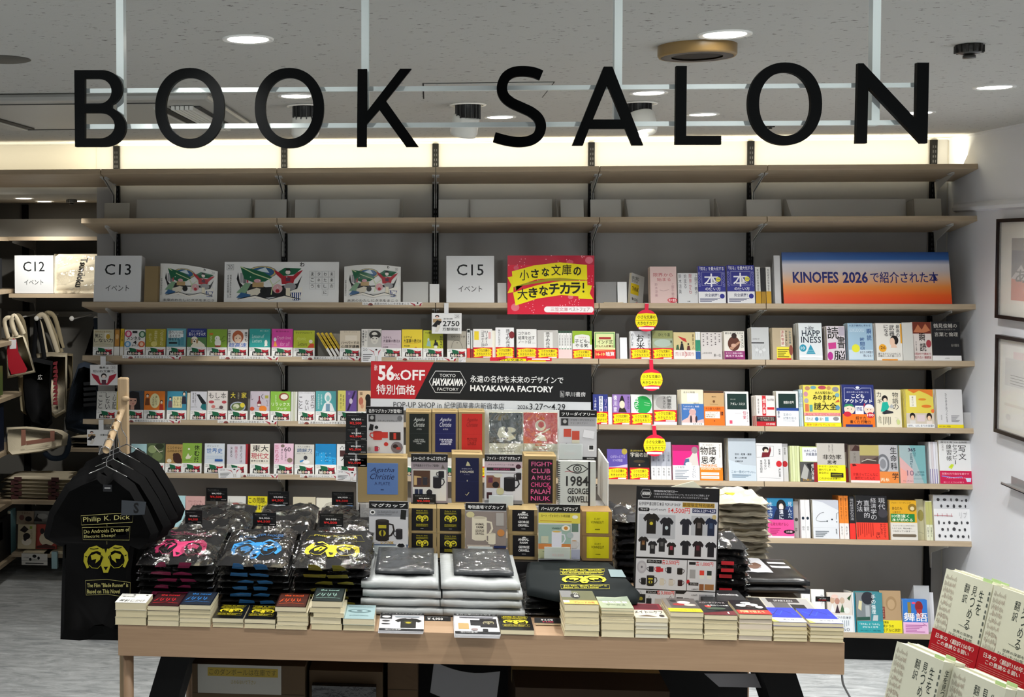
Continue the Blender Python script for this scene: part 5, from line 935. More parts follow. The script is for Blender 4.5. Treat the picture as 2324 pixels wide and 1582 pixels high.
C(6, 1718.5, 1778, 1006, 'd8d8da', 'grey white book with a drawn speaker raising one hand', SAY, n=0, th=.017)
C(6, 1779, 1794, 1007, 'cfcfd2', 'edge of a second grey white book with a red seal', [e(.5, .46, .42, .08, 'b4242c'), v('言葉', .4, .7, .7, .9, '333333', 0)], dy=.03)
spines(6, 1796, 1817, 1012, 4, ('c8d09c', 'd4dcae'), 'four pale green edges beside the monster scholar book')
C(6, 1818, 1866, 1014, 'c8d88c', 'pale green book with a white title label and brush art', [r(.12, .58, 1, .98, 'dfe2ea'), t('水木しげると', .2, .84, .9, .92, '2c3450', .01), t('京極夏彦', .28, .74, .82, .83, '2c3450', .01)], ('c', '4c4c4c', [p([(0, .2), (.2, .9), (.4, .6), (.3, .1)], 'a8a8a4'), p([(.3, .9), (.5, .4), (.6, .95)], '1c1c1c'), v('怪しき者', .52, .1, .64, .9, 'f0f0f0', 0), r(.64, .0, .84, .96, '8c1c24'), v('学者', .9, .3, .99, .9, 'f0f0f0', 0), t('恐ろしく素晴らしき', .1, .04, .5, .16, 'd8a83c', 0)]), bandh=.57, n=2, th=.014)
C(6, 1857, 1920, 1006, 'bdb9b2', 'grey book with a yellow lower half and bold title', [v('仕事をしない', .42, .78, .47, .96, '2c2c2c', 0), v('ムダなしのすごい', .54, .74, .59, .98, '2c2c2c', 0), t('非効率', .20, .58, .88, .71, '17140f', .01), t('思考', .36, .46, .70, .56, '17140f', .01)], ('c', 'e8e01c', [t('タイパ・コスパに', .04, .86, .74, .97, '2c2a08', .01), t('疲れてしまった', .04, .66, .66, .78, '2c2a08', .01), t('あなたに', .04, .48, .40, .60, '2c2a08', .01), p([(.46, .30), (.92, .28), (.92, .54), (.46, .56)], '14140c'), l([(.5, .46), (.86, .46)], .01, 'e8e01c'), l([(.5, .36), (.86, .36)], .01, 'e8e01c'), t('これからは逆算力', .04, .16, .8, .28, '2c2a08', 0), r(0, 0, 1, .06, 'f4f4ec')]), bandh=.44, dy=.002, th=.018)
C(6, 1914, 1933, 1007, '4c3c38', 'dark red and grey book edge beside the sunset photograph book', [r(.1, .4, .8, .78, '8c8478'), r(0, 0, 1, .36, '7c1c24')], dy=.04)
C(6, 1932, 1998, 1010, '6c5c54', 'photograph covered book with a vermilion lower half', [p([(0, .78), (.2, 1), (.5, .9), (.4, .8)], '3c2420'), r(.34, .72, 1, 1, 'b0a468'), r(.0, .50, .34, .84, '8c8680'), v('夕焼け', .12, .54, .2, .8, '5c5650', 0), p([(.36, .50), (.5, .64), (.7, .60), (.98, .70), (.98, .50)], '4c3c38'), l([(.4, .56), (.6, .62), (.9, .58)], .03, 'b8b0a4')], ('c', 'e8342c', [t('夕焼けってこんなに', .08, .34, .94, .52, '8c1410', .01), t('綺麗だったんだ', .14, .16, .84, .32, '8c1410', .01), r(0, 0, 1, .12, 'ecdcd8'), p([(.06, .98), (.16, .99), (.22, .90), (.08, .86)], '5c1410')]), bandh=.50, n=1, th=.016)
C(6, 1998, 2041, 1010, 'b4b4b8', 'grey book of life science with an orange foot', [e(.20, .50, .34, .26, '6c6e74'), e(.20, .50, .24, .19, 'b0b2b8'), e(.20, .50, .16, .13, '84868c'), v('生命科', .60, .34, .94, .96, '17171a', .01)], ('c', 'e0853c', [t('丙糸', .04, .12, .5, .44, 'f0e4c8', .01), t('学', .66, .3, .98, .9, '17171a', .01)]), bandh=.30, th=.014)
g2 = [r(0, 0, 1, 1, '74a8ac'), p([(0, 1), (.4, 1), (.9, .0), (0, 0)], '9cb0b4'), p([(0, .7), (.5, .36), (.5, 0), (0, 0)], 'd4a8a8'), p([(.0, .42), (.3, .28), (.2, 0), (0, 0)], 'e4a094'), t('365', .34, .84, .62, .93, '2c1c3c', .02), v('広告コピー', .40, .40, .50, .80, '2c4c5c', .01), v('日の', .54, .70, .62, .82, '2c4c5c', 0), t('10', .26, .20, .52, .34, '8c6c80', .01), t('名作広告', .66, .28, .92, .32, '1c3c4c', 0), t('百万部', .56, .20, .92, .26, '4c7c88', 0), l([(.5, .12), (.9, .12)], .006, '3c6c74'), t('キャッチコピー', .1, .04, .5, .08, '6c4450', 0)]
C(6, 2045, 2104, 1011, '7cb0b4', 'teal to salmon shaded book with the number 365', g2, n=1, th=.02)
spines(6, 2113, 2133, 1003, 4, ('d8d8dc', 'cfc8cc', 'dcdce6'), 'four bowed white edges beside the crimson footed workbook', [r(.1, .0, .4, .35, '6c5ca0')], depth=.14)
C(6, 2135, 2207, 1000, 'dedfe0', 'large white workbook with a crimson foot beside the side wall', [v('写文', .62, .54, .86, .90, '1c1c1c', .005), v('セラピー', .44, .44, .58, .92, '1c1c1c', 0), v('練習帳', .24, .52, .40, .92, '1c1c1c', 0), v('心の文', .10, .76, .16, .92, '3c3c3c', 0), t('自分を見つめる時間', .08, .94, .9, .98, '3c3c3c', 0), p([(.28, .38), (.38, .46), (.46, .44), (.38, .34)], 'c8dc3c'), l([(.34, .40), (.40, .42)], .01, '8ca02c')], ('c', 'c4144c', [t('言葉の力で自分を癒やす', .06, .70, .92, .86, 'f0b4c4', .01), l([(.05, .6), (.4, .48), (.7, .54)], .03, '8c7cc8'), t('人生が動きはじめる', .2, .42, .8, .52, 'f4d4dc', 0), p([(.84, .16), (.96, .16), (.98, .46), (.80, .46)], 'c8d4ec'), t('書くことで心が整う', .1, .08, .74, .18, 'f0b4c4', 0)]), bandh=.30, n=2, th=.014)

# ================================================================== SEVENTH SHELF
C(7, 388, 420, 1125, 'b4dce4', 'pale blue book half hidden by the shirts and black parcels', [e(.3, .6, .5, .3, 'd4eef4'), bars(.1, .3, .8, .5, 3, '5c8c9c')[0]])
C(7, 418.5, 463, 1126, 'd4a8a4', 'pink book with a small drawn face between price cards', [t('ひいじいも', .16, .80, .84, .86, '6c3c3c', 0), t('ときもある', .3, .70, .94, .76, '6c3c3c', 0), e(.40, .52, .07, .07, '2c1c1c'), e(.40, .50, .045, .045, 'f0d8cc')])
C(7, 515, 556, 1126, 'dcdcd8', 'white book with a red cap drawing behind black parcels', [e(.45, .66, .32, .14, 'b4242c'), e(.45, .58, .30, .08, 'e8d8c8'), l([(.1, .9), (.1, .6)], .02, '8c8c8c')])
C(7, 561, 605, 1126.5, 'd8cc1c', 'yellow book asking about a problem in black letters', [t('この問題、', .04, .78, .96, .96, '17170c', .02), t('とけますか？', .04, .56, .94, .74, '17170c', .02)])
C(7, 607, 646, 1127, 'c8d4dc', 'pale blue book directly behind a black price card', [r(.2, .3, .8, .6, '4c84b4')])
C(7, 664, 715, 1129, 'c8c0a8', 'cream book with a dark note behind two price cards', [r(.68, .70, .84, .84, '4c4434'), r(.1, .5, .5, .7, 'e8e4d4'), v('本の仕事', .76, .2, .84, .6, '3c342c', 0)], n=1)
C(7, 717, 757, 1130, 'd8d4c4', 'cream book with red and yellow patches', [r(.10, .30, .94, .60, '2c1c18'), p([(.2, .34), (.3, .58), (.5, .58), (.44, .34)], 'c4242c'), r(.56, .36, .86, .56, 'd8b43c')])
C(7, 759, 800, 1130, '5c80b0', 'blue book beside the black price card stack', [r(.1, .3, .9, .6, 'c8d8e8')])
C(7, 1744, 1803, 1131, '1c3c74', 'dark blue novel with a hooded face and pink foot', [r(0, .80, 1, 1, '2c7ca4'), e(.54, .82, .18, .15, '10161c'), e(.54, .78, .09, .09, 'd8c8bc'), p([(.20, .46), (.34, .72), (.78, .72), (.96, .46)], '14203c'), v('永遠に', .46, .46, .62, .84, 'e8ecf4', .01), v('死んだ', .80, .50, .96, .92, 'c8d8e8', .0), v('木生き', .04, .50, .2, .92, 'c8d8e8', .0)], ('c', 'e84c94', [t('名歌を掲げる心', .1, .66, .8, .84, '8c1c50', .01), e(.82, .34, .22, .12, '1c1018'), t('2の歌', .7, .28, .94, .4, 'f4c8dc', .01), r(0, 0, 1, .10, 'f0dce8')]+bars(.08, .2, .5, .6, 4, 'a82c68')), bandh=.46, n=1, th=.016, spinecol='7c1424')
C(7, 1805, 1818, 1138, 'a8a4a2', 'edge of a grey book behind two white spines', [e(.6, .5, .3, .05, '3c3c3c'), v('本', .3, .15, .7, .3, '3c3c3c', 0)], dy=.03)
spines(7, 1820, 1841, 1134, 2, 'e0e0e2', 'two white hardback spines beside the line drawn C cover', [e(.5, .52, .3, .04, '1c2c3c'), v('白石', .3, .2, .7, .32, '3c3c3c', 0), t('e', .2, .48, .7, .56, '1c2c3c', .02)], name='hardcover_book')
C(7, 1847, 1906, 1135, 'd8dce2', 'white hardback with a thin dark curved letter C', [p([(0, 1), (.4, .94), (1, .74), (1, 1)], 'bcc0cc'), l([(.44, .68), (.30, .66), (.18, .58), (.12, .50), (.16, .46), (.30, .44), (.54, .45)], .016, '2c343c'), e(.55, .455, .03, .02, '2c343c'), e(.74, .50, .035, .022, '2c343c'), l([(.90, .50), (.92, .66), (.99, .68)], .016, '2c343c'), e(.92, .44, .02, .014, '2c343c'), l([(0, .285), (1, .285)], .004, 'b0b4bc'), v('最相葉月', .86, .12, .92, .26, '2c2c34', 0)]+bars(.08, .05, .6, .22, 4, '7c848c'), n=1, name='hardcover_book', th=.02)
spines(7, 1907.5, 1929, 1125, 2, 'e08028', 'two tall orange and white spines', [v('鬱の本でて', .35, .45, .65, .95, '5c2c0c', 0), r(0, 0, 1, .36, 'e4e0de'), v('みすず', .3, .08, .7, .30, '3c3430', 0)], name='hardcover_book')
spines(7, 1930.5, 1944, 1127, 1, '17161a', 'black spine lettered in grey beside the economics book', [v('現代経済学の方法', .2, .44, .8, .95, 'b8b8bc', 0), r(0, 0, 1, .37, 'e8342c')])
C(7, 1945.5, 2017, 1125, '1a191c', 'black economics book with grey vertical characters and a red foot', [v('現代', .72, .68, .94, .96, 'c8c8cc', .0), v('経済学の', .48, .44, .66, .96, 'c8c8cc', .0), v('直観的', .26, .48, .44, .90, 'c8c8cc', .0), v('方法', .04, .62, .22, .90, 'c8c8cc', .0), e(.86, .6, .16, .10, '3c3a40')], ('c', 'e8402c', [v('わかりやすくて', .86, .1, .94, .96, '5c1008', .01), v('おもしろくて', .76, .3, .83, .96, '5c1008', .01), v('深い', .62, .06, .74, .44, '5c1008', .02)]+bars(.04, .14, .58, .96, 8, 'a8241c', True, .3)), bandh=.385, n=1, th=.018)
C(7, 2023.5, 2084, 1136, 'd8a41c', 'golden book with a green title panel about reading speed', [t('フォト・リーディング', .06, .92, .8, .96, '5c3c0c', .01), t('あなたも', .08, .76, .46, .84, '3c240c', .01), t('いますぐ', .1, .68, .4, .73, '3c240c', 0), e(.84, .82, .16, .10, '8c6c1c'), e(.84, .80, .08, .05, 'd8c89c'), r(.02, .46, .92, .66, '1c7c3c'), t('10倍速く', .06, .56, .72, .65, 'e8f0d8', .02), t('本が読める', .06, .47, .84, .55, 'e8f0d8', .02)], ('c', 'd8d4cc', [t('フォトリーディングをマスター', .08, .78, .92, .86, '2c2c2c', 0), t('したことが、現在の私に', .06, .62, .8, .72, '2c2c2c', 0), t('つながっています──', .06, .46, .9, .56, '2c2c2c', 0), r(.10, .18, .90, .34, '6c6050'), e(.10, .26, .05, .08, '6c6050'), e(.90, .26, .05, .08, '6c6050')]), bandh=.44, n=1, th=.016)
C(7, 2087, 2104, 1133, 'b4b090', 'edge of a yellowish map covered book', [e(.6, .6, .4, .14, '8c8448'), l([(.2, .2), (.9, .16)], .03, '5c5c54')], dy=.03)
spines(7, 2105, 2120, 1137, 2, ('dcdcc4', 'd4d8b8'), 'two pale yellow green spines beside the seed pattern cover', [v('言葉の木', .3, .08, .7, .34, '3c3c2c', 0), r(0, .4, 1, .98, 'b4b470')])
DOT = []
for (x, y, a, c_) in ((.14, .90, 1, 1), (.32, .90, 1.2, .8), (.50, .90, .5, 1), (.66, .90, 1, .9), (.80, .88, .6, .5), (.92, .89, .8, 1), (.22, .76, .7, 1), (.40, .76, .9, .8), (.57, .76, .8, 1.2), (.74, .76, 1.1, .8), (.89, .76, .5, 1),
                      (.13, .40, .5, 1.3), (.27, .39, .7, .7), (.42, .40, .8, 1), (.60, .39, 1.5, .9), (.76, .40, .5, 1), (.92, .40, .9, .8), (.22, .25, .9, .9), (.37, .25, .5, 1.1), (.54, .26, 1.1, 1.1), (.69, .24, .8, .6), (.84, .25, .7, 1), (.13, .11, .8, 1), (.29, .10, .7, .7), (.45, .11, 1, .9), (.64, .10, .8, .9), (.78, .10, 1, .8), (.93, .10, .4, 1.1)):
    DOT.append(e(x, y, .042*a, .036*c_, '3a3a3e'))
C(7, 2123, 2205, 1124, 'dfe0e2', 'large white book patterned with rows of dark seed shapes', [r(0, .70, 1, 1, 'c4c6ca')]+DOT+[l([(0, .555), (.52, .545)], .012, 'a82c3c')]+[l([(.13*i+.1, .53), (.13*i+.1, .60)], .01, 'a82c3c') for i in range(4)]+[t('リプ', .7, .5, .92, .64, 'b8b8bc', 0)], n=2, th=.016)
# ================================================================== LOWEST SHELF
C(8, 1822, 1842, 1345, 'e8e8ea', 'white book edge beside the shirt history book', [l([(.3, .9), (.5, .5)], .03, 'aaaaaa')])
C(8, 1848, 1878, 1338, 'eceef0', 'blank white book left of the shirt history cover behind the black cards', [v('文学', .7, .6, .9, .9, 'b0b0b4', 0)], dy=.03)
C(8, 1881, 1937, 1345, 'dcd4cc', 'book of shirt history with a family photograph', [e(.2, .80, .1, .08, 'c8a890'), e(.40, .78, .1, .08, 'b88878'), e(.60, .80, .1, .08, 'c8b09c'), p([(.1, .5), (.2, .72), (.3, .5)], 'e8e8ea'), p([(.3, .48), (.4, .70), (.5, .48)], '3c2c38'), p([(.5, .5), (.6, .72), (.7, .5)], '4c6c4c'), e(.78, .55, .12, .08, 'e4e4e0'), p([(.6, .98), (.8, .86), (.98, .96), (.9, .8)], '2c4c2c'), e(.3, .9, .14, .05, 'e8c8bc')], ('c', 'e4e8ec', [t('Tシャツの日本史', .08, .78, .94, .94, '3c4450', .01), t('150', .5, .06, .86, .26, '6c7480', 0)]+bars(.4, .3, .9, .7, 6, '8c98a4', True, .3)), bandh=.43)
spines(8, 1938, 1945, 1345, 2, ('dfe3e6', '2c7c90'), 'two thin white and teal spines', depth=.13)
C(8, 1947, 2006, 1345, '3c8490', 'teal book with a dark painted head and grey hand', [p([(.0, 0), (.0, 1), (.62, 1), (.5, 0)], '7c8488'), e(.44, .86, .24, .16, '2a2c34'), p([(.06, .6), (.10, .8), (.22, .78), (.18, .54)], 'd8d0a8'), r(.34, .36, .50, .68, 'a8aeb2'), p([(0, .3), (.5, .32), (.5, .40), (0, .38)], '2c5448'), v('手の倫理', .58, .46, .74, .96, 'e4eef0', .01), p([(.60, .30), (.64, .44), (.82, .44), (.80, .30)], 'c0c8ca')], ('c', '2c9ca4', [t('「さわる」と「ふれる」', .10, .66, .86, .84, 'e8f8f8', .01), t('がひらく世界', .2, .42, .8, .58, 'e8f8f8', .01), t('文化・風俗', .1, .14, .9, .24, '1c4c54', 0)]), bandh=.285, n=3, th=.012)
C(8, 2003, 2050, 1341, 'b09470', 'tan book with a faint drawn portrait and a yellow foot', [e(.52, .70, .26, .17, 'a08460'), e(.52, .68, .18, .12, 'b89c78'), r(.06, .34, .20, .62, '7c2420'), v('日本の本', .09, .36, .17, .60, 'd8b49c', 0)], ('c', 'e8dc1c', [t('旧華族', .06, .74, .36, .92, '3c340c', .01), t('朝ドラの', .06, .42, .6, .66, '3c340c', .02), t('モデルに決定！', .06, .1, .94, .36, '3c340c', .02)]), bandh=.30, dy=.012)
C(8, 2052, 2108, 1361, '2c74c8', 'blue paperback with a red statue and huge white characters', [r(.2, .5, .34, .92, '8c7c3c'), e(.66, .80, .16, .16, '8c2428'), r(.56, .46, .78, .72, 'a82c30'), e(.45, .90, .08, .03, 'e84c70'), t('舞語', .02, .36, .98, .62, 'f0f0f4', .01)], ('c', 'e8b8dc', [l([(.8, .9), (.94, .7)], .02, '8c3c7c')]+bars(.08, .14, .86, .84, 5, 'b468a4')), bandh=.34, n=2, th=.013)
stand(8, 2092, 2128, 1329, 'tall clear and white sleeve stand behind the blue statue paperback', mat('d8dce0', .2, trans=.4), .08, .12)
b = MB(); b.box((0, 0, 0), (.07, .004, .20), mat('e6e8ee', .4)); tag(b.build('blank_card', M=shelf_M(8, SX(8, 2108), .10)), 'blank white card standing at the end of the lowest shelf', 'card')

# ================================================================== SHELF EDGE STRIPS AND HANGING TAGS
def strip(row, x0, x1, label, y0=None, cmds=None, col='ecebea', hgt_=.0285, tilt=0):
    X_a, X_b = SX(row, x0), SX(row, x1); w = X_b-X_a
    o = MB().box((0, 0, 0), (w, .0012, hgt_), mat(col, .35, .4)).build('shelf_edge_strip', M=T(X_a, YF-.0022, SZ[row]-hgt_+.003) @ RY(tilt))
    c_ = cmds or [t('20', .02, .35, .09, .80, '8a8a8a', 0), e(.14, .45, .04, .32, '8c4a44'), p([(.08, .06), (.15, .5), (.2, .1)], '1c1a1c'), t('未来のわたしにタネをまこう', .20, .42, .78, .86, '1c1c1c', 0), t('好奇心の扉をひらこう、感動があなたの原動力', .26, .14, .70, .28, '5c5c5c', 0),
                  p([(.79, .90), (.88, .62), (.90, .04), (.95, .04), (.96, .62), (.995, .86), (.99, .5), (.96, .04), (.88, .04), (.86, .4)], 'a8283c'), e(.925, .80, .014, .15, '1c1414')]
    printed(o, 'strip_print', c_, w, hgt_, gloss=(.35, .4)); return tag(o, label, 'shelf label')
for row, x0, x1, nm in ((3, 822, 958, 'on the third shelf below the glossy poster'), (4, 278, 412, 'on the fourth shelf below the portrait circles book'), (4, 498, 632, 'on the fourth shelf below the teal book'), (4, 685, 820, 'on the fourth shelf below the slumped books'),
                        (4, 900, 1036, 'on the fourth shelf below the yellow green book'), (5, 280, 410, 'on the fifth shelf beside the wooden post'), (5, 494, 629, 'on the fifth shelf below the food cover'), (5, 677, 812, 'on the fifth shelf below the old man cover'),
                        (6, 543, 631, 'on the sixth shelf below the examination book'), (6, 681, 775, 'on the sixth shelf below the sky blue book')):
    strip(row, x0, x1, 'white edge strip with a red figure '+nm)
strip(4, 1112, 1252, 'red shelf edge strip with yellow ribbons above the discount sign', cmds=[r(0, 0, 1, 1, 'd8243c'), p([(.08, .2), (.3, .9), (.58, .8), (.6, .1)], 'f2e30c'), t('小さな文庫の', .12, .30, .54, .80, '17140a', .03), p([(.58, .1), (.62, .5), (.90, .5), (.92, 0), (.6, 0)], 'f2e30c'), r(.68, .62, .97, .88, 'f4e4e8')], col='d8243c')
def small_card(row, x0, x1, y0, y1, label, tilt=0, dy=.004):
    A = WY(x0, y0, YF-dy); B_ = WY(x1, y1, YF-dy); w, h = B_.x-A.x, A.z-B_.z
    o = MB().box((0, 0, 0), (w, .001, h), mat('e8e8ea', .35, .4)).build('promotion_card', M=T(A.x, YF-dy, B_.z) @ RY(tilt))
    printed(o, 'card_print', [t('20', .08, .76, .3, .92, '8a8a8a', 0), p([(.34, .90), (.62, .72), (.66, .40), (.82, .40), (.84, .72), (.98, .88), (.86, .6), (.82, .40), (.66, .40), (.6, .66)], 'b02a3e'), e(.74, .84, .05, .06, '1c1414'), r(.69, .08, .79, .40, 'e0dcd8'), l([(.69, .08), (.69, .4)], .01, '4c4040'), l([(.79, .08), (.79, .4)], .01, '4c4040')]+bars(.08, .12, .56, .62, 4, '55555a', False, .3), w, h)
    tag(o, label, 'card')
small_card(4, 820, 866, 788, 822, 'white card with a red figure fixed below the photograph paperback', dy=.02)
small_card(6, 496, 546, 1063, 1087, 'white card with a red figure on the sixth shelf edge, nearer the shirts', -.05)
small_card(6, 762, 811, 1066, 1091, 'white card with a red figure on the sixth shelf edge beside the price cards', .06)
small_card(4, 1041, 1057, 812, 822, 'tiny white holder on the fourth shelf edge above the discount sign')
def hang_square(row, xs0, xs1, x0, x1, y0, y1, label, cmds):
    Y = YF-.02; A = WY(x0, y0, Y); B_ = WY(x1, y1, Y); w, h = B_.x-A.x, A.z-B_.z
    P_ = WY(xs0, y0, Y); Q = WY(xs1, y0, Y)
    o = MB().box((0, 0, 0), (w, .0015, h), mat('e6e6e6', .4, .4)).build('hanging_tag', M=T(A.x, Y, B_.z), bevel=0)
    zt = SZ[row]-.002-B_.z
    MB().prism([(P_.x-A.x, -.0004, h*.95), (Q.x-A.x, -.0004, h*.95), (Q.x-A.x, -.0004, zt), (P_.x-A.x, -.0004, zt)], (0, .001, 0), mat('dfe0e2', .25, .5)).box((P_.x-A.x, .0, zt-.001), (Q.x-A.x, .05, zt), mat('dfe0e2', .25, .5)).build('hanger_strip', o)
    printed(o, 'tag_print', cmds, w, h, at=(0, -.0006, 0)); tag(o, label, 'tag')
FIGW = [p([(.04, .58), (.30, .46), (.38, .10), (.62, .10), (.70, .46), (.97, .58), (.90, .36), (.66, .02), (.34, .02), (.12, .36)], 'b0243a'), e(.5, .46, .10, .13, '1c1416'), e(.5, .42, .07, .09, 'eeded6'), r(.42, .02, .58, .26, '5c3040')]
hang_square(4, 228, 240, 204.5, 267, 828, 874.5, 'white hanging tag with a red winged figure under the fourth shelf', FIGW+[t('教養は', .34, .80, .68, .92, '1c1c1c', .01), t('だいわ文庫で。', .10, .62, .92, .75, '1c1c1c', .01), l([(.76, .80), (.76, .96), (.94, .96), (.94, .80), (.76, .80)], .006, '7c7c7c'), t('20', .78, .83, .92, .93, '7c7c7c', 0)])
HOLD = [e(.18, .84, .07, .07, '2c1c20'), e(.18, .80, .05, .05, 'ecc8b8'), r(.04, .54, .32, .72, 'b09470'), p([(.0, .36), (.18, .66), (.34, .60), (.2, .30)], '1c1a1e'), p([(.1, .10), (.2, .44), (.30, .36), (.2, .08)], 'd8d4cc')]
hang_square(5, 224, 235, 197.5, 257, 975, 1012, 'white hanging tag with a seated drawing behind the branch rail', HOLD+[t('文庫の特設', .5, .62, .95, .74, '1c1c1c', .01)])
hang_square(3, 1008, 1018, 980, 1047.5, 710.5, 757.5, 'white hanging tag reading 2750 beneath the C15 sign', HOLD+[t('累計発行部数', .40, .68, .70, .76, '1c1c1c', 0), t('2750', .37, .36, .93, .62, '1c1c1c', .012), t('万部突破！', .36, .14, .93, .30, '1c1c1c', .005), l([(.76, .76), (.76, .94), (.94, .94), (.94, .76), (.76, .76)], .006, '7c7c7c'), t('20', .78, .79, .92, .90, '7c7c7c', 0)])
for row, xs, xc_, yc_, nm in ((3, 1468, 1467, 727.5, 'highest'), (4, 1477.5, 1478.5, 862.5, 'middle'), (5, 1484, 1486, 1011, 'lowest')):
    Y = YF-.02; Cc = WY(xc_, yc_, Y); R_ = 24.6*Y/F; S_p = WY(xs, yc_, Y)
    b = MB(); n = 36
    b.prism([(R_*math.cos(-2*math.pi*i/n), 0, R_*math.sin(-2*math.pi*i/n)) for i in range(n)], (0, .0012, 0), mat('dc2444', .35, .4))
    o = b.build('round_tag', M=T(Cc.x, Y, Cc.z)); zt = SZ[row]-Cc.z
    b = MB(); b.prism([(S_p.x-Cc.x-.009, .0002, zt), (S_p.x-Cc.x+.009, .0002, zt), (.010, .0002, R_*.9), (-.010, .0002, R_*.9)], (0, .001, 0), mat('dc2444', .3, .4)); b.box((S_p.x-Cc.x-.009, .0, zt-.001), (S_p.x-Cc.x+.009, .04, zt), mat('e8e4e6', .3, .4)); b.build('hanger_strip', o)
    q = [p([(.0, .50), (.03, .66), (.10, .80), (.5, .84), (.92, .80), (.98, .62), (1, .50), (.5, .53)], 'f0e21c'), p([(.0, .49), (.5, .51), (1, .48), (.97, .34), (.90, .24), (.5, .27), (.10, .20), (.03, .34)], 'f0e21c'),
         t('小さな文庫の', .10, .58, .90, .74, '17140a', .03), t('大きなチカラ！', .09, .30, .93, .46, '17140a', .03), r(.16, .10, .84, .20, 'f6dce2'), l([(.02, .50), (.5, .525), (.98, .50)], .012, 'b49c14')]
    printed(o, 'tag_print', q, 2*R_, 2*R_, at=(-R_, -.0004, -R_)); tag(o, 'round red and yellow hanging tag, %s of the three in a column' % nm, 'tag')
# ================================================================== ALCOVE WITH BAGS
YQ = 7.72                                              # front of the alcove shelves
def zA(x, y): return WY(x, y, YQ).z
XA0 = WY(20, 670, YQ).x; XA1 = XC+.02
def flatM(X, Y, z, yaw=0): return T(X, Y, z) @ RZ(yaw)
for x, y, nm, xa in ((150, 537, 'highest back shelf board of the alcove', -2.95), (150, 667, 'back shelf board of the alcove holding the C12 sign', XA0), (60, 1136, 'back shelf board of the alcove holding folded bags', XA0), (60, 1256, 'lowest back shelf board of the alcove', XA0)):
    z = zA(x, y); o = MB().box((xa, YQ, z-.025), (XC-.002 if y > 600 else XC-.002, YA-.002, z), M_OAK).build('shelf_board')
    bX = WY(48, y, YQ+.3).x
    b = MB(); b.prism([(bX, YQ+.12, z-.026), (bX, YA-.03, z-.026), (bX, YA-.03, z-.17), (bX, YA-.07, z-.09), (bX, YQ+.12, z-.04)], (.004, 0, 0), M_STEEL); b.build('bracket', o)
    tag(o, 'pale oak '+nm, 'shelf')
zb_ = zA(150, 496); b = MB(); b.box((XA0-.9, YQ+.10, zA(150, 537)), (XC-.003, YQ+.104, zb_), mat('a7a6a0', .5)); tag(b.build('back_stop'), 'long grey steel back stop high in the alcove', 'back stop')
Xu = WY(60, 600, YA).x
tag(MB().box((Xu-.02, YA-.03, .02), (Xu+.02, YA-.001, ZSOF-.01), M_BLACK).build('wall_upright'), 'black metal shelf upright on the alcove back wall', 'shelf upright')
# shelves along the alcove side, running towards the viewer
XS = WY(22, 670, YQ).x
for x, y, nm in ((10, 538, 'second from the top'), (22, 657, 'third from the top'), (16, 776, 'fourth from the top'), (24, 898, 'fifth from the top'), (14, 1024, 'sixth from the top'), (26, 1137, 'seventh from the top'), (33, 1260, 'lowest')):
    z = WX(x, y, XS).z; o = MB().box((XS-.32, 5.6, z-.025), (XS, YQ+.25, z), M_OAK).build('side_shelf_board'); tag(o, 'pale oak side shelf of the alcove, '+nm, 'shelf')
# C12 box
z12 = zA(80, 666); A = WY(33, 580, YQ+.01); B_ = WY(121, 666, YQ+.01); w = B_.x-A.x; h = WY(33, 580, YQ+.01).z-z12
o = MB().box((0, 0, 0), (w, .16, h), mat('dfe1e3', .6, .25)).build('sign_box', M=T(A.x, YQ+.01, z12)); printed(o, 'sign_print', [t('C12', .22, .58, .78, .84, '101418', .005), t('イベント', .25, .23, .74, .36, '22262a', 0)], w, h); tag(o, 'white square sign box reading C12 inside the alcove', 'sign')
# wrapped tote leaning beside it
def cushion(w, h, d, mm, seed=0, n=12, amp=.004, pw=4, wrap=None, ep=.5):
    """soft flattened packet: x across, z up, y thickness"""
    rnd = random.Random(seed); ph = [rnd.uniform(0, 6.28) for _ in range(8)]
    def f(a, q, s):
        ex = (1-abs(2*a-1)**pw)*(1-abs(2*q-1)**pw); wr = amp*(math.sin(9*a+ph[0]+4*q)+math.sin(14*q+ph[1]-5*a)+.7*math.sin(23*a+ph[2]+11*q))
        return s*(d/2*max(ex, 0)**ep if ep > .3 else d/2*(.62+.38*max(ex, 0)**.5))+(wr if ex > .02 else wr*.3)
    vs = []; fs = []
    for s in (-1, 1):
        for j in range(n+1):
            for i in range(n+1): a, q = i/n, j/n; vs.append((a*w, f(a, q, s), q*h))
    m_ = (n+1)**2
    for j in range(n):
        for i in range(n):
            k = j*(n+1)+i; fs.append((k, k+1, k+n+2, k+n+1)); fs.append((m_+k, m_+k+n+1, m_+k+n+2, m_+k+1))
    for i in range(n): fs += [(i, m_+i, m_+i+1, i+1), (n*(n+1)+i, n*(n+1)+i+1, m_+n*(n+1)+i+1, m_+n*(n+1)+i), (i*(n+1), (i+1)*(n+1), m_+(i+1)*(n+1), m_+i*(n+1)), (i*(n+1)+n, m_+i*(n+1)+n, m_+(i+1)*(n+1)+n, (i+1)*(n+1)+n)]
    b = MB(); b.add(vs, fs, mm, True); return b, (lambda a, q, off: (a*w, f(a, q, -1)-off, q*h))
M_CANVAS = mat('d8cdb4', .85, .1, bump=(160, .3, .002)); M_BCANVAS = mat('101114', .85, .15, bump=(160, .3, .002)); M_NAVY = mat('2c3440', .9, .1, bump=(160, .3, .002))
A = WY(120, 666, YQ+.03); w = .37; h = .255
b, wp = cushion(w, h, .04, M_CANVAS, 3); o = b.build('wrapped_tote_bag', M=T(A.x, YQ+.035, z12) @ RX(-.12))
ow = printed(o, 'lettering', [p([(a_, b_) for a_, b_ in ((.55, .1), (.56, .1), (.56, .9), (.55, .9))], 'b8ad94')], w, h, warp=wp)
tm = text_mesh('Tsundoku', .02)
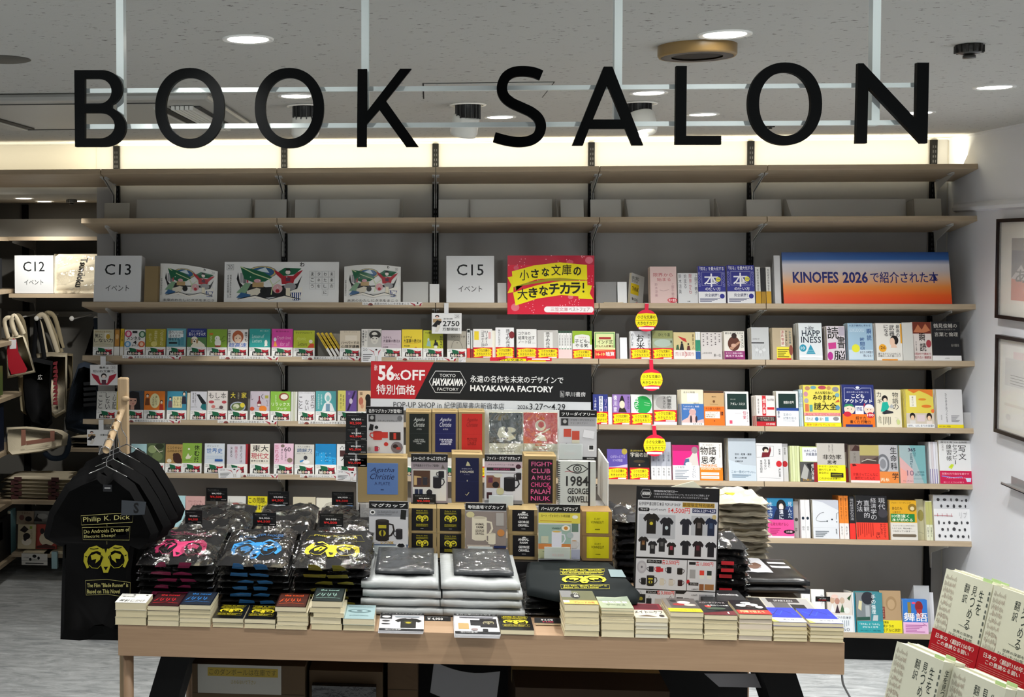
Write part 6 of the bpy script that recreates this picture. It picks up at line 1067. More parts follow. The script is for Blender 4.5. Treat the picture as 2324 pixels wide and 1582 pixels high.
V_ = [wp(.50+.13*q-.10*a, .90-a*.74, .002) for a, q in tm[0]]; mb = MB(); mb.add(V_, tm[1], ink('1c1a18')); mb.build('printed_word', o)
b2, _ = cushion(w*1.02, h*1.02, .05, M_WRAP2, 4, amp=.006); c_ = b2.build('clear_wrapper', o); c_.location = (-.004, 0, -.001)
tag(o, 'plastic wrapped cream tote bag with a word printed down it beside the C12 sign', 'bag')
# hook rail
zr = WY(100, 713, YA-.05).z; Xr0 = WY(17, 713, YA-.05).x
o = MB().box((Xr0, YA-.045, zr-.018), (XC-.003, YA-.035, zr+.018), mat('8f8e88', .4, .5)).build('hook_rail'); tag(o, 'grey metal hook rail across the alcove', 'rail')
HK = []
for x, y, nm in ((30, 722, 'holding the red printed tote'), (83, 723, 'holding the black tote'), (163, 723, 'empty'), (217.5, 723, 'holding the dark bag beside the wall')):
    P_ = WY(x, y, YQ+.12); b = MB(); b.tube([(P_.x, YA-.045, zr), (P_.x, YQ+.16, zr-.005), (P_.x, YQ+.12, zr+.012)], .005, M_WHITE)
    b.lathe([(0, -.002), (.016, -.002), (.016, .002), (0, .002)], (0, 0, 0), M_WHITE, 14)
    o = b.build('display_hook')
    tag(o, 'white display hook on the alcove rail, '+nm, 'hook'); HK.append(P_)
    me = o.data
    k = 14*4                     # stand the round end plate upright at the tip
    vs = me.vertices
    for vtx in list(vs)[-k:]: x_, y_, z_ = vtx.co; vtx.co = (P_.x+x_, YQ+.118+z_, zr+.012+y_-.012)
def tote(pts_body, Y, mm, label, handles=(), art=None, th=.02, name='tote_bag', seed=1, sm=None):
    """soft bag: outline in picture pixels at depth Y"""
    P_ = [WY(x, y, Y) for x, y in pts_body]; c_ = sum(P_, Vector())/len(P_)
    b = MB(); n = len(P_); front = [Vector((q.x, Y, q.z)) for q in P_]
    inner = [c_.lerp(q, .88)+Vector((0, -th/2, 0)) for q in front]; rim = front; back = [c_.lerp(q, .9)+Vector((0, th/2, 0)) for q in front]
    tri = [(q[0], q[1], q[2]) for q in tessellate_polygon([inner])]
    vs = inner+rim+back; fs = [tuple(q) for q in tri]+[tuple(2*n+i for i in reversed(q)) for q in tri]
    for i in range(n): j = (i+1) % n; fs += [(i, j, n+j, n+i), (n+i, n+j, 2*n+j, 2*n+i)]
    b.add(vs, fs, mm, True); o = b.build(name)
    me = o.data
    for h_ in handles:
        hp = catmull([(x, y) for x, y in h_[0]], 5)
        path = [WY(x, y, Y-(h_[2] if len(h_) > 2 else 0)) for x, y in hp]; q = MB(); hw = h_[1]
        L = []
        for i, pt in enumerate(path):
            a, c2 = path[max(i-1, 0)], path[min(i+1, len(path)-1)]; d = (c2-a).normalized(); nrm = Vector((d.z, 0, -d.x)); L.append((pt-nrm*hw/2, pt+nrm*hw/2))
        vs = [x for pr in L for x in pr]+[x+Vector((0, .003, 0)) for pr in L for x in pr]; m2 = 2*len(L); fs = []
        for i in range(len(L)-1): fs += [(2*i, 2*i+1, 2*i+3, 2*i+2), (m2+2*i, m2+2*i+2, m2+2*i+3, m2+2*i+1), (2*i, 2*i+2, m2+2*i+2, m2+2*i), (2*i+1, m2+2*i+1, m2+2*i+3, 2*i+3)]
        q.add(vs, fs, sm or mm, True); q.build('strap', o)
    if art:
        q = MB()
        for k, (kind, dat, c3) in enumerate(art):
            if kind == 'p':
                R3 = [WY(x, y, Y-th/2-.004-.0006*k) for x, y in dat]; q.add(R3, [tuple(a) for a in tessellate_polygon([R3])], ink(c3))
            else:
                s, x0, y0, x1, y1 = dat; tm = text_mesh(s, .0); q.add([WY(x0+(x1-x0)*a, y1-(y1-y0)*b_, Y-th/2-.004-.0006*k) for a, b_ in tm[0]], tm[1], ink(c3))
        q.build('bag_print', o)
    return tag(o, label, 'bag')
tote([(20, 766), (54, 758), (68, 800), (81, 845), (17, 859), (13, 810)], YQ+.04, M_CANVAS, 'cream tote bag with a big red shape hanging nearest the viewer', [([(19, 768), (10, 730), (22, 721), (30, 740), (32, 764)], .028), ([(38, 762), (26, 735), (32, 716), (44, 735), (54, 758)], .028, .01)],
     [('p', [(23, 774), (30, 768), (37, 770), (42, 800), (56, 826), (62, 838), (58, 845), (26, 850), (19, 832), (16, 800), (17, 780)], 'a81c2c'), ('p', [(21, 771), (37, 770), (37, 791), (22, 792)], 'dcdce0'), ('p', [(29, 853), (36, 852), (36, 853.5), (29, 854.5)], '3c3430')], seed=2)
tote([(53, 818), (80, 811), (120, 820), (115, 890), (119, 960), (105, 974), (72, 965), (58, 935), (52, 880)], YQ+.12, M_BCANVAS, 'black tote bag with one small white character', [([(76, 815), (80, 760), (83, 722), (92, 760), (101, 815)], .03)], [('t', ('広', 85.5, 850, 96, 862), 'd8d8d8')])
tote([(82, 803), (115, 799), (153, 801), (152, 880), (150, 935), (126, 949), (115, 940), (100, 900)], YQ+.2, M_CANVAS, 'cream tote bag printed down with dark red crumpled pattern', [([(104, 801), (92, 740), (84, 722), (100, 716), (118, 760), (131, 800)], .03)],
     [('p', [(121+((i*3) % 5), 822+9*i), (131-((i*2) % 4), 820+9*i), (129+((i*5) % 4), 829+9*i), (120, 828+9*i)], '7c2c34') for i in range(11)])
tote([(147, 801), (166, 803), (165, 850), (164, 880), (150, 890)], YQ+.26, mat('a89c80', .85, .1), 'pale bag edge behind the pattern printed tote', [([(140, 800), (116, 740), (104, 712), (124, 720), (142, 790)], .03)])
tote([(40, 850), (53, 850), (56, 935), (60, 942), (48, 935)], YQ+.22, mat('a89c80', .85, .1), 'pale bag edge behind the small character tote', [([(60, 830), (50, 760), (36, 718), (52, 730), (62, 800)], .03)])
tote([(160, 880), (178, 826), (192, 821), (222, 830), (224, 960), (222, 985), (190, 988), (150, 975), (147, 955)], YQ+.1, M_NAVY, 'slate blue sack bag hanging beside the wall corner', [([(222, 826), (219, 760), (217, 722)], .03)], [('p', [(189, 868+12*i), (218, 866+12*i), (218, 873+12*i), (190, 875+12*i)], '15181c') for i in range(5)])
tote([(192, 805), (217, 726), (224, 728), (224, 806)], YQ+.16, M_BCANVAS, 'black bag hanging from the hook next to the wall corner')
tote([(15, 970), (60, 968), (140, 976), (155, 985), (152, 1010), (95, 1026), (25, 1034), (15, 1024), (13, 990)], YQ-.1, M_CANVAS, 'cream bag laid sideways with a brown square pattern', [([(100, 1026), (118, 1040), (145, 1036), (156, 1010), (150, 985)], .035)],
     [('p', [(48, 975), (58, 975), (59, 1009), (48, 1012)], '9c6c5c'), ('p', [(59, 1001), (110, 994), (124, 995), (124, 1001), (60, 1010)], '9c6c5c'), ('p', [(114, 978), (124, 978), (124, 996), (114, 997)], '9c6c5c')], th=.06, sm=M_NAVY)
# folded stacks of bags on the alcove board
zf = zA(60, 1136)
for k in range(6):
    A = WY(6+k % 2*4, 1100, YQ+.08); b, wp = cushion(.62, .26, .028, M_CANVAS if k else mat('c8beA6'.lower(), .85, .1), 20+k, 10, .002)
    o = b.build('folded_bag', M=T(A.x, YQ+.02, zf+.014+.0225*k) @ RX(-math.pi/2) @ T(0, 0, 0))
    o.matrix_world = T(A.x+.01*(k % 2), YQ+.03, zf+.016+.0235*k) @ top_frame()
    q = MB()
    for u in (.12, .52): q.box((.62*u, -.0145, -.003), (.62*u+.05, .0145, -.001), mat('4c2c2c', .8))
    q.build('printed_motif', o)
    tag(o, 'folded cream bag in the alcove pile, %s from the bottom' % ORDN[k], 'bag', 'folded cream bags in the alcove')
for k in range(4):
    A = WY(160, 1010, YQ+.05); b, wp = cushion(.30, .22, .024, M_CANVAS if k % 2 else M_BCANVAS, 40+k, 8, .002)
    o = b.build('folded_bag'); zz = WY(190, 1012, YQ+.05).z; o.matrix_world = T(A.x, YQ+.05, zz+.018*k) @ top_frame()
    tag(o, 'folded %s bag, %s of the small pile behind the hanging shirts' % ('cream' if k % 2 else 'black', ORDN[k]), 'bag', 'small pile of folded bags behind the shirts')
o = MB().box((WY(152, 1014, YQ+.04).x, YQ+.02, WY(190, 1012, YQ+.05).z-.035), (XC-.004, YA-.05, WY(190, 1012, YQ+.05).z-.012), M_OAK).build('shelf_board'); tag(o, 'short pale oak board carrying the small bag pile', 'shelf')
for k in range(3):
    A = WX(4, 1110, XS-.02); b, wp = cushion(.34, .30, .045, M_NAVY, 50+k, 8, .002); o = b.build('folded_bag'); o.matrix_world = T(XS-.33, 7.0, WX(26, 1137, XS).z+.024+.042*k) @ top_frame()
    tag(o, 'folded slate bag on the alcove side shelf, %s from the bottom' % ORDN[k], 'bag', 'folded slate bags on the side shelf')
# books and packs low in the alcove
zl = zA(60, 1256)
def alc_book(x0, x1, y0, y1, Y, col, label, cmds, name='picture_book', th=.012):
    A = WY(x0, y0, Y); B_ = WY(x1, y1, Y); w, h = B_.x-A.x, A.z-B_.z
    return book_at(T(A.x, Y, B_.z) @ RX(-.12), w, h, th, col, label, cmds, name=name)
PAN = [e(.5, .30, .28, .16, 'e8e0d0'), e(.5, .52, .2, .13, '1c1614'), p([(.1, .75), (.35, .95), (.6, .8), (.4, .65)], '241c1a'), r(.66, .82, .8, .93, '8ca03c'), e(.42, .42, .1, .1, '1c1614'), v('くまの本', .7, .4, .84, .78, 'a08c6c', 0)]
alc_book(39, 80, 1191, 1246, YQ+.03, 'c9bd9c', 'cream picture book of a bear at the bottom of the alcove', PAN)
alc_book(80, 128, 1191, 1246, YQ+.05, 'a83424', 'red picture book of a white cat reading at the bottom of the alcove', [e(.55, .4, .38, .3, 'e4d8bc'), e(.3, .72, .1, .12, '241c1a'), p([(.05, .1), (.5, .2), (.95, .1), (.95, .02), (.05, .02)], '4c241c'), e(.5, .5, .05, .04, '241c1a')])
alc_book(37, 76, 1160, 1190, YQ+.16, 'b8a48c', 'pale sketch covered picture book behind the bear book', [e(.3, .5, .15, .2, '8c5c54'), e(.7, .4, .2, .2, '2c2422'), t('くまさん', .3, .75, .8, .92, '6c3c34', 0)])
alc_book(72, 112, 1160, 1190, YQ+.18, '9c9c98', 'grey picture book with a striped cat behind the red book', [p([(.1, .2), (.3, .8), (.5, .5), (.6, .2)], '3c3a3a'), e(.6, .6, .3, .2, 'c8c8c4')])
o = MB().box((0, 0, 0), (.18, .17, .008), M_CREAM).build('magazine', M=T(WY(52, 1250, YQ).x, YQ+.0, zl+.001)); tag(o, 'thin magazine lying below the bear picture book', 'magazine')
o = MB().box((0, 0, 0), (.17, .16, .008), M_CREAM).build('magazine', M=T(WY(100, 1250, YQ).x, YQ+.0, zl+.001)); tag(o, 'thin magazine lying below the red cat picture book', 'magazine')
A = WY(49, 1256, YQ-.01); B_ = WY(108, 1283, YQ-.01); w, h = B_.x-A.x, A.z-B_.z
o = MB().box((0, 0, 0), (w, .002, h), mat('d8d6d0', .5)).build('shelf_card', M=T(A.x, YQ-.012, B_.z)); printed(o, 'card_print', [e(.5, .78, .08, .14, '141414'), e(.34, .5, .05, .14, '141414'), e(.66, .62, .05, .14, '141414'), l([(0, .38), (1, .38)], .01, '141414'), t('おやすみ絵本', .08, .6, .28, .72, '222222', 0), bars(.15, .1, .85, .3, 1, '555555')[0], t('くまのおはなし', .36, .46, .64, .56, '222222', 0)], w, h)
tag(o, 'white card with black blob figures hanging under the lowest alcove shelf', 'card')
A = WY(120, 1250, YQ-.02); b = MB().box((0, 0, 0), (.035, .03, .11), mat('a8ccd4', .4)); tag(b.build('gift_pack', M=T(A.x, YQ-.05, WY(120, 1291, YQ-.05).z)), 'pale blue packet hanging at the lowest alcove shelf end', 'packet')
def side_book(x, y0, y1, Y, col, label, th=.02, dd=.15):
    A = WX(x, y0, XS-.03); z1 = A.z; z0 = WX(x, y1, XS-.03).z; Y = A.y
    o = MB().box((0, 0, 0), (th, dd, z1-z0), mat(col, .45)).build('picture_book', M=T(XS-.03-th, Y-dd, z0)); MB().box((.001, -.0006, .001), (th-.001, 0, z1-z0-.001), M_CREAM).build('pages', o); tag(o, label, 'book')
side_book(35.5, 1152, 1262, 0, '84b8c4', 'tall pale blue book at the inner end of the side shelf', .02, .10)
side_book(24, 1166, 1266, 0, '10121c', 'black wrapped book on the alcove side shelf', .03, .25)
side_book(6, 1184, 1224, 0, 'd8c8a8', 'cream booklet standing on the alcove side shelf', .02, .2)
side_book(4, 586, 655, 0, '14161c', 'dark wrapped book high on the alcove side shelf', .05, .3)
side_book(8, 905, 1022, 0, '1c2438', 'navy book with white letters on the alcove side shelf', .04, .3)
side_book(6, 830, 896, 0, '5c6c3c', 'green book on the alcove side shelf', .04, .3)
side_book(3, 700, 772, 0, '2c2a28', 'dark book upright on the fourth alcove side shelf', .04, .2)
# ================================================================== DISPLAY TABLE
TY, TZ = 3.9, .925; TXA, TXB = -1.0135, 1.298; TYB = 5.02
o = MB().box((TXA, TY+.018, TZ-.02), (TXB, TYB, TZ), M_TABLE).build('display_table')
MB().box((TXA, TY, TZ-.101), (TXB, TY+.018, TZ), M_TABLE).build('front_apron', o)
MB().box((TXA, TYB-.02, TZ-.10), (TXB, TYB, TZ-.0205), M_TABLE).build('rear_apron', o)
for X in (TXA, TXB-.02): MB().box((X, TY+.0185, TZ-.10), (X+.02, TYB-.0205, TZ-.0205), M_TABLE).build('side_apron', o)
for X, Y in ((TXA+.024, TY+.04), (TXA+.024, TYB-.05), (TXB-.03, TYB-.05)):
    MB().lathe([(0, 0), (.015, 0), (.017, TZ-.101), (0, TZ-.101)], (X, Y, 0), mat('8a7058', .5), 20).build('leg', o)
for xs_, nm in (((373, 440, 424, 346), 'l'), ((1718, 1797, 1814, 1733), 'r')):
    y1 = 1491 if nm == 'l' else 1531
    A, B_ = WY(xs_[0], y1, 4.02), WY(xs_[1], y1, 4.02); zt_ = TZ-.103
    s_ = (WY(xs_[3], 1582, 4.02).x-A.x)/(A.z-WY(xs_[3], 1582, 4.02).z) if nm == 'l' else (WY(xs_[2], 1582, 4.02).x-B_.x)/(B_.z-WY(xs_[2], 1582, 4.02).z)
    MB().prism([(A.x, 4.02, zt_), (B_.x, 4.02, zt_), (B_.x+s_*zt_, 4.02, .001), (A.x+s_*zt_, 4.02, .001)], (0, .24, 0), M_BLACK).build('trestle', o)
MB().box((WY(440, 1500, 4.02).x, 4.80, .001), (1.235, 4.82, TZ-.103), M_BLACK).build('back_board', o)
tag(o, 'long pale oak display table with black trestle supports loaded with books and shirts', 'table')
# cable
A = WY(1912, 1533, 4.0); path = [WY(x, y, 4.0) for x, y in catmull([(1911, 1531), (1913, 1550), (1920, 1566), (1930, 1584), (1944, 1606)], 4)]
path += [path[-1]+Vector((.06, .0, -.3)), path[-1]+Vector((.07, .02, -path[-1].z+.006))]
tag(MB().tube(path, .0035, mat('6c6c6c', .5), 6).build('power_cable'), 'thin grey cable hanging from the table end to the carpet', 'cable')
# boxes below
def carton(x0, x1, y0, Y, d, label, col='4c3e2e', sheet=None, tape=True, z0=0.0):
    A = WY(x0, y0, Y); B_ = WY(x1, y0, Y); w = B_.x-A.x; h = A.z-z0; mm = mat(col, .8, .15)
    b = MB(); b.box((0, 0, 0), (w, d, h-.004), mm); b.box((0, 0, h-.004), (w, d/2-.002, h), mm); b.box((0, d/2+.002, h-.004), (w, d, h), mm)
    o = b.build('cardboard_box', M=T(A.x, Y, z0))
    if tape: MB().box((-.0006, d/2-.02, h-.05), (w+.0006, d/2+.02, h+.0006), mat('a08a5c', .3)).build('packing_tape', o)
    MB().box((0, -.0012, h*.86), (w, .0, h*.861+.0015), mat('3a2f20', .8)).build('flap_edge', o)
    if sheet: sheet(o, w, h, d)
    return tag(o, label, 'box')
def note(o, w, h, d):
    q = MB().box((.02, -.003, h-.10), (.02+.29, -.0015, h+.0), mat('8f8d86', .6)); s_ = q.build('paper_note', o); printed(s_, 'note_print', [r(.12, .60, .96, .9, '8a761c'), t('このダンボールは在庫です', .14, .64, .94, .86, '4c4410', .0), t('さわらないで下さい', .4, .34, .7, .48, '7c6c1c', 0)], .29, .10, at=(.02, -.0032, h-.10))
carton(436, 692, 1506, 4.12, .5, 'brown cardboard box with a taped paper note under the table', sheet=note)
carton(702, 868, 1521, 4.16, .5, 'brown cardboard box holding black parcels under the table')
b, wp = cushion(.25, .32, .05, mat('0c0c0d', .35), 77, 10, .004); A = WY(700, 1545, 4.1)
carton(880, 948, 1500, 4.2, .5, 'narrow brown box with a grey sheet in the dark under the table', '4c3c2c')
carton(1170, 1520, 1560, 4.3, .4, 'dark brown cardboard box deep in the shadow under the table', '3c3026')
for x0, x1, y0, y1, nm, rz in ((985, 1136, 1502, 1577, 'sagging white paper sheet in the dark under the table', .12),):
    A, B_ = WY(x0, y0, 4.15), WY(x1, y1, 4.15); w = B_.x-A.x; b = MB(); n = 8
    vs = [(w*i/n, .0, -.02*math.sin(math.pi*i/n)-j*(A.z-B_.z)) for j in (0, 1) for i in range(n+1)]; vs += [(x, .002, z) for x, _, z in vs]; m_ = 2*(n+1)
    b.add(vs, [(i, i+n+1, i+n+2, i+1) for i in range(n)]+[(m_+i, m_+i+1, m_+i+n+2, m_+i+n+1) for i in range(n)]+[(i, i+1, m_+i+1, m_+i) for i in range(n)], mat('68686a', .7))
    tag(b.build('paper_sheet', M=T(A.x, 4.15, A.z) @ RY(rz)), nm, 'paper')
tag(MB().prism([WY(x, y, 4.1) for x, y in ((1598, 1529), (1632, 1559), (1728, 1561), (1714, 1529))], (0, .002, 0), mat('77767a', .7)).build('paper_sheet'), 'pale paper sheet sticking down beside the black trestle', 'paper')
A = WY(700, 1560, 4.10)
o = MB().box((0, 0, 0), (.22, .03, .06), mat('0d0d0e', .25, .6, bump=(30, .8, .02))).build('wrapped_parcel', M=T(A.x+.01, 4.118, A.z-.06)); tag(o, 'shiny black wrapped parcel leaning on the box under the table', 'parcel')

# ------------------------------------------------------------------ rams head print used on shirts, boxes and paperbacks
def ram(c='c9c02a', k='0b0b0c'):
    o_ = []
    for s in (0, 1):
        X = (lambda q: [(1-x, y) for x, y in q]) if s else (lambda q: q)
        o_ += [p(X([(.43, .84), (.30, .95), (.14, .90), (.03, .70), (.01, .46), (.08, .22), (.13, .26), (.09, .44), (.11, .60), (.19, .74), (.31, .78), (.42, .70)]), c), p(X([(.17, .64), (.29, .70), (.39, .62), (.37, .50), (.27, .38), (.29, .52), (.19, .50)]), c),
               l(X([(.13, .34), (.20, .24), (.32, .22), (.40, .34)]), .012, c), l(X([(.16, .86), (.24, .84), (.34, .86)]), .018, k), l(X([(.05, .62), (.09, .60)]), .02, k)]
    return o_+[p([(.44, .84), (.56, .84), (.61, .68), (.57, .52), (.61, .34), (.55, .08), (.45, .08), (.39, .34), (.43, .52), (.39, .68)], c), p([(.45, .27), (.55, .27), (.5, .15)], k), p([(.40, .66), (.45, .58), (.44, .50)], k), p([(.60, .66), (.55, .58), (.56, .50)], k), p([(.47, .84), (.53, .84), (.50, .70)], k)]
def dick(c='c9c02a'):
    return [l([(.04, .97), (.06, .86), (.94, .86), (.96, .97), (.04, .97)], .012, c), t('Philip K. Dick', .10, .88, .90, .955, c, .02), l([(.04, .83), (.05, .72), (.90, .72), (.92, .82), (.04, .83)], .01, c), t('Do Androids Dream of', .09, .785, .88, .82, c, .005), t('Electric Sheep?', .09, .735, .66, .77, c, .005)]+place(ram(c), .06, .32, .94, .70)+[l([(.04, .28), (.05, .12), (.94, .12), (.96, .28), (.04, .28)], .01, c), t('The Film "Blade Runner" is', .09, .215, .9, .26, c, .005), t('Based on This Novel', .09, .15, .74, .195, c, .005)]

# ------------------------------------------------------------------ paperback stacks along the front edge
def stack(x0, x1, ys, covercol, cmds, desc, depth=.152, offs=(), Y=None, spine='d8d0b4', page='cfc4a2', kind='paperback_book', gloss=(.25, .5)):
    """ys: picture rows of the front faces from the top down to the table"""
    Y = Y or TY-.004; n = len(ys)-1; H = [Z_at(0, y, Y) for y in ys]; X_a = X_at(x0, Y, TZ+.03); X_b = X_at(x1, Y, TZ+.03); w = X_b-X_a-.003
    tot = H[0]-H[-1]; sc = 1.0; z = TZ+.0004
    for i in range(n-1, -1, -1):
        th = max(.008, (H[i]-H[i+1])*sc)-.0012; z += th+.0012
        dx = (offs[i] if i < len(offs) else 0)*Y/F+random.uniform(-.0012, .0012); dyy = random.uniform(-.003, .003)
        M = T(X_a+dx, Y+dyy, z) @ RZ(random.uniform(-.006, .006)) @ top_frame()
        lbl = 'top of the stack: '+desc if i == 0 else 'paperback %s from the top under the %s' % (ORDN[i], desc)
        o = book_at(M, w, depth, th, covercol if i == 0 else spine, lbl, cmds if i == 0 else (), name=kind, page=page if i % 3 else 'd4caac', spinecol=spine, group=None if i == 0 else 'paperbacks under the '+desc, gloss=gloss)
    return z
DK = 'Do Androids Dream'
def darkcover(c, c2): return [r(.04, .02, .96, .98, c2)]+[l([(.1+.1*i, .35+.2*((i*3) % 2)), (.2+.09*i, .60), (.16+.1*i, .42)], .02, c) for i in range(7)]+[t('the novel', .2, .74, .8, .86, c, .01), l([(.1, .2), (.5, .26), (.9, .2)], .02, c)]
stack(261, 333.5, [1367, 1385, 1402, 1420], 'e8e8e2', [t('時計じかけ', .10, .10, .92, .36, '1c1c1c', .03, .2), t('新訳版', .1, .6, .5, .72, '2c2c2c', 0), t('・・', .4, .8, .9, .9, '2c2c2c', 0)], 'white cover at the table corner', depth=.10)
stack(334, 407, [1374, 1386, 1396, 1408, 1421], '24060a', darkcover('c8242c', '2a080c'), 'black and red cover', depth=.15)
stack(407.5, 480, [1371, 1383, 1393, 1403, 1413, 1423], '0a1424', darkcover('2c7cc8', '0c1828'), 'black and blue cover', depth=.15)
RB = place(dick('c8b81c'), .06, .06, .94, .96)+[]
stack(481.5, 553.5, [1401, 1413, 1423.5], '0c0c0c', RB, 'yellow ram cover nearer the corner')
stack(554.5, 626.5, [1401.5, 1413, 1424], '0c0c0c', RB, 'yellow ram cover beside the orange one')
stack(628, 701, [1370, 1382.5, 1393, 1404, 1413, 1422], '1c0c08', darkcover('d8501c', '3c1408'), 'black and orange cover', offs=(-4, 0, 0, 0, -3))
stack(705, 777, [1359, 1374, 1386, 1397, 1412, 1426], '0c1414', darkcover('8cb0a4', '101c1c'), 'black and grey green cover', offs=(2, -3, 6, -1, 1))
stack(778, 851, [1401, 1416, 1429.5], '8ca4a8', [e(.5, .55, .38, .12, '4c6468'), e(.5, .55, .28, .07, '8ca4a8'), e(.5, .55, .1, .04, '2c3c40'), t('the novel of eyes', .12, .80, .9, .88, '5c7478', .01), t('author name', .2, .2, .8, .3, '6c8488', .01)], 'pale teal cover with a dark eye')
# leaflets on the table edge
TEE = [(.0, .74), (.20, .94), (.38, 1), (.44, .95), (.56, .95), (.62, 1), (.80, .94), (1, .74), (.88, .58), (.78, .66), (.78, 0), (.22, 0), (.22, .66), (.12, .58)]
def tee_icon(x0, y0, x1, y1, c='17130f', mark=None, m2='b0902c'):
    w, h = x1-x0, y1-y0; out = [p([(x0+a*w, y0+b_*h) for a, b_ in TEE], c)]
    if mark: out += [r(x0+.36*w, y0+.40*h, x0+.64*w, y0+.70*h, mark), e(x0+.5*w, y0+.5*h, .10*w, .08*h, m2)]
    return out
def mug_icon(x0, y0, x1, y1, c='151417', left=False, mark=None, inner='4c4a4c'):
    w, h = x1-x0, y1-y0; bx0, bx1 = (x0+.3*w, x1) if left else (x0, x0+.7*w); hx = x0+.28*w if left else x1-.28*w
    s = -1 if left else 1
    pts = [(hx-s*.06*w, y0+.78*h), (hx+s*.18*w, y0+.74*h), (hx+s*.24*w, y0+.50*h), (hx+s*.10*w, y0+.28*h), (hx-s*.06*w, y0+.22*h)]
    out = [l(pts, .09*w, c), p([(bx0, y0+.06*h), (bx0, y0+.92*h), (bx1, y0+.92*h), (bx1, y0+.06*h), ((bx0+bx1)/2+.2*w, y0), ((bx0+bx1)/2-.2*w, y0)], c), e((bx0+bx1)/2, y0+.92*h, (bx1-bx0)/2, .07*h, c), e((bx0+bx1)/2, y0+.925*h, (bx1-bx0)/2*.88, .045*h, inner)]
    if mark: out += [r(bx0+.2*(bx1-bx0), y0+.58*h, bx1-.2*(bx1-bx0), y0+.72*h, mark), e((bx0+bx1)/2, y0+.36*h, .26*(bx1-bx0), .14*h, mark), e((bx0+bx1)/2, y0+.36*h, .10*(bx1-bx0), .14*h, c)]
    return out
def flat_sheet(x0, x1, Yf_, dep, n, label, cmds, col='d4d4d8', th=.003):
    X_a = X_at(x0, Yf_, TZ); w = X_at(x1, Yf_, TZ)-X_a; z = TZ+.0004
    for i in range(n):
        z += th; o = MB().box((0, 0, 0), (w, th-.0004, dep), mat(col, .35, .4)).build('leaflet'); o.matrix_world = T(X_a+.001*i, Yf_+.001*(i % 2), z) @ top_frame()
        if i == n-1: printed(o, 'leaflet_print', cmds, w, dep, gloss=(.3, .4)); tag(o, label, 'leaflet')
        else: tag(o, 'leaflet lying %s below the %s' % (ORDN[i], label), 'leaflet')
flat_sheet(858, 960, TY-.02, .20, 3, 'white leaflet with a black shirt picture on the table edge', [r(0, .84, 1, 1, '17171a'), t('カートヴォネガットTシャツ', .04, .88, .96, .96, 'd8d8d8', .01), r(0, .62, .27, .84, '17171a'), e(.14, .73, .10, .06, 'd8d8d8'), r(0, .12, .27, .60, 'b4b4b8'), e(.14, .5, .09, .05, '3c3c3c'), e(.14, .34, .10, .03, '1c1c1c'), r(0, 0, 1, .10, '17171a'), t('早川の本屋', .14, .02, .5, .08, 'c8c8c8', .01)]+tee_icon(.34, .16, .96, .66, '1a1815', '3c3a1c', 'a89a1c')+[r(.34, .70, .9, .76, '8c949c')])
flat_sheet(1031, 1134, TY-.045, .22, 4, 'white leaflet showing folded goods beside the ram paperback', [r(0, .86, 1, 1, '17171a'), t('ネガッ早川のデザイン', .04, .89, .96, .97, 'd8d8d8', .01), r(.08, .22, .32, .50, 'a88c5c'), r(.36, .40, .66, .66, '1c181a'), r(.58, .32, .96, .72, '1c181a')]+place(ram('8c8468', '1c181a'), .64, .42, .90, .62)+[e(.44, .20, .08, .05, '8c7c7c'), r(.62, .10, .74, .22, '17171a'), r(0, .0, 1, .09, '17171a'), t('早川の本屋', .12, .015, .5, .075, 'c8c8c8', .01), r(.12, .74, .9, .80, '8c8c94')])
stack(1135, 1214, [1428, 1440], '0c0c0c', RB, 'single yellow ram cover lying by the leaflets', depth=.15)
def tent_tag(x0, x1, y0, y1, Y, label, cmds):
    A, B_ = WY(x0, y0, Y), WY(x1, y1, Y); w, h = B_.x-A.x, A.z-B_.z
    o = MB().box((0, 0, 0), (w, .002, h), mat('101012', .35)).build('price_card', M=T(A.x, Y, B_.z) @ RX(-.5)); printed(o, 'price_print', cmds, w, h)
    MB().box((.004, .002, B_.z*0-.006), (w-.004, .03, -.001), mat('b8a888', .4)).build('card_foot', o)
    tag(o, label, 'price card')
PR = lambda a, b_, c1='d8d8d8', c2='d83a34': [t(a, .18, .50, .80, .82, c1, .03), t(b_, .18, .10, .80, .40, c2, .03)]
tent_tag(964, 1023, 1398, 1410, 4.02, 'low black price card between the two leaflets', [t('¥ 4,950', .1, .12, .7, .66, 'd8d8d8', .03), l([(.1, .84), (.9, .84)], .01, '8c8c8c')])
tent_tag(1213, 1273, 1402, 1415, 4.0, 'low black price card beside the single ram paperback', [t('¥ 5,478', .25, .42, .7, .76, 'd8d8d8', .03), t('¥ 4,950', .3, .1, .72, .36, 'c83a5c', .02)])
stack(1281, 1361.5, [1369, 1386, 1399, 1414, 1428, 1441], '4c4c34', [r(0, .30, 1, 1, '55563c'), r(.0, .5, .35, 1, '6c6c6c'), e(.42, .6, .14, .2, '1c1c1c'), v('小説', .38, .5, .52, .9, 'd8d8d0', 0), r(0, 0, 1, .28, 'dca050'), t('ブレードの雨', .3, .06, .9, .2, '6c3c14', .02), r(.0, .1, .18, .26, 'd8d4c8')], 'green grey cover with an orange foot')
stack(1364.5, 1441, [1378, 1385, 1391, 1398, 1403, 1411, 1427, 1443.5], '9aa48c', [r(0, .5, 1, 1, '8c9480'), p([(0, .6), (.3, .75), (.6, .68), (1, .9), (1, .55), (0, .5)], '7c8878'), t('動物風景', .12, .34, .9, .48, 'e8ece0', .03), t('サーカス', .2, .18, .8, .28, '4c5c44', .01)], 'sage green landscape cover')
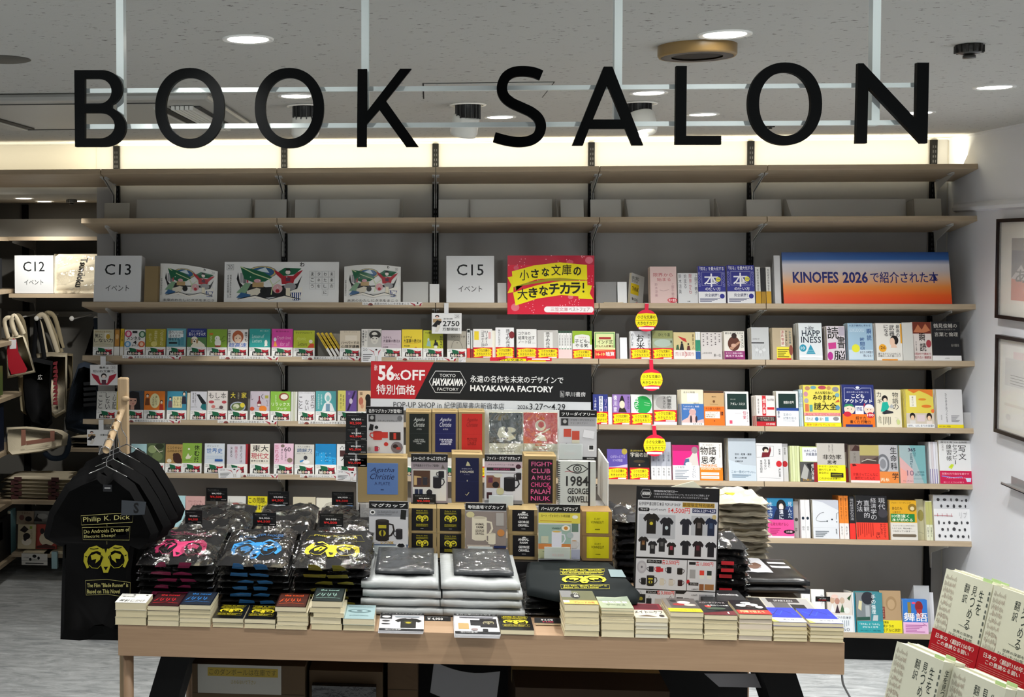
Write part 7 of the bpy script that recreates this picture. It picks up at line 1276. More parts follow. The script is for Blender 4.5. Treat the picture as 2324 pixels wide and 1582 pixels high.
stack(1441.5, 1517.5, [1397, 1408, 1416, 1424, 1434, 1443], 'c9c4b4', [r(0, .55, 1, 1, '6c1424'), r(.1, .62, .9, .95, '4c0c18'), t('メイトーケフ', .06, .3, .94, .5, '2c2824', .02), p([(.1, .1), (.4, .2), (.7, .08)], '5c4c3c'), e(.85, .15, .08, .08, '2c2420')], 'maroon and cream cover', page='cfcab8')
stack(1520, 1597.5, [1386, 1397.5, 1411, 1423, 1435.5, 1446.5], '6c6660', [r(.14, .30, 1, 1, '4c4644'), e(.6, .70, .2, .1, 'c8c0b8'), e(.42, .55, .2, .08, '8c2c2c'), e(.75, .52, .18, .08, 'b8a89c'), e(.3, .8, .1, .08, '1c1c1c'), r(0, .02, 1, .26, 'dcc41c'), t('トゥルー日', .2, .08, .8, .2, '8c6c10', .02)], 'dark cover with a broad yellow foot')
stack(1598, 1675.5, [1391, 1403, 1412, 1424, 1436, 1447], '14181a', [t('スローターハウス', .1, .82, .9, .92, 'a89c9c', .01), e(.3, .6, .1, .08, 'a83c34'), t('未来の二つの顔', .3, .62, .96, .72, 'c8c8c8', .01), e(.5, .45, .3, .08, '3c4c3c'), p([(0, 0), (1, 0), (1, .30), (0, .12)], '5c1820'), r(.76, .08, .80, .2, 'e8e8e8')], 'black cover with a dark red diagonal')
stack(1677.5, 1754.5, [1389.5, 1401.5, 1411.5, 1425, 1437, 1448.5], '18161a', [e(.3, .62, .18, .09, 'dcdcd8'), e(.62, .66, .2, .1, 'd8d8d4'), e(.48, .8, .16, .06, 'c8c8c4'), e(.8, .5, .12, .08, 'dcdcd8'), e(.5, .55, .1, .1, '2c1c1c'), r(0, 0, 1, .28, 'b8281c'), t('円環で狂えて', .1, .1, .84, .24, 'ecd898', .03)], 'black cover with white faces and a red foot', page='cbbfae')
BLC = [r(0, .3, 1, 1, '1c2ca0'), l([(.1, .8), (.4, .5), (.6, .8), (.9, .5)], .04, '2c54c8'), l([(.2, .5), (.5, .9), (.8, .6)], .03, '101c6c'), r(0, 0, 1, .28, 'd8dce0'), p([(0, 0), (.2, 0), (0, .28)], 'e8dc5c'), t('雨を探す', .36, .1, .8, .2, '3c3c4c', .01)]
stack(1755.5, 1834, [1408, 1418, 1426, 1434.5, 1443, 1451], '1c2ca0', BLC, 'blue cover beside the red footed stack', spine='c8bc98')
stack(1838.5, 1916.5, [1411.5, 1421, 1429, 1438.5, 1446.5, 1454.5], '1c2ca0', BLC, 'blue cover at the far table end', spine='c8bc98')

# ------------------------------------------------------------------ shirts in clear bags
M_TEE = mat('0d0d0f', .75, .25); M_TEE2 = mat('16161a', .6, .3)
def pack(X, Y, z, w, d, h, seed, label, cloth=None, wrap=None, tilt=0.0, yaw=0.0, top=None, edge=None, group=None, name='bagged_shirt', wrapname='clear_bag', amp=.003, pw=6, n=12):
    b, wp = cushion(w, d, h, cloth or M_TEE, seed, n, amp, pw, ep=.2 if name in ('mailing_bag', 'wrapped_item', 'folder_pack') else .36); o = b.build(name)
    o.matrix_world = T(X, Y, z) @ RZ(yaw) @ RX(tilt) @ top_frame()
    if wrap:
        b2, _ = cushion(w*1.03, d*1.03, h*1.12, wrap, seed+100, n, amp*1.6, pw); c_ = b2.build(wrapname, o); c_.location = (-w*.015, 0, -d*.015)
    if top: printed(o, 'shirt_print', top, w, d, warp=wp, gloss=(.5, .3), base=.0012)
    if edge:                       # ink that wraps over the folded front edge
        q = MB()
        for u0, u1, c_ in edge: j = lambda: random.uniform(-.2, .2)*h; q.prism([(u0*w+j(), h*.22+j()*.5, -.0014), (u0*w+j()*2, -h*.22+j(), -.0030), ((u0+u1)/2*w, -h*.34, -.0034), (u1*w+j()*2, -h*.22+j(), -.0030), (u1*w+j(), h*.24+j()*.5, -.0014)], (0, 0, .0006), ink(c_, (.5, .3)))
        q.build('edge_print', o)
    return tag(o, label, 'shirt', group)
def pile(X, Y, w, d, n, dz, seed, desc, topcmds, c_edge, wrap=M_WRAP, tiltk=.02, x_jit=.004, z0=TZ, cloth=None, **kw):
    for k in range(n):
        last = k == n-1
        eg = None
        if c_edge and k > 0:
            a = .26+.07*math.sin(k*2.1); eg = [(a-.04, a+.14+.05*(k % 3), c_edge), (a+.27, a+.44+.04*(k % 3), c_edge)]
        pack(X+random.uniform(-x_jit, x_jit), Y+random.uniform(-.004, .004)-.002*k, z0+dz*(k+.5)+(.006 if last else 0), w, d, dz*.9+(.012 if last else 0), seed+k,
             '%s, %s from the bottom' % (desc, ORDN[k]) if not last else desc+', topmost', wrap=wrap, tilt=tiltk*k, top=topcmds if last else None, edge=eg, cloth=cloth,
             group='layers of the pile of '+desc, **kw)
PINK = place(ram('c43a6c'), .14, .04, .86, .62)+[l([(.15, .66), (.5, .72), (.85, .66)], .02, '7c2448'), t('Kurt Vonnegut', .25, .70, .75, .78, '7c2448', .02)]
BLU = place(ram('2c84c4'), .12, .04, .88, .60)+[t('SLAUGHTER HOUSE', .16, .66, .84, .74, '2c5c8c', .02), l([(.2, .62), (.8, .62)], .02, '2c5c8c')]
YEL = place(ram('d8cc2c'), .10, .10, .86, .58)+[l([(.10, .62), (.14, .74), (.84, .76), (.90, .62), (.10, .62)], .008, '8c8420'), t('Philip K. Dick', .2, .66, .8, .73, 'a89c24', .02)]
pile(-.985, 4.075, .255, .34, 7, .0235, 200, 'black shirt with pink print in a clear bag', PINK, '6e1b3d')
pile(-.708, 4.075, .235, .34, 7, .0235, 220, 'black shirt with blue print in a clear bag', BLU, '1a4f7e')
pile(-.452, 4.075, .258, .34, 7, .0235, 240, 'black shirt with yellow ram print in a clear bag', YEL, '5f5915')
for X, w, nm, sd, n, cl in ((-.935, .26, 'plain black bagged shirt in the rear pile nearest the hanging shirts', 300, 7, '6c4c1c'), (-.655, .22, 'plain black bagged shirt in the middle rear pile', 320, 7, '3c6c5c'), (-.42, .24, 'plain black bagged shirt in the rear pile beside the mug rack', 340, 7, '4c1c2c')):
    for k in range(n):
        last = k == n-1
        pack(X+random.uniform(-.004, .004), 4.46, TZ+.027*(k+.55), w, .34, .03 if not last else .042, sd+k, nm+(', topmost' if last else ', %s from the bottom' % (ORDN+['eighth'])[k]), wrap=M_WRAP if k > 4 else None, tilt=.012*k, group='layers of '+nm, amp=.004)

def price(x0, x1, y0, y1, Y, label, name_, a='¥4,950', b_='¥4,500', zfoot=None, clear=False):
    A, B_ = WY(x0, y0, Y), WY(x1, y1, Y); w, h = B_.x-A.x, A.z-B_.z
    o = MB().box((0, 0, 0), (w, .0015, h), mat('0e0e10', .35)).build('price_card', M=T(A.x, Y, B_.z))
    printed(o, 'price_print', [t(name_, .08, .80, .60, .87, 'a8a8a8', 0), l([(.08, .74), (.94, .72)], .006, '5c5c5c'), t(a, .26, .50, .72, .64, 'e0e0e0', .03), t('税込', .76, .52, .86, .58, 'a0a0a0', 0), t(b_, .18, .22, .74, .42, 'e0302c', .02), t('S M L XL', .2, .06, .44, .11, '9c9c9c', 0), t('HAYAKAWA', .72, .10, .94, .16, 'c8c8c8', .02)], w, h)
    MB().box((w*.46, .0016, -.03), (w*.54, .0028, h*.5), M_CLEAR).build('card_holder', o)
    if clear: MB().box((-.003, -.003, -.003), (w+.003, -.002, h+.004), mat('e8f0f0', .1, .6, trans=.55)).build('sleeve', o)
    return tag(o, label, 'price card')
for x0, x1, y0, y1, Y, nm, lb in ((420, 459, 1158, 1189, 4.43, 'Tシャツ', 'behind the pink printed shirts'), (468, 516, 1107, 1138, 4.74, 'ロボット', 'on the rear pile nearest the hanging shirts'), (608, 656, 1115, 1146, 4.74, 'ブラッド', 'on the middle rear pile'),
                                  (753, 803, 1116, 1147, 4.74, 'ジョージ', 'on the rear pile beside the mug rack'), (574, 627, 1163, 1194, 4.43, '二銭銅貨', 'behind the blue printed shirts'), (725, 779, 1165, 1197, 4.43, 'アンドロイド', 'behind the yellow ram shirts')):
    price(x0, x1, y0, y1, Y, 'black price card with red 4500 yen '+lb, 'Tシャツ '+nm)
# grey mailing bags with black folded goods on top
M_MAIL = mat('a2a6a7', .35, .45, bump=(14, .5, .01)); M_MAILD = mat('3c3f42', .3, .5, bump=(22, .5, .01))
for X0_, w, nm, sd in ((-.222, .268, 'pile beside the shirts', 400), (.045, .272, 'pile beside the big folded black shirt', 420)):
    for k in range(4):
        o = pack(X0_+(.004, -.004, .003, -.002)[k], 4.065, TZ+.030*(k+.52), w*(1.0-.012*k), .37, .033, sd+k, 'pale grey mailing bag, %s from the bottom, %s' % (ORDN[k], nm), cloth=M_MAIL, group='grey mailing bags, '+nm, name='mailing_bag', amp=.0022, pw=9, tilt=.004*k)
    o = pack(X0_+.042, 4.115, TZ+.030*4+.016, .20, .30, .018, sd+9, 'flat black wrapped item on the grey mailing bag '+nm, cloth=M_MAILD, wrap=M_WRAP2, group=None, name='wrapped_item', amp=.0012, pw=20, tilt=.012)
# big folded shirt on shiny black packs
for k in range(3): pack(.325, 4.08, TZ+.022*(k+.55), .36, .36, .023, 440+k, 'shiny black bagged shirt below the big folded shirt, %s from the bottom' % ORDN[k], wrap=M_WRAP, group='bagged shirts below the big folded shirt')
zc_ = TZ+.098
pts = [WZ(x, y, zc_) for x, y in ((1197, 1272), (1290, 1271), (1384, 1274), (1420, 1305), (1452, 1338), (1446, 1352), (1400, 1356), (1290, 1352), (1196, 1332), (1193, 1300))]
b = MB(); n = len(pts); c_ = sum(pts, Vector())/n
vs = [c_+(q-c_)*.93 for q in pts]+[q-Vector((0, 0, .012)) for q in pts]+[q-Vector((0, 0, .028)) for q in pts]
fs = [tuple(reversed(q)) for q in tessellate_polygon([vs[:n]])]
for i in range(n): j = (i+1) % n; fs += [(i, j, n+j, n+i), (n+i, n+j, 2*n+j, 2*n+i)]
b.add(vs, fs, mat('0a1214', .8, .2), True); o = b.build('folded_shirt')
mm = [WZ(x, y, zc_+.002) for x, y in ((1268, 1345), (1393, 1345), (1376, 1290), (1266, 1290))]
A0, A1, A2, A3 = mm
wpf = lambda a, q, off: tuple((A0.lerp(A1, a)).lerp(A3.lerp(A2, a), q)+Vector((0, 0, off)))
printed(o, 'shirt_print', dick('cfc62e'), 1, 1.2, warp=wpf)
q = MB(); k_ = [WZ(x, y, zc_+.004) for x, y in ((1380, 1292), (1411, 1293), (1421, 1310), (1386, 1309))]; q.add(k_, [(0, 1, 2, 3)], mat('7c8c90', .3)); q.build('size_sticker', o)
tag(o, 'big folded black shirt with yellow ram print and a grey size sticker', 'shirt')
# ================================================================== MUG RACK ON THE TABLE
TA, TB_, TC, TS = 4.74, 4.62, 4.50, 4.86
def zr_(x, y, Y): return WY(x, y, Y).z
ZA_, ZB_, ZC_ = zr_(1100, 1040, TA), zr_(1100, 1145, TB_), zr_(1100, 1269, TC)
RXA, RXB = WY(812, 1145, TB_).x, WY(1380, 1145, TB_).x
rk = MB().box((RXA+.01, TC-.02, TZ+.0005), (RXB, TC+.10, ZC_-.001), mat('1a1a1c', .3, .5, bump=(20, .4, .01))).build('mug_rack')
MB().box((RXA+.01, TC+.10, ZC_-.012), (RXB, TC+.11, ZB_-.001), M_CLEAR).build('clear_riser', rk)
MB().box((RXA, TB_-.01, ZB_-.004), (RXB, TB_+.11, ZB_-.0005), M_CLEAR).build('clear_shelf', rk)
MB().box((RXA+.01, TA-.02, ZA_-.004), (RXB-.04, TA+.10, ZA_-.0005), M_CLEAR).build('clear_shelf', rk)
MB().box((WY(925, 930, TA).x, TS-.02, ZA_-.02), (WY(1356, 930, TA).x, TS-.015, zr_(1100, 928, TS)), mat('d4d6d4', .4)).build('back_panel', rk)
MB().prism([(RXB-.006, TB_-.02, ZB_-.002), (RXB-.006, TA+.12, ZB_-.002), (RXB-.006, TA+.12, zr_(1360, 1020, TA+.1)), (RXB-.006, TB_-.02, zr_(1375, 1048, TB_))], (.005, 0, 0), mat('d8dad8', .4)).build('side_panel', rk)
for X in (RXA+.02, RXB-.05): MB().box((X, TS-.03, TZ), (X+.012, TS-.02, zr_(1100, 930, TS)), M_STEEL).build('upright', rk)
tag(rk, 'tiered mug display rack with clear shelves and a white side panel', 'display rack')
# head sign
A = WY(841, 820, TS); B_ = WY(1341.5, 824, TS); C_ = WY(838, 930, TS); w = B_.x-A.x; h = A.z-C_.z
rd = [r(0, 0, 1, 1, 'cfd2d6'), r(0, .235, 1, 1, '0d0d0f'), p([(0, .235), (0, 1), (.288, 1), (.203, .235)], 'ae1620'),
      t('最大', .016, .81, .030, .93, 'ece4e4', .02), t('56', .034, .60, .108, .93, 'ece4e4', .035), t('%', .106, .62, .134, .76, 'ece4e4', .02), t('OFF', .135, .62, .248, .84, 'ece4e4', .02), t('特別価格', .026, .32, .205, .53, 'ece4e4', .03),
      l([(.268, .60), (.296, .82), (.408, .82), (.436, .60), (.408, .38), (.296, .38), (.268, .60)], .0028, 'd8d8d8'), t('TOKYO', .315, .70, .388, .765, 'd8d8d8', .01), t('HAYAKAWA', .282, .52, .422, .67, 'ececec', .05, .25), t('FACTORY', .305, .42, .402, .48, 'd8d8d8', .01),
      t('永遠の名作を未来のデザインで', .455, .60, .875, .745, 'ececec', .02), t('HAYAKAWA FACTORY', .455, .42, .83, .545, 'ececec', .03), l([(.862, .33), (.862, .45), (.878, .45), (.878, .33), (.862, .33)], .0018, 'd8d8d8'), t('h', .866, .345, .874, .435, 'd8d8d8', 0), t('早川書房', .884, .34, .975, .44, 'd8d8d8', .01),
      t('POP-UP SHOP in', .105, .06, .325, .175, '33363a', .0), t('紀伊國屋書店新宿本店', .337, .05, .61, .185, '33363a', .0), t('2026.', .67, .07, .722, .15, '33363a', .01), t('3.27～4.29', .724, .06, .885, .19, '26282c', .01)]
o = MB().box((0, 0, 0), (w, .008, h), mat('17171a', .4)).build('discount_sign', M=T(A.x, TS, C_.z) @ RY(.008)); printed(o, 'sign_print', rd, w, h, gloss=(.45, .35)); tag(o, 'wide black and red sign reading 56% OFF above the mug rack', 'sign')
def on(x0, x1, y0, y1, Y, z0):
    A = WY(x0, y1, Y); X_a = A.x; w = WY(x1, y1, Y).x-X_a; zt_ = WY(x0, y0, Y).z; return X_a, w, zt_-z0
def kbox(x0, x1, y0, y1, Y, z0, lab, lc, cmds, label, d=.10, fold=True, k='93805a'):
    X_a, w, h0 = on(x0, x1, y0, y1, Y, z0); h = on(x0, x1, y0+9, y1, Y, z0)[2]; q_ = h0/h; lab = (lab[0], lab[1]*q_, lab[2], min(.985, lab[3]*q_)); mm = mat(k, .75, .15, bump=(300, .15, .0008))
    b = MB(); b.box((0, 0, 0), (w, d, h), mm); o = b.build('kraft_box', M=T(X_a, Y, z0+.0008), bevel=.0012)
    u0, v0, u1, v1 = lab; lw, lh = (u1-u0)*w, (v1-v0)*h
    q = MB().box((u0*w, -.0012, v0*h), (u1*w, -.0001, v1*h), mat(lc, .5, .3)).build('paper_sleeve', o)
    printed(q, 'sleeve_print', cmds, lw, lh, at=(u0*w, -.0012, v0*h))
    MB().box((w*.08, d*.45, h+.0001), (w*.92, d*.47, h+.0008), mat('5c4c34', .8)).build('lid_slit', o)
    return tag(o, label, 'box')
def flyer(x0, x1, y0, y1, Y, z0, head, cmds, label, headh=.14, foot=True, hc='121214', lift=0.0):
    X_a, w, h = on(x0, x1, y0, y1, Y, z0); cm = [r(0, 0, 1, 1, 'c4c4c8')]+cmds+[r(0, 1-headh, 1, 1, hc), t(head, .06, 1-headh*.82, .94, 1-headh*.30, 'e4e4e4', .02)]
    if foot: cm += [r(0, 0, 1, .06, '121214'), t('HAYAKAWA', .74, .015, .94, .045, 'd0d0d0', .02)]
    o = MB().box((0, 0, 0), (w, .002, h), mat('c4c4c8', .4)).build('flyer', M=T(X_a, Y-.012, z0+.0008)); printed(o, 'flyer_print', cm, w, h)
    MB().box((w*.2, .0022, 0), (w*.8, .011, .02), M_CLEAR).build('stand_foot', o)
    return tag(o, label, 'flyer')
SIG = lambda c, u0=.12, v0=.5, u1=.88, v1=.9: [t('Agatha', u0, v0+(v1-v0)*.52, u1, v1, c, .0, .35), t('Christie', u0, v0, u1, v0+(v1-v0)*.5, c, .0, .35)]
# upper tier
flyer(832, 916, 922, 1031, TA, ZA_, '名作マグカップが登場!!', [r(.05, .70, .95, .84, '9a9a9e'), r(.06, .70, .24, .84, '2c2c2e'), e(.15, .78, .05, .04, 'a8a8a8'), t('スタッキングマグカップ', .3, .70, .84, .74, '2c2c2c', .01), e(.9, .77, .07, .055, '6c6c70'), p([(.06, .54), (.1, .66), (.2, .64), (.17, .52)], '1c1c1e'), e(.27, .59, .05, .035, '1c1c1e')]+mug_icon(.08, .34, .42, .52, 'b43028', True, None, '8c2420')+[r(.38, .38, .58, .50, 'b43028'), r(.62, .34, .92, .50, '2c1a14'), r(.73, .36, .80, .48, 'c0382c'), e(.53, .26, .06, .04, 'b43028')]+mug_icon(.22, .12, .36, .22, 'b43048', False)+[e(.82, .2, .16, .11, '6c6468'), e(.78, .22, .07, .04, '2c1c1c'), e(.86, .18, .06, .03, 'a83c34'), t('名画のかきざき', .1, .02, .5, .045, 'd0d0d0', .01), e(.08, .16, .04, .04, 'a8a8a8')], 'flyer for stacking red mugs at the upper tier end', .15)
kbox(921, 979, 926, 1038, TA, ZA_, (.14, .11, .90, .88), '101714', SIG('c8ccc8', .22, .66, .78, .9)+[t('A MUG', .38, .58, .62, .62, 'b0b4b0', 0), t('AND THEN', .26, .30, .74, .34, 'b0b4b0', .01), t('THERE WERE', .18, .25, .82, .29, 'b0b4b0', .01), t('NONE', .38, .20, .62, .24, 'b0b4b0', .01), l([(0, .49), (1, .49)], .006, '3c4440')], 'kraft mug box with a black green sleeve on the upper tier')
kbox(980.5, 1039, 926, 1038, TA, ZA_, (.12, .11, .92, .88), '12164c', SIG('ccccdc', .22, .66, .78, .9)+[t('A MUG', .38, .58, .62, .62, 'b8b8cc', 0), t('THE MURDER', .2, .30, .84, .345, 'd8d8e8', .03), t('OF ROGER', .3, .25, .82, .29, 'd8d8e8', .03), t('ACKROYD', .24, .19, .78, .24, 'd8d8e8', .03), l([(0, .49), (1, .49)], .006, '3c447c')], 'kraft mug box with a navy sleeve on the upper tier')
kbox(1040.5, 1100, 926, 1038, TA, ZA_, (.12, .08, .90, .88), 'b5241f', SIG('7c1410', .24, .68, .78, .9)+[t('MURDER', .26, .36, .76, .40, '7c1410', .02), t('ON THE', .28, .31, .74, .35, '7c1410', .02), t('LINKS', .3, .22, .7, .30, '7c1410', .02), l([(0, .49), (1, .49)], .006, '8c1c18')], 'kraft mug box with a bright red sleeve on the upper tier')
def diary(x0, x1, c1, cmds, label):
    X_a, w, h = on(x0, x1, 937, 1040, TA, ZA_)
    o = book_at(T(X_a, TA, ZA_+.0008) @ RX(-.04), w, h, .018, 'c4c6b0', label, [r(0, .33, 1, 1, c1)]+cmds, name='diary', page='d8d4c4'); MB().box((-.001, -.0035, -.0005), (w+.002, -.0015, h+.002), M_WRAP2).build('clear_wrapper', o)
diary(1110, 1186, '182c2a', [p([(.24, .52), (.30, .66), (.42, .70), (.52, .66), (.80, .44), (.60, .38), (.32, .42)], 'c8cab4'), e(.62, .62, .18, .06, 'c8cab4'), p([(.46, .62), (.52, .54), (.58, .62), (.52, .70)], '182c2a'), r(.34, .42, .56, .45, '182c2a'), l([(.2, .34), (.5, .37), (.66, .36)], .02, '182c2a'), t('MURDER ON THE', .26, .19, .74, .22, '4c5044', .01), t('ORIENT EXPRESS', .28, .14, .76, .17, '4c5044', .01)], 'wrapped diary with a green top and a train drawing')
diary(1188, 1265, 'bc3026', [e(.50, .72, .16, .12, 'd0ccb4'), e(.52, .74, .09, .07, 'bc3026'), l([(.34, .50), (.6, .58), (.78, .66)], .04, 'd0ccb4'), p([(.30, .40), (.46, .52), (.62, .50), (.70, .38)], 'd0ccb4'), r(.34, .28, .66, .31, 'b4402c'), t('AND THEN THERE', .28, .19, .74, .22, 'b4402c', .01), t('WERE NONE', .36, .14, .68, .17, 'b4402c', .01)], 'wrapped diary with a red top and a pale soldier drawing')
flyer(1268, 1353, 930, 1041, TA, ZA_, 'フリーダイアリー', [r(.03, .68, .97, .84, '9a9a9e'), r(.05, .69, .24, .83, '2c2c2e'), e(.15, .77, .05, .04, 'a8a8a8'), t('アガサ・クリスティー', .3, .78, .92, .82, '2c2c2c', .0), t('フリーダイアリー', .3, .72, .76, .76, '2c2c2c', .0), r(.12, .46, .32, .62, 'b84838'), r(.34, .40, .54, .58, 'b84838'), r(.34, .33, .54, .40, 'c8c4b0'), p([(.62, .46), (.66, .62), (.95, .58), (.92, .42)], 'd8d8dc'), l([(.62, .46), (.66, .62), (.95, .58), (.92, .42), (.62, .46)], .006, '8c8c8c'), p([(.0, .24), (.2, .34), (.28, .22), (.1, .1)], '6c6c70'), r(.78, .18, .93, .30, 'e4e4e4'), r(.80, .21, .91, .29, '2c2c2c')], 'flyer for a free diary at the upper tier end beside the side panel')
price(1271, 1320, 1009, 1041, TA-.03, 'price card in a shiny clear sleeve over the free diary flyer', 'フリーダイアリー', '¥3,300', '¥1,000', clear=True)
# middle tier
kbox(812, 924, 1030, 1142, TB_, ZB_, (.19, .17, .815, .81), '5674a8', SIG('0f1640', .10, .48, .88, .86)+[t('A PLATE', .24, .30, .74, .40, '24305c', .0), l([(.44, .15), (.54, .15)], .03, '24305c'), ], 'large square kraft plate box with a blue label')
flyer(933, 1016, 1029, 1137, TB_-.03, ZB_, 'シャーロック・ホームズ マグカップ', [r(0, 0, 1, 1, '8c8288'), t('世界最高のマグカップ登場!!', .06, .75, .76, .80, '1c1c20', .02), p([(.82, .72), (.86, .80), (.92, .72)], '5c5450'), r(.04, .10, .96, .70, 'c9c8c4'), r(.06, .36, .52, .68, '4c3426'), p([(.08, .40), (.08, .58), (.28, .56), (.28, .40)], 'b89c6c'), r(.16, .40, .28, .54, '3c2a30')]+mug_icon(.32, .40, .50, .56, '2c2a30')+mug_icon(.60, .34, .92, .58, '1c1a20', False, None, '8c8c90')+mug_icon(.68, .54, .90, .68, '1c1a20', True)+[r(.10, .20, .20, .32, '1c2440'), r(.22, .20, .32, .32, '1c2440'), e(.50, .26, .08, .06, '1c1a20')], 'flyer for a dark detective mug on the middle tier', .15)
price(937, 989, 1121, 1145, TB_-.05, 'black price card below the detective mug flyer', 'マグカップ', '¥3,850', '¥2,500')
kbox(1025.5, 1095, 1022, 1143, TB_, ZB_, (.12, .04, .88, .86), '0d1238', [p([(.44, .82), (.50, .92), (.56, .90), (.64, .82)], 'b0ac88'), t('SHERLOCK', .26, .74, .72, .765, '9c9cac', .01), t('HOLMES', .20, .66, .78, .71, 'b8b4a8', .03), t('A MUG', .36, .61, .6, .63, '6c6c88', 0), e(.5, .48, .02, .02, 'b8b4a0'), l([(0, .47), (1, .47)], .005, '30366c'), l([(.42, .18), (.48, .15), (.58, .22)], .03, 'b8b088')], 'tall kraft box with a deep navy detective sleeve')
flyer(1099, 1184, 1030, 1146, TB_-.03, ZB_, 'ファイト・クラブ マグカップ', [r(0, .74, 1, .86, 'b8a4ac'), t('チャックパラニューク公認', .1, .79, .78, .82, '2c1c24', .01), r(.06, .69, .82, .75, '1c181a'), t('FIGHT CLUB MUG', .24, .70, .68, .735, 'a83c6c', .02), e(.90, .77, .07, .045, '3c1c28'), l([(.06, .65), (.9, .65)], .01, '5c3c48'), r(.05, .36, .42, .60, '7c5844'), r(.10, .46, .22, .56, '5c2c44'), e(.30, .42, .09, .06, '1c1418'), e(.36, .60, .12, .04, 'c4c4b8')]+mug_icon(.52, .30, .94, .58, '17151a')+mug_icon(.78, .52, .98, .66, '1c181c', True)+[e(.42, .30, .10, .07, 'b8b48c'), r(.06, .16, .2, .28, '3c2024'), r(0, .05, 1, .13, '77787c')], 'flyer for a black fight themed mug on the middle tier', .13)
price(1111, 1163, 1126, 1150, TB_-.05, 'grey sleeved price card below the fight mug flyer', 'マグカップ', '¥3,850', '¥2,500', clear=True)
FC = []
for i, s in enumerate(('FIGHT', 'CLUB', 'A MUG', 'CHUCK', 'PALAH', 'NIUK')): FC.append(t(s, .10 if i > 2 else .12, .845-i*.158, .90, .95-i*.158, 'c85c88' if i not in (3, 5) else 'd04c84', .012))
FC += [e(.92, .91, .04, .02, 'c83c74'), e(.86, .36, .07, .05, 'c83c74'), t('K', .80, .34, .92, .42, '2c0c1c', .01), l([(.72, .02), (.95, .02)], .01, 'a83c60')]
kbox(1189.5, 1262, 1026, 1147, TB_, ZB_, (.13, .04, .89, .86), '180a12', FC, 'tall kraft box with pink capitals on a black sleeve')
X_a, w, h = on(1267, 1351, 1046, 1150, TB_-.02, ZB_)
o = book_at(T(X_a, TB_-.03, ZB_+.0008), w, h, .022, 'bcc0bb', 'cream spiral notebook with a large eye and the number 1984', [p([(.20, .84), (.34, .92), (.50, .95), (.66, .92), (.80, .84), (.66, .76), (.50, .73), (.34, .76)], '2c2c2c'), p([(.24, .84), (.36, .905), (.50, .93), (.64, .905), (.76, .84), (.64, .775), (.50, .75), (.36, .775)], 'bcc0bb'), e(.50, .84, .12, .085, '2c2c2c'), e(.50, .84, .09, .062, 'bcc0bb'), e(.50, .84, .055, .04, '2c2c2c'), e(.50, .84, .025, .02, 'bcc0bb'), l([(.16, .77), (.26, .79), (.40, .77)], .012, 'a83c44'), t('1984', .20, .46, .80, .68, '2c2c2c', .02), t('GEORGE', .24, .29, .80, .42, '2c2c2c', .02), t('ORWELL', .24, .11, .80, .25, '2c2c2c', .02), r(.795, 0, .845, 1, '141416')], name='notebook', page='d0cec4')
q = MB()
for k in range(22): q.box((-.004, -.002, h*(k+.4)/22), (.005, .002, h*(k+.4)/22+.0022), M_BLACK)
q.build('spiral_binding', o)
# lower tier
flyer(838, 926, 1136, 1260, TC-.03, ZC_, 'マグカップ', [r(0, .74, 1, .86, '8c8e94'), e(.09, .81, .07, .04, 'dcdcdc'), e(.09, .81, .04, .02, '1c1c1c'), t('Do Androids Dream of', .22, .80, .74, .84, '4c5054', .0), t('Electric Sheep?', .22, .755, .58, .79, '4c5054', .0), p([(.80, .70), (.82, .86), (.96, .85), (.94, .69)], '1c1c1a')]+mug_icon(.17, .32, .66, .70, '26201e', False, 'b0a42c', '3c3632')+mug_icon(.62, .36, .86, .54, '242226', True)+[r(.0, .08, 1, .27, '55647c'), t('レンジOK', .30, .27, .64, .33, 'b8943c', .03), r(.34, .14, .66, .20, 'c4c8d0'), e(.82, .22, .14, .11, 'c9c9cc')]+tee_icon(.72, .13, .92, .29, '17171a'), 'flyer for the black ram mug with a round shirt inset', .12)
price(846, 900, 1240, 1262, TC-.06, 'grey sleeved price card below the ram mug flyer', 'マグカップ', '¥3,850', '¥2,500', clear=True)
RML = [t('Philip K. Dick', .22, .86, .76, .92, 'a89c24', .02), r(.20, .74, .78, .84, '4c4810'), t('Do Androids Dream', .22, .79, .74, .83, 'a89c24', .01), t('Electric Sheep', .22, .75, .6, .78, 'a89c24', .01)]+place(ram('d8cc34', '0d0c10'), .20, .36, .80, .72)+[r(.20, .18, .78, .32, '4c4810'), t('The Film Blade Runner', .22, .26, .76, .31, 'a89c24', .01), t('Based on This Novel', .22, .20, .66, .24, 'a89c24', .01), t('HAYAKAWA', .42, .08, .56, .12, '9c9c9c', .02)]
hC = (zr_(950, 1154, TC)-ZC_)/2
for i, (x0, x1) in enumerate(((927.5, 990.5), (991.5, 1055))):
    for j in (0, 1):
        X_a = WY(x0, 1230, TC).x; w = WY(x1, 1230, TC).x-X_a; z0 = ZC_+.0006+j*(hC+.0006)
        b = MB().box((0, 0, 0), (w, .10, hC), mat('93805a', .75, .15, bump=(300, .15, .0008))); o = b.build('kraft_box', M=T(X_a, TC, z0), bevel=.0012)
        q = MB().box((w*.11, -.0012, hC*.10), (w*.87, -.0001, hC*.99), mat('0d0c10', .45, .3)).build('paper_sleeve', o); printed(q, 'sleeve_print', RML, w*.76, hC*.89, at=(w*.11, -.0012, hC*.10))
        tag(o, 'kraft mug box with yellow ram print, %s row, %s' % (('lower', 'upper')[j], ('beside the ram mug flyer', 'beside the white mug flyer')[i]), 'box', 'four ram mug boxes')
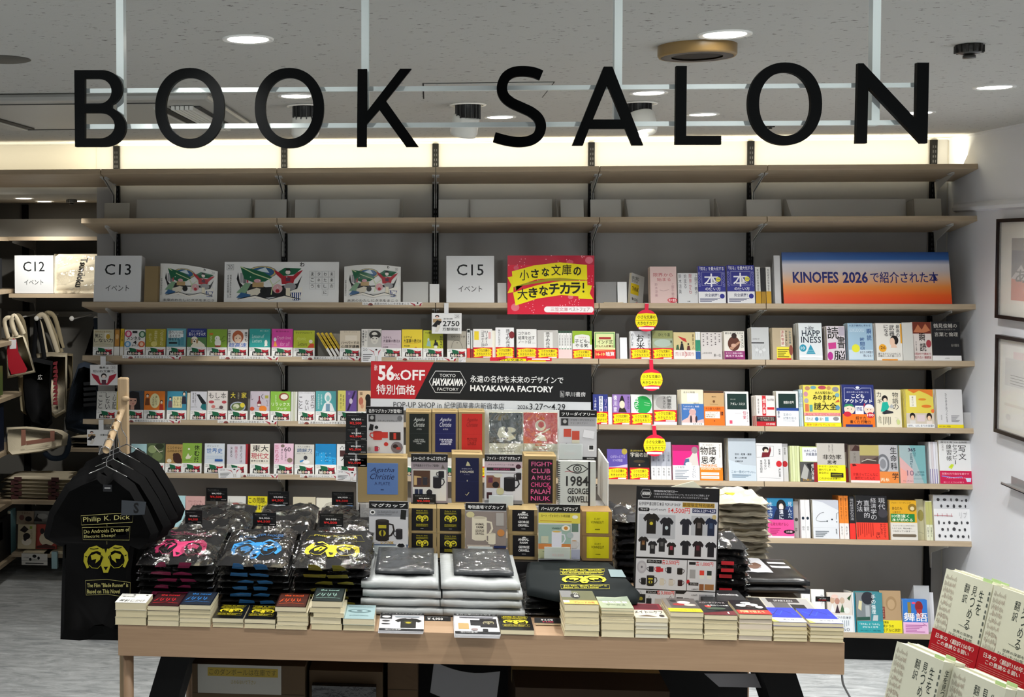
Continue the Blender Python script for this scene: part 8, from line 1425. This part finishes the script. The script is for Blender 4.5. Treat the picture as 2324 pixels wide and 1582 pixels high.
flyer(1056, 1148, 1140, 1262, TC-.03, ZC_, '動物農場マグカップ', [r(0, 0, 1, .86, '857a74'), e(.12, .80, .10, .05, 'c0b88c')]+mug_icon(.16, .36, .68, .78, 'd0c8b4', False, None, 'b8b09c')+[t('ANIMAL', .24, .62, .46, .66, '3c3430', .02), t('FARM', .27, .57, .44, .61, '3c3430', .02), t('GEORGE', .24, .51, .46, .55, '3c3430', .01), t('ORWELL', .24, .46, .46, .50, '3c3430', .01)]+mug_icon(.48, .30, .74, .50, 'd0c8b4', True, None, 'b8b09c')+[r(.75, .62, .94, .84, 'a09c98'), e(.87, .50, .09, .06, 'b87c44'), r(.04, .26, .6, .29, 'b8aca0'), r(.04, .20, .6, .23, 'b8aca0'), r(.70, .08, 1, .28, '3c2c28'), e(.78, .19, .05, .06, '1c1c24'), e(.90, .17, .06, .05, '8c7c6c'), r(.7, .24, 1, .28, '1c2850')], 'brown flyer showing a cream farm mug', .12)
price(1064, 1116, 1242, 1265, TC-.06, 'grey sleeved price card below the farm mug flyer', 'マグカップ', '¥3,850', '¥2,500', clear=True)
AF = [e(.52, .90, .09, .03, 'd8d8d8'), t('ANIMAL', .24, .74, .74, .86, 'd8d8d8', .03), t('FARM', .32, .60, .68, .70, 'd8d8d8', .03), t('GEORGE', .26, .38, .76, .50, 'd8d8d8', .03), t('ORWELL', .26, .22, .76, .34, 'd8d8d8', .03), t('HAYAKAWA', .42, .09, .60, .13, 'b0b0b0', .02)]
YV = [t('KURT', .36, .62, .64, .72, '7c7c0c', .01), t('VONNEGUT', .20, .46, .78, .58, '55550c', .01), t('HAYAKAWA', .40, .16, .62, .21, '3c3c0c', .03)]
for (xa, xb, ya, yb, cmds, lc, lab, nm, g) in ((1156, 1221, 1148, 1268, AF, '0d0c10', (.12, .14, .88, .98), 'kraft mug box with a white lettered black farm sleeve', 'farm mug boxes'), (1322, 1390, 1152, 1270, YV, 'ccc41c', (.14, .12, .88, .98), 'kraft mug box with a bright yellow sleeve', 'yellow mug boxes')):
    hh = (zr_(xa, ya+9, TC)-ZC_)/2
    for j in (0, 1):
        X_a = WY(xa, 1230, TC).x; w = WY(xb, 1230, TC).x-X_a; z0 = ZC_+.0006+j*(hh+.0006)
        b = MB().box((0, 0, 0), (w, .10, hh), mat('93805a' if g[0] == 'f' else '8a6f4c', .75, .15, bump=(300, .15, .0008))); o = b.build('kraft_box', M=T(X_a-(.002 if j else 0), TC, z0), bevel=.0012)
        u0, v0, u1, v1 = lab; q = MB().box((w*u0, -.0012, hh*v0), (w*u1, -.0001, hh*v1), mat(lc, .45, .3)).build('paper_sleeve', o); printed(q, 'sleeve_print', cmds, w*(u1-u0), hh*(v1-v0), at=(w*u0, -.0012, hh*v0))
        tag(o, nm+(', upper one' if j else ', lower one'), 'box', g)
flyer(1221, 1315, 1143, 1270, TC-.03, ZC_, 'パームサンデー マグカップ', [r(0, .68, 1, .86, 'ccbf4c'), t('カート・ヴォネガット×和田誠', .06, .78, .76, .83, '2c2408', .02), l([(.04, .72), (.8, .71)], .012, 'a8641c'), r(0, .30, .78, .66, '8ca49c'), r(0, .24, .78, .33, 'b8743c'), r(.8, .54, .96, .68, '5c7468'), e(.88, .79, .07, .03, 'd8d8d0')]+mug_icon(.32, .27, .66, .56, 'c8c8d4', False, None, 'c8a44c')+[e(.66, .60, .10, .05, 'dcd8cc'), e(.66, .60, .05, .03, 'b87c34'), e(.76, .48, .08, .05, '9ca8ac'), t('VONNEGUT', .32, .58, .54, .61, '3c5c54', .01), r(.06, .34, .24, .46, 'b0b4a0')]+mug_icon(.80, .26, .98, .40, 'b8b4b4', False, None, 'b87c34')+[r(0, .08, .78, .24, 'a8ac88'), r(.80, .08, 1, .24, '9ca0b4'), l([(.1, .2), (.5, .2)], .01, '3c5c44')], 'yellow topped flyer showing a white mug with tea', .13)
o = MB().box((0, 0, 0), (.092, .0015, .045), mat('c8d0cc', .12, .7, coat=.6)).build('price_card', M=T(WY(1235, 1240, TC-.07).x, TC-.07, zr_(1240, 1268, TC-.07)) @ RX(.15)); printed(o, 'price_print', [t('¥3,850', .3, .56, .7, .76, 'b8c4bc', 0), t('¥2,500', .3, .2, .76, .44, 'd0b4b4', 0)], .092, .045); tag(o, 'glaring white price card before the yellow topped flyer', 'price card')
for i, (y0, y1) in enumerate(((936, 973), (970, 1001), (999, 1031), (1030, 1061))):
    x0 = (785, 785, 783, 780)[i]; price(x0, 833, y0+1, y1-1, TB_-.06+.02*i, 'black price card with red 2500 yen, %s of the four cards beside the plate box' % ORDN[i], 'アガサクリスティ', '¥3,850' if i < 3 else '¥4,950', '¥2,500')
stn = MB().box((WY(806, 950, TB_).x, TB_+.07, TZ), (WY(812, 950, TB_).x, TB_+.076, zr_(806, 940, TB_)), M_STEEL).build('card_pole'); tag(stn, 'thin steel pole carrying the column of black price cards', 'stand')

# ------------------------------------------------------------------ price poster
YP = 4.2
A, B_ = WY(1442, 1105, YP), WY(1630.5, 1109, YP); C_ = WY(1452, 1372, YP); w = B_.x-A.x; h = A.z-C_.z
def lbox(x0, y0, x1, y1, c='121214', wd_=.003): return [l([(x0, y0), (x0, y1), (x1, y1), (x1, y0), (x0, y0)], wd_, c)]
PO = [r(0, 0, 1, 1, '0f0f12'), l([(.05, .94), (.075, .975), (.155, .975), (.18, .94), (.155, .905), (.075, .905), (.05, .94)], .004, 'a8a8a8'), t('HAYAKAWA', .07, .925, .165, .955, 'c8c8c8', .04, .2), t('HAYAKAWA FACTORYとは──', .21, .955, .5, .975, 'b4b4b8', .02), t('「永遠の名作を未来のデザインで」をコンセプトに発表します', .21, .93, .88, .948, '9c9ca0', .01), t('さまざまな作家の作品を楽しんでいただけるデザイン公開', .21, .908, .86, .924, '9c9ca0', .01),
      r(.02, .0, .985, .885, 'b9babd'), t('紀伊國屋書店新宿本店 POP-UP SHOP', .035, .838, .535, .870, '26262a', .02), r(.56, .835, .945, .875, 'a8862c'), t('期間限定特別価格', .565, .84, .94, .872, '1c1a14', .03),
      r(.035, .790, .155, .82, '121214'), e(.04, .805, .012, .015, '121214'), e(.152, .805, .012, .015, '121214'), t('Tシャツ', .055, .795, .14, .815, 'd8d8d8', .02), t('4,929円 4,950円', .175, .795, .36, .815, '26262a', .03), t('各', .385, .785, .415, .825, 'c2281c', .02), t('4,500円', .42, .778, .65, .828, 'c2281c', .04), r(.68, .79, .965, .828, '1c2448'), t('2026.3.27～4.29', .69, .797, .955, .82, 'd0d0d8', .02),
      r(.04, .56, .48, .765, '9fa1a5'), r(.67, .60, .95, .765, '9fa1a5')]
PO += tee_icon(.09, .60, .29, .775, '15120f', '2c2a10', 'b0a42c')+tee_icon(.29, .59, .46, .745, '15151a', None)+[e(.375, .655, .02, .016, 'a8b4b8')]+tee_icon(.53, .60, .68, .74, '1a1a24')+tee_icon(.69, .60, .84, .755, '17110f', '4c4440', '4c4440')+tee_icon(.835, .60, .985, .755, '121c34', '2c3c54', '2c3c54')+[e(.945, .76, .026, .02, 'a89868')]
PO += tee_icon(.035, .455, .165, .575, '15110f', '5c3c24', '7c5c34')+tee_icon(.155, .43, .27, .54, '15151a', '5c5c5c', '5c5c5c')+tee_icon(.26, .45, .39, .57, '17171a', '4c4c4c', '4c4c4c')+tee_icon(.38, .425, .50, .535, '16110f', '8c2c3c', '8c2c3c')+tee_icon(.54, .43, .68, .555, '15151a')+tee_icon(.69, .42, .83, .555, '170f12', '4c1c24', '4c1c24')+tee_icon(.845, .42, .985, .55, '15151a')
PO += [r(.02, .388, .985, .402, '0f0f12'), r(.635, .13, .642, .39, '0f0f12'), r(.02, .122, .985, .130, '0f0f12'), r(.50, .0, .508, .125, '0f0f12'), r(.15, .35, .33, .38, '121214'), t('マグカップ・プレート', .16, .355, .31, .375, 'c8c8c8', .01), t('各2,500円', .33, .342, .54, .385, 'c2281c', .04), e(.09, .315, .06, .055, '9c9a9e'), e(.09, .315, .04, .036, 'a8a6aa'), e(.09, .315, .012, .01, '5c5a5e'),
       r(.66, .35, .74, .375, '121214'), t('各1,000円', .74, .342, .95, .38, 'c2281c', .04), r(.67, .235, .74, .31, '8c8c8c'), r(.79, .265, .845, .305, 'c23a2c'), r(.79, .235, .845, .265, 'c4c4b8'), r(.88, .265, .935, .305, '26302c'), r(.88, .235, .935, .265, 'c4c4b8'),
       e(.655, .205, .02, .018, 'a81c24'), r(.66, .175, .78, .20, '121214'), t('ブックカバー', .68, .18, .77, .195, 'c8c8c8', .01), r(.79, .135, .845, .19, '7c4c2c'), r(.855, .142, .965, .19, '8c6038'), t('2,890円', .70, .135, .78, .15, '26262a', .02)]
PO += mug_icon(.15, .275, .235, .325, '15151c', True)+mug_icon(.24, .275, .32, .325, 'a8242c', True)+[r(.315, .28, .35, .31, 'a8242c')]+mug_icon(.37, .27, .45, .325, '15151c', True)+mug_icon(.52, .262, .61, .32, '1c1816')+mug_icon(.06, .165, .145, .225, '171719', True)+mug_icon(.155, .155, .285, .25, '1c1a17', False, 'b0a42c')+mug_icon(.31, .165, .39, .225, 'b8b0a0', False, None, 'a89c80')+mug_icon(.42, .165, .50, .225, 'b4aca0')+mug_icon(.53, .165, .61, .22, '2c1418')
PO += [r(.15, .092, .29, .115, '121214'), t('エコバッグ', .17, .096, .27, .11, 'c8c8c8', .01), t('各3,000円', .28, .083, .49, .122, 'c2281c', .04), l([(.07, .08), (.085, .11), (.10, .08)], .004, '17171a'), r(.035, .01, .145, .085, '17171a'), e(.09, .045, .025, .015, '8c8424'), l([(.175, .05), (.19, .075), (.205, .05)], .004, '17171a'), r(.155, .005, .22, .05, '17171a'), r(.26, .0, .37, .05, 'a8a29c'), l([(.42, .04), (.45, .08), (.47, .04), (.40, .0)], .006, '17171a'), e(.445, .035, .04, .024, '17171a'),
       r(.52, .0, .60, .07, '1c1a1a'), r(.615, .01, .67, .065, '1c1a1a'), r(.79, .0, .96, .10, '8c8c90'), r(.83, .0, .92, .05, '121214'), l([(.85, .05), (.875, .1), (.90, .05)], .006, '121214'), t('1,350円', .70, .085, .77, .1, '26262a', .02), t('2,200円', .71, .035, .78, .05, '26262a', .02), p([(.51, .10), (.51, .122), (.64, .122), (.61, .10)], '121214')]
o = MB().box((0, 0, 0), (w, .006, h), mat('0f0f12', .4)).build('price_poster', M=T(A.x, YP, C_.z) @ T(w/2, 0, h/2) @ RY(.022) @ T(-w/2, 0, -h/2)); printed(o, 'poster_print', PO, w, h, gloss=(.4, .35))
MB().prism([(w*.3, .006, .0), (w*.3, .10, .0), (w*.3, .006, h*.7)], (.003, 0, 0), M_WHITE).build('easel_strut', o)
tag(o, 'tall price poster of shirts, mugs and bags standing on the table', 'poster')
A = WY(1497, 1108, YP+.03); b = MB(); tri_ = [WY(x, y, YP+.03) for x, y in ((1498, 1112), (1574, 1092), (1600, 1113), (1598, 1200), (1500, 1200))]
b.prism(list(reversed(tri_)), (0, .003, 0), mat('d8d6c0', .6)); tag(b.build('easel_back'), 'cream cardboard easel peak showing above the price poster', 'easel')

# piles around the poster
def spile(X, Y, w, d, n, dz, seed, desc, cloth, wrap, yaw=0, z0=TZ, top=None, tagc=None, jit=.008, amp=.005, names='bagged_shirt'):
    for k in range(n):
        o = pack(X+random.uniform(-jit, jit), Y+random.uniform(-jit, jit), z0+dz*(k+.55), w, d, dz*1.05, seed+k, '%s, layer %s' % (desc, (ORDN+['eighth', 'ninth', 'tenth', 'eleventh', 'twelfth', 'thirteenth'])[k]) if k < n-1 else desc+', topmost', cloth=cloth, wrap=wrap, yaw=yaw+random.uniform(-.03, .03), top=top if k == n-1 else None, group='layers of '+desc, amp=amp, name=names)
        if tagc and k in tagc:
            MB().box((w*.42, -.006, -.006), (w*.66, .006, -.0035), mat('b0202a', .35)).build('red_label', o)
X_ = lambda x, y, Y: WY(x, y, Y).x
spile(X_(1632, 1290, 4.66), 4.66, X_(1752, 1290, 4.66)-X_(1632, 1290, 4.66), .26, 12, .0235, 500, 'cream bagged shirt in the tall pile behind the poster', mat('b5ac98', .85, .15), M_WRAP2, .04, top=place([e(.5, .5, .5, .5, 'd8c81c'), l([(.1, .4), (.5, .9), (.9, .4)], .04, '3c340c')], .02, .3, .5, .62))
spile(X_(1585, 1350, 4.32), 4.33, X_(1703, 1350, 4.32)-X_(1585, 1350, 4.32), .24, 8, .0245, 520, 'black bagged shirt with a red label beside the poster', M_TEE, M_WRAP, -.03, tagc=(1, 3, 4, 5))
spile(X_(1400, 1330, 4.5), 4.52, .16, .28, 9, .0265, 540, 'dark grey bagged shirt behind the poster and the yellow boxes', M_TEE2, M_WRAP, .05, jit=.006)
for k, (x0, x1, Y, z_, nm) in enumerate(((1690, 1838, 4.36, .03, 'lower'), (1690, 1838, 4.37, .055, 'upper'))):
    X_a = X_(x0, 1340, Y); b = MB(); w = X_(x1, 1340, Y)-X_a
    o = pack(X_a, Y, TZ+z_-.0+.012*0, w, .30, .024, 560+k, 'flat shiny black folder pack, %s of two beside the red labelled shirts' % nm, cloth=mat('121214', .3, .5), wrap=None, amp=.001, pw=24, name='folder_pack', top=None if k == 0 else [r(.05, .30, .55, .96, 'a8a8ac'), e(.3, .62, .18, .16, '5c4438'), r(.6, .5, .9, .6, 'c8c8c8'), r(.62, .72, .9, .8, 'c8c8c8')])
def lowbox(x0, x1, Y, z0, hh, d, col, label, cmds, yaw=0, name='boxed_set'):
    X_a = X_(x0, 1370, Y); w = X_(x1, 1370, Y)-X_a
    o = MB().box((0, 0, 0), (w, hh, d), mat(col, .45)).build(name); o.matrix_world = T(X_a, Y, z0+hh) @ RZ(yaw) @ top_frame(); printed(o, 'top_print', cmds, w, d); return tag(o, label, 'box')
lowbox(1722, 1868, 4.13, TZ+.0005, .016, .20, 'a8a294', 'flat boxed set with a black and white printed lid behind the blue books', [r(.0, .1, .2, .95, '1c1a1a'), r(.22, .12, .96, .94, '8c8a88'), r(.34, .3, .6, .8, '4c4a4a'), r(.62, .16, .84, .6, '1c1a1a'), r(.3, .7, .8, .94, '2c2626'), t('LIBRARY', .04, .3, .16, .5, 'b8b8b8', .01), t('SPARTAN', .4, .74, .7, .84, 'a8a8a8', .01)], -.04)
lowbox(1600, 1700, 4.14, TZ+.0005, .05, .14, '1a1a1c', 'black boxed set with small white lettering behind the red footed stack', [t('Gothic Something', .1, .5, .9, .7, 'b8b8b8', .01)], .02)
price(1851, 1884, 1354, 1366, 4.12, 'small black price card tilted beside the boxed set', '文庫', '¥1,320', '¥1,200')
# two white booklets beneath the poster corner
o = MB().box((0, 0, 0), (.10, .004, .06), mat('c9cccb', .3)).build('booklet'); o.matrix_world = T(X_(1450, 1365, 4.08), 4.07, TZ+.062) @ RZ(.3) @ top_frame(); tag(o, 'small white booklet under the lower corner of the poster', 'booklet')
o.matrix_world = T(X_(1450, 1365, 4.08), 4.07, TZ+.006) @ RZ(.3) @ top_frame()
# ================================================================== HANGING SHIRTS
M_DOWEL = M_OAKV
Yp = 4.36; A = WY(277, 858, Yp); hw = .0185; top = A.z
pst = MB().box((A.x-hw, Yp, 0.0), (A.x+hw, Yp+.036, top), M_DOWEL).build('garment_stand', bevel=.006)
P0 = WY(277, 930, Yp); P1 = WY(241, 1022, Yp-.31)
dr = (P1-P0)
MB().tube([P0, P0+dr*.5, P1], .0125, M_DOWEL, 20).build('slanted_arm', pst)
for k in (.18, .36, .55, .76):
    q = P0+dr*k; MB().tube([q+Vector((-.001, -.004, -.0135)), q+Vector((-.001, -.010, .020))], .0042, mat('8a6a48', .5), 10).build('peg', pst)
q = WY(289, 905, Yp-.005); MB().lathe([(0, -.010), (.012, -.008), (.014, 0), (.012, .008), (0, .010)], (q.x-.006, q.y, q.z), M_DOWEL, 16).build('knob', pst)
MB().box((A.x-.22, Yp-.06, 0), (A.x+.03, Yp+.2, .02), M_DOWEL).build('foot_plate', pst)
tag(pst, 'pale wooden garment stand with a slanted pegged arm beside the table', 'garment stand')
M_WIRE = mat('a9a9a9', .25, .5, 1.0)
FR = [(222, 1066), (185, 1080), (150, 1098), (112, 1160), (99, 1214), (103, 1222), (131, 1238), (143, 1232), (140, 1330), (137, 1451), (180, 1454), (200, 1452), (214, 1441), (236, 1438), (262, 1450), (296, 1453), (297, 1300), (306, 1236), (330, 1246), (352, 1230), (360, 1206), (335, 1150), (306, 1098), (290, 1086), (264, 1066), (255, 1076), (243, 1081), (231, 1076)]
def shirt(i, dx, dy, Y, label, sx=1.0, art=None):
    pts = [(242+(x-242)*sx*(1 if x < 242 or i == 0 else 1.12)+dx, y+dy) for x, y in FR]
    if i: pts = [(x, min(y, 1446)) for x, y in pts]
    o = tote(pts, Y, M_TEE_H, label, art=art, th=.028, name='hanging_shirt'); o['category'] = 'shirt'
    cx_, cy_ = 242+dx, 1056+dy
    # inner neck label
    q = MB(); a_ = WY(cx_-8, cy_+44, Y-.022); b_ = WY(cx_+12, cy_+60, Y-.022)
    q.box((a_.x, Y-.0225, b_.z), (b_.x, Y-.0215, a_.z), mat('1a1b1f', .6)); q.box((a_.x+.005, Y-.023, (a_.z+b_.z)/2-.001), (b_.x-.005, Y-.0224, (a_.z+b_.z)/2+.002), mat('b8b8b8', .5)); q.build('neck_label', o)
    h_ = MB(); c0 = WY(cx_, cy_+2, Y-.03); L_ = WY(cx_-40, cy_+19, Y-.03); R_ = WY(cx_+46, cy_+26, Y-.03)
    arm_t = max(0, min(1, (Y-.03-P0.y)/(P1.y-P0.y))); pa = P0+dr*arm_t
    hook = [c0, c0+Vector((0, 0, .022)), Vector((pa.x+.018, c0.y, pa.z-.012)), Vector((pa.x+.017, c0.y, pa.z+.008)), Vector((pa.x+.004, c0.y, pa.z+.0165)), Vector((pa.x-.012, c0.y, pa.z+.012)), Vector((pa.x-.020, c0.y, pa.z-.010))]
    hk = []
    for j in range(len(hook)-1):
        for s in range(4): hk.append(tuple(hook[j].lerp(hook[j+1], s/4)))
    hk.append(tuple(hook[-1]))
    h_.tube(hk, .0016, M_WIRE, 6); h_.tube([L_, c0], .0018, M_WIRE, 6); h_.tube([c0, R_], .0018, M_WIRE, 6)
    hg = h_.build('wire_hanger'); tag(hg, 'thin wire hanger holding the '+label, 'hanger')
M_TEE_H = mat('050506', .85, .12)
def cpx(cmds, x0, y0, x1, y1):
    return place(cmds, 0, 0, 1, 1)
shirt(3, 46, -50, 4.27, 'rearmost black shirt on the slanted arm', 1.0)
shirt(2, 30, -33, 4.20, 'third black shirt on the slanted arm', 1.0)
shirt(1, 15, -16, 4.13, 'second black shirt on the slanted arm', 1.0)
shirt(0, 0, 0, 4.06, 'front black shirt with yellow ram print', 1.0)
fs_ = [o for o in bpy.data.objects if o.get('label') == 'front black shirt with yellow ram print' and o.type == 'MESH'][0]
Q0, Q1, Q2, Q3 = [WY(x, y, 4.06-.0165) for x, y in ((186, 1352), (300, 1352), (305, 1160), (181, 1168))]
Q = [Q0, Q1, Q2, Q3]
wps = lambda a, q, off: tuple((Q0.lerp(Q1, a)).lerp(Q3.lerp(Q2, a), q)+Vector((0, -off, 0)))
SH = [l([(.02, .985), (.03, .87), (.97, .87), (.98, .985), (.02, .985)], .008, 'b0aa6c'), t('Philip K. Dick', .06, .89, .92, .965, 'b4ae70', .0), l([(.5, .87), (.5, .84)], .006, '8c8858'), l([(.04, .84), (.05, .69), (.92, .66), (.93, .82), (.04, .84)], .006, 'b0aa6c'), t('Do Androids Dream of', .07, .765, .92, .81, 'b4ae70', 0), t('Electric Sheep?', .07, .70, .66, .745, 'b4ae70', 0), l([(.5, .66), (.5, .62)], .006, '8c8858')]+place(ram('9a942c', '08080a'), .04, .25, .92, .63)+[l([(.08, .19), (.09, .01), (.5, .02), (.96, -.02), (.96, .16), (.5, .20), (.08, .19)], .006, 'b0aa6c'), t('The Film "Blade Runner" is', .11, .105, .92, .155, 'b0aa6c', .01), t('Based on This Novel', .11, .03, .76, .08, 'b0aa6c', .01)]
printed(fs_, 'shirt_print', SH, .17, .25, warp=wps, gloss=(.8, .1))
q = MB(); k_ = [WY(x, y, 4.06-.019) for x, y in ((275, 1170), (328, 1168), (332, 1139), (276, 1135))]; q.add(k_, [(0, 1, 2, 3)], mat('34393f', .3, .5)); o = q.build('size_sticker', fs_)
tm = text_mesh('S', .03); q = MB(); q.add([WY(303+12*a, 1165-24*b_, 4.06-.0196) for a, b_ in tm[0]], tm[1], mat('0a0a0c', .5)); q.build('size_letter', o)

# ================================================================== BOOK DISPLAY NEAR THE VIEWER
u2 = Vector((.36629863, -.93044153, -.01019154)); dn = Vector((-.2315651, -.08054401, -.96947938)); dn = (dn-u2*dn.dot(u2)).normalized(); zz_ = -dn; yy_ = zz_.cross(u2)
R3 = Matrix.Identity(4)
for i in range(3): R3[i][0] = u2[i]; R3[i][1] = yy_[i]; R3[i][2] = zz_[i]
HB, WB = .188, .128
CV = [v('生を', .77, .60, .87, .90, '1e2a26', 0), v('見つめる', .62, .40, .72, .92, '1e2a26', 0), v('翻訳', .46, .68, .56, .92, '1e2a26', 0), t('世界の深部を', .42, .335, .84, .37, '2c3632', 0), t('ひらいた150年', .34, .285, .84, .325, '2c3632', 0), l([(.5, .44), (.62, .43), (.74, .44)], .008, '4c5450'), l([(.5, .26), (.6, .255), (.7, .26)], .006, '4c5450'), t('鴻巣友季子', .40, .215, .56, .235, '3c4440', 0), t('千葉雅也 四方', .60, .215, .92, .235, '3c4440', 0), e(.18, .35, .10, .14, '9c9080'), e(.18, .35, .094, .135, 'd3d4c0')]
rr = random.Random(5)
for i in range(17):
    u0 = .035+.0145*i
    for j in range(9):
        a = .28+.075*j; CV.append(r(u0, a+rr.random()*.02, u0+.0045, a+.03+rr.random()*.04, '8c7c70' if rr.random() < .8 else '7c2c24'))
CV += [r(.955, a_*.07+.24, .985, a_*.07+.275+.02*((a_*7) % 3)/3, '5c625a') for a_ in range(10)]
BN = [t('日本の〈翻訳150年〉', .10, .68, .92, .88, 'e8dcd4', .01), t('この豊饒なる闘い', .16, .46, .84, .64, 'e8dcd4', .01), l([(.05, .38), (.95, .36)], .004, 'd89c94'), l([(.05, .30), (.92, .28)], .004, 'd89c94'), l([(.05, .23), (.9, .21)], .004, 'd89c94'), t('翻訳は、いつも事件だった！', .3, .06, .9, .14, 'e8dcd4', 0)]
def near_book(O, label, n=2, band=True, th=.021, slips=True):
    M = T(*(O+dn*HB)) @ R3
    for k in range(n, -1, -1):
        if k == 0:
            o = book_at(M, WB, HB, th, 'd3d4c0', label, CV, ('c', 'a8101c', BN) if band else None, .29, name='hardcover_book', page='e2dcc4', gloss=(.5, .25), spine=[v('生を見つめる翻訳', .3, .3, .7, .92, '1e2a26', 0)])
        else:
            o = book_at(M @ T(.001*k, (th+.001)*k, .003*(k % 2)), WB, HB, th, 'd3d4c0', '%s copy behind the %s' % (ORDN[k-1], label), (), None, name='hardcover_book', page='e2dcc4')
        if slips: MB().box((WB*.72, th*.4, HB-.001), (WB*.90, th*.5, HB+.006), mat('a8c48c', .6)).build('order_slip', o)
O1 = WY(2148, 1290, 2.7795)
near_book(O1, 'red banded cream book in the rear display row, farther one')
near_book(O1+u2*(WB+.003), 'red banded cream book in the rear display row, nearer one')
O2 = WY(2036, 1455, 2.62)
near_book(O2, 'cream book in the front display row beside the picture edge', th=.026, n=1)
near_book(O2+u2*(WB+.004)+yy_*.02+Vector((0, 0, -.004)), 'cream book in the front display row at the picture corner', th=.026, n=1)
# stepped stand carrying them
b = MB(); O = O1+dn*(HB+.001)
d1 = yy_.copy(); d1.z = 0; d1.normalize(); uu = u2.copy(); uu.z = 0; uu.normalize()
def stepbox(P, ln, dep, z1, name, par=None):
    a = Vector((P.x, P.y, 0))-uu*.02; b = MB(); b.prism([a, a+uu*ln, a+uu*ln+d1*dep, a+d1*dep], (0, 0, z1), M_OAK); return b.build(name, par)
st = stepbox(O1+dn*HB-d1*.006, .50, .12, (O1+dn*HB).z-.012, 'stepped_book_stand'); stepbox(O2+dn*HB-d1*.006, .50, .10, (O2+dn*HB).z-.012, 'lower_step', st)
tag(st, 'stepped oak stand carrying the cream books near the viewer', 'book stand')
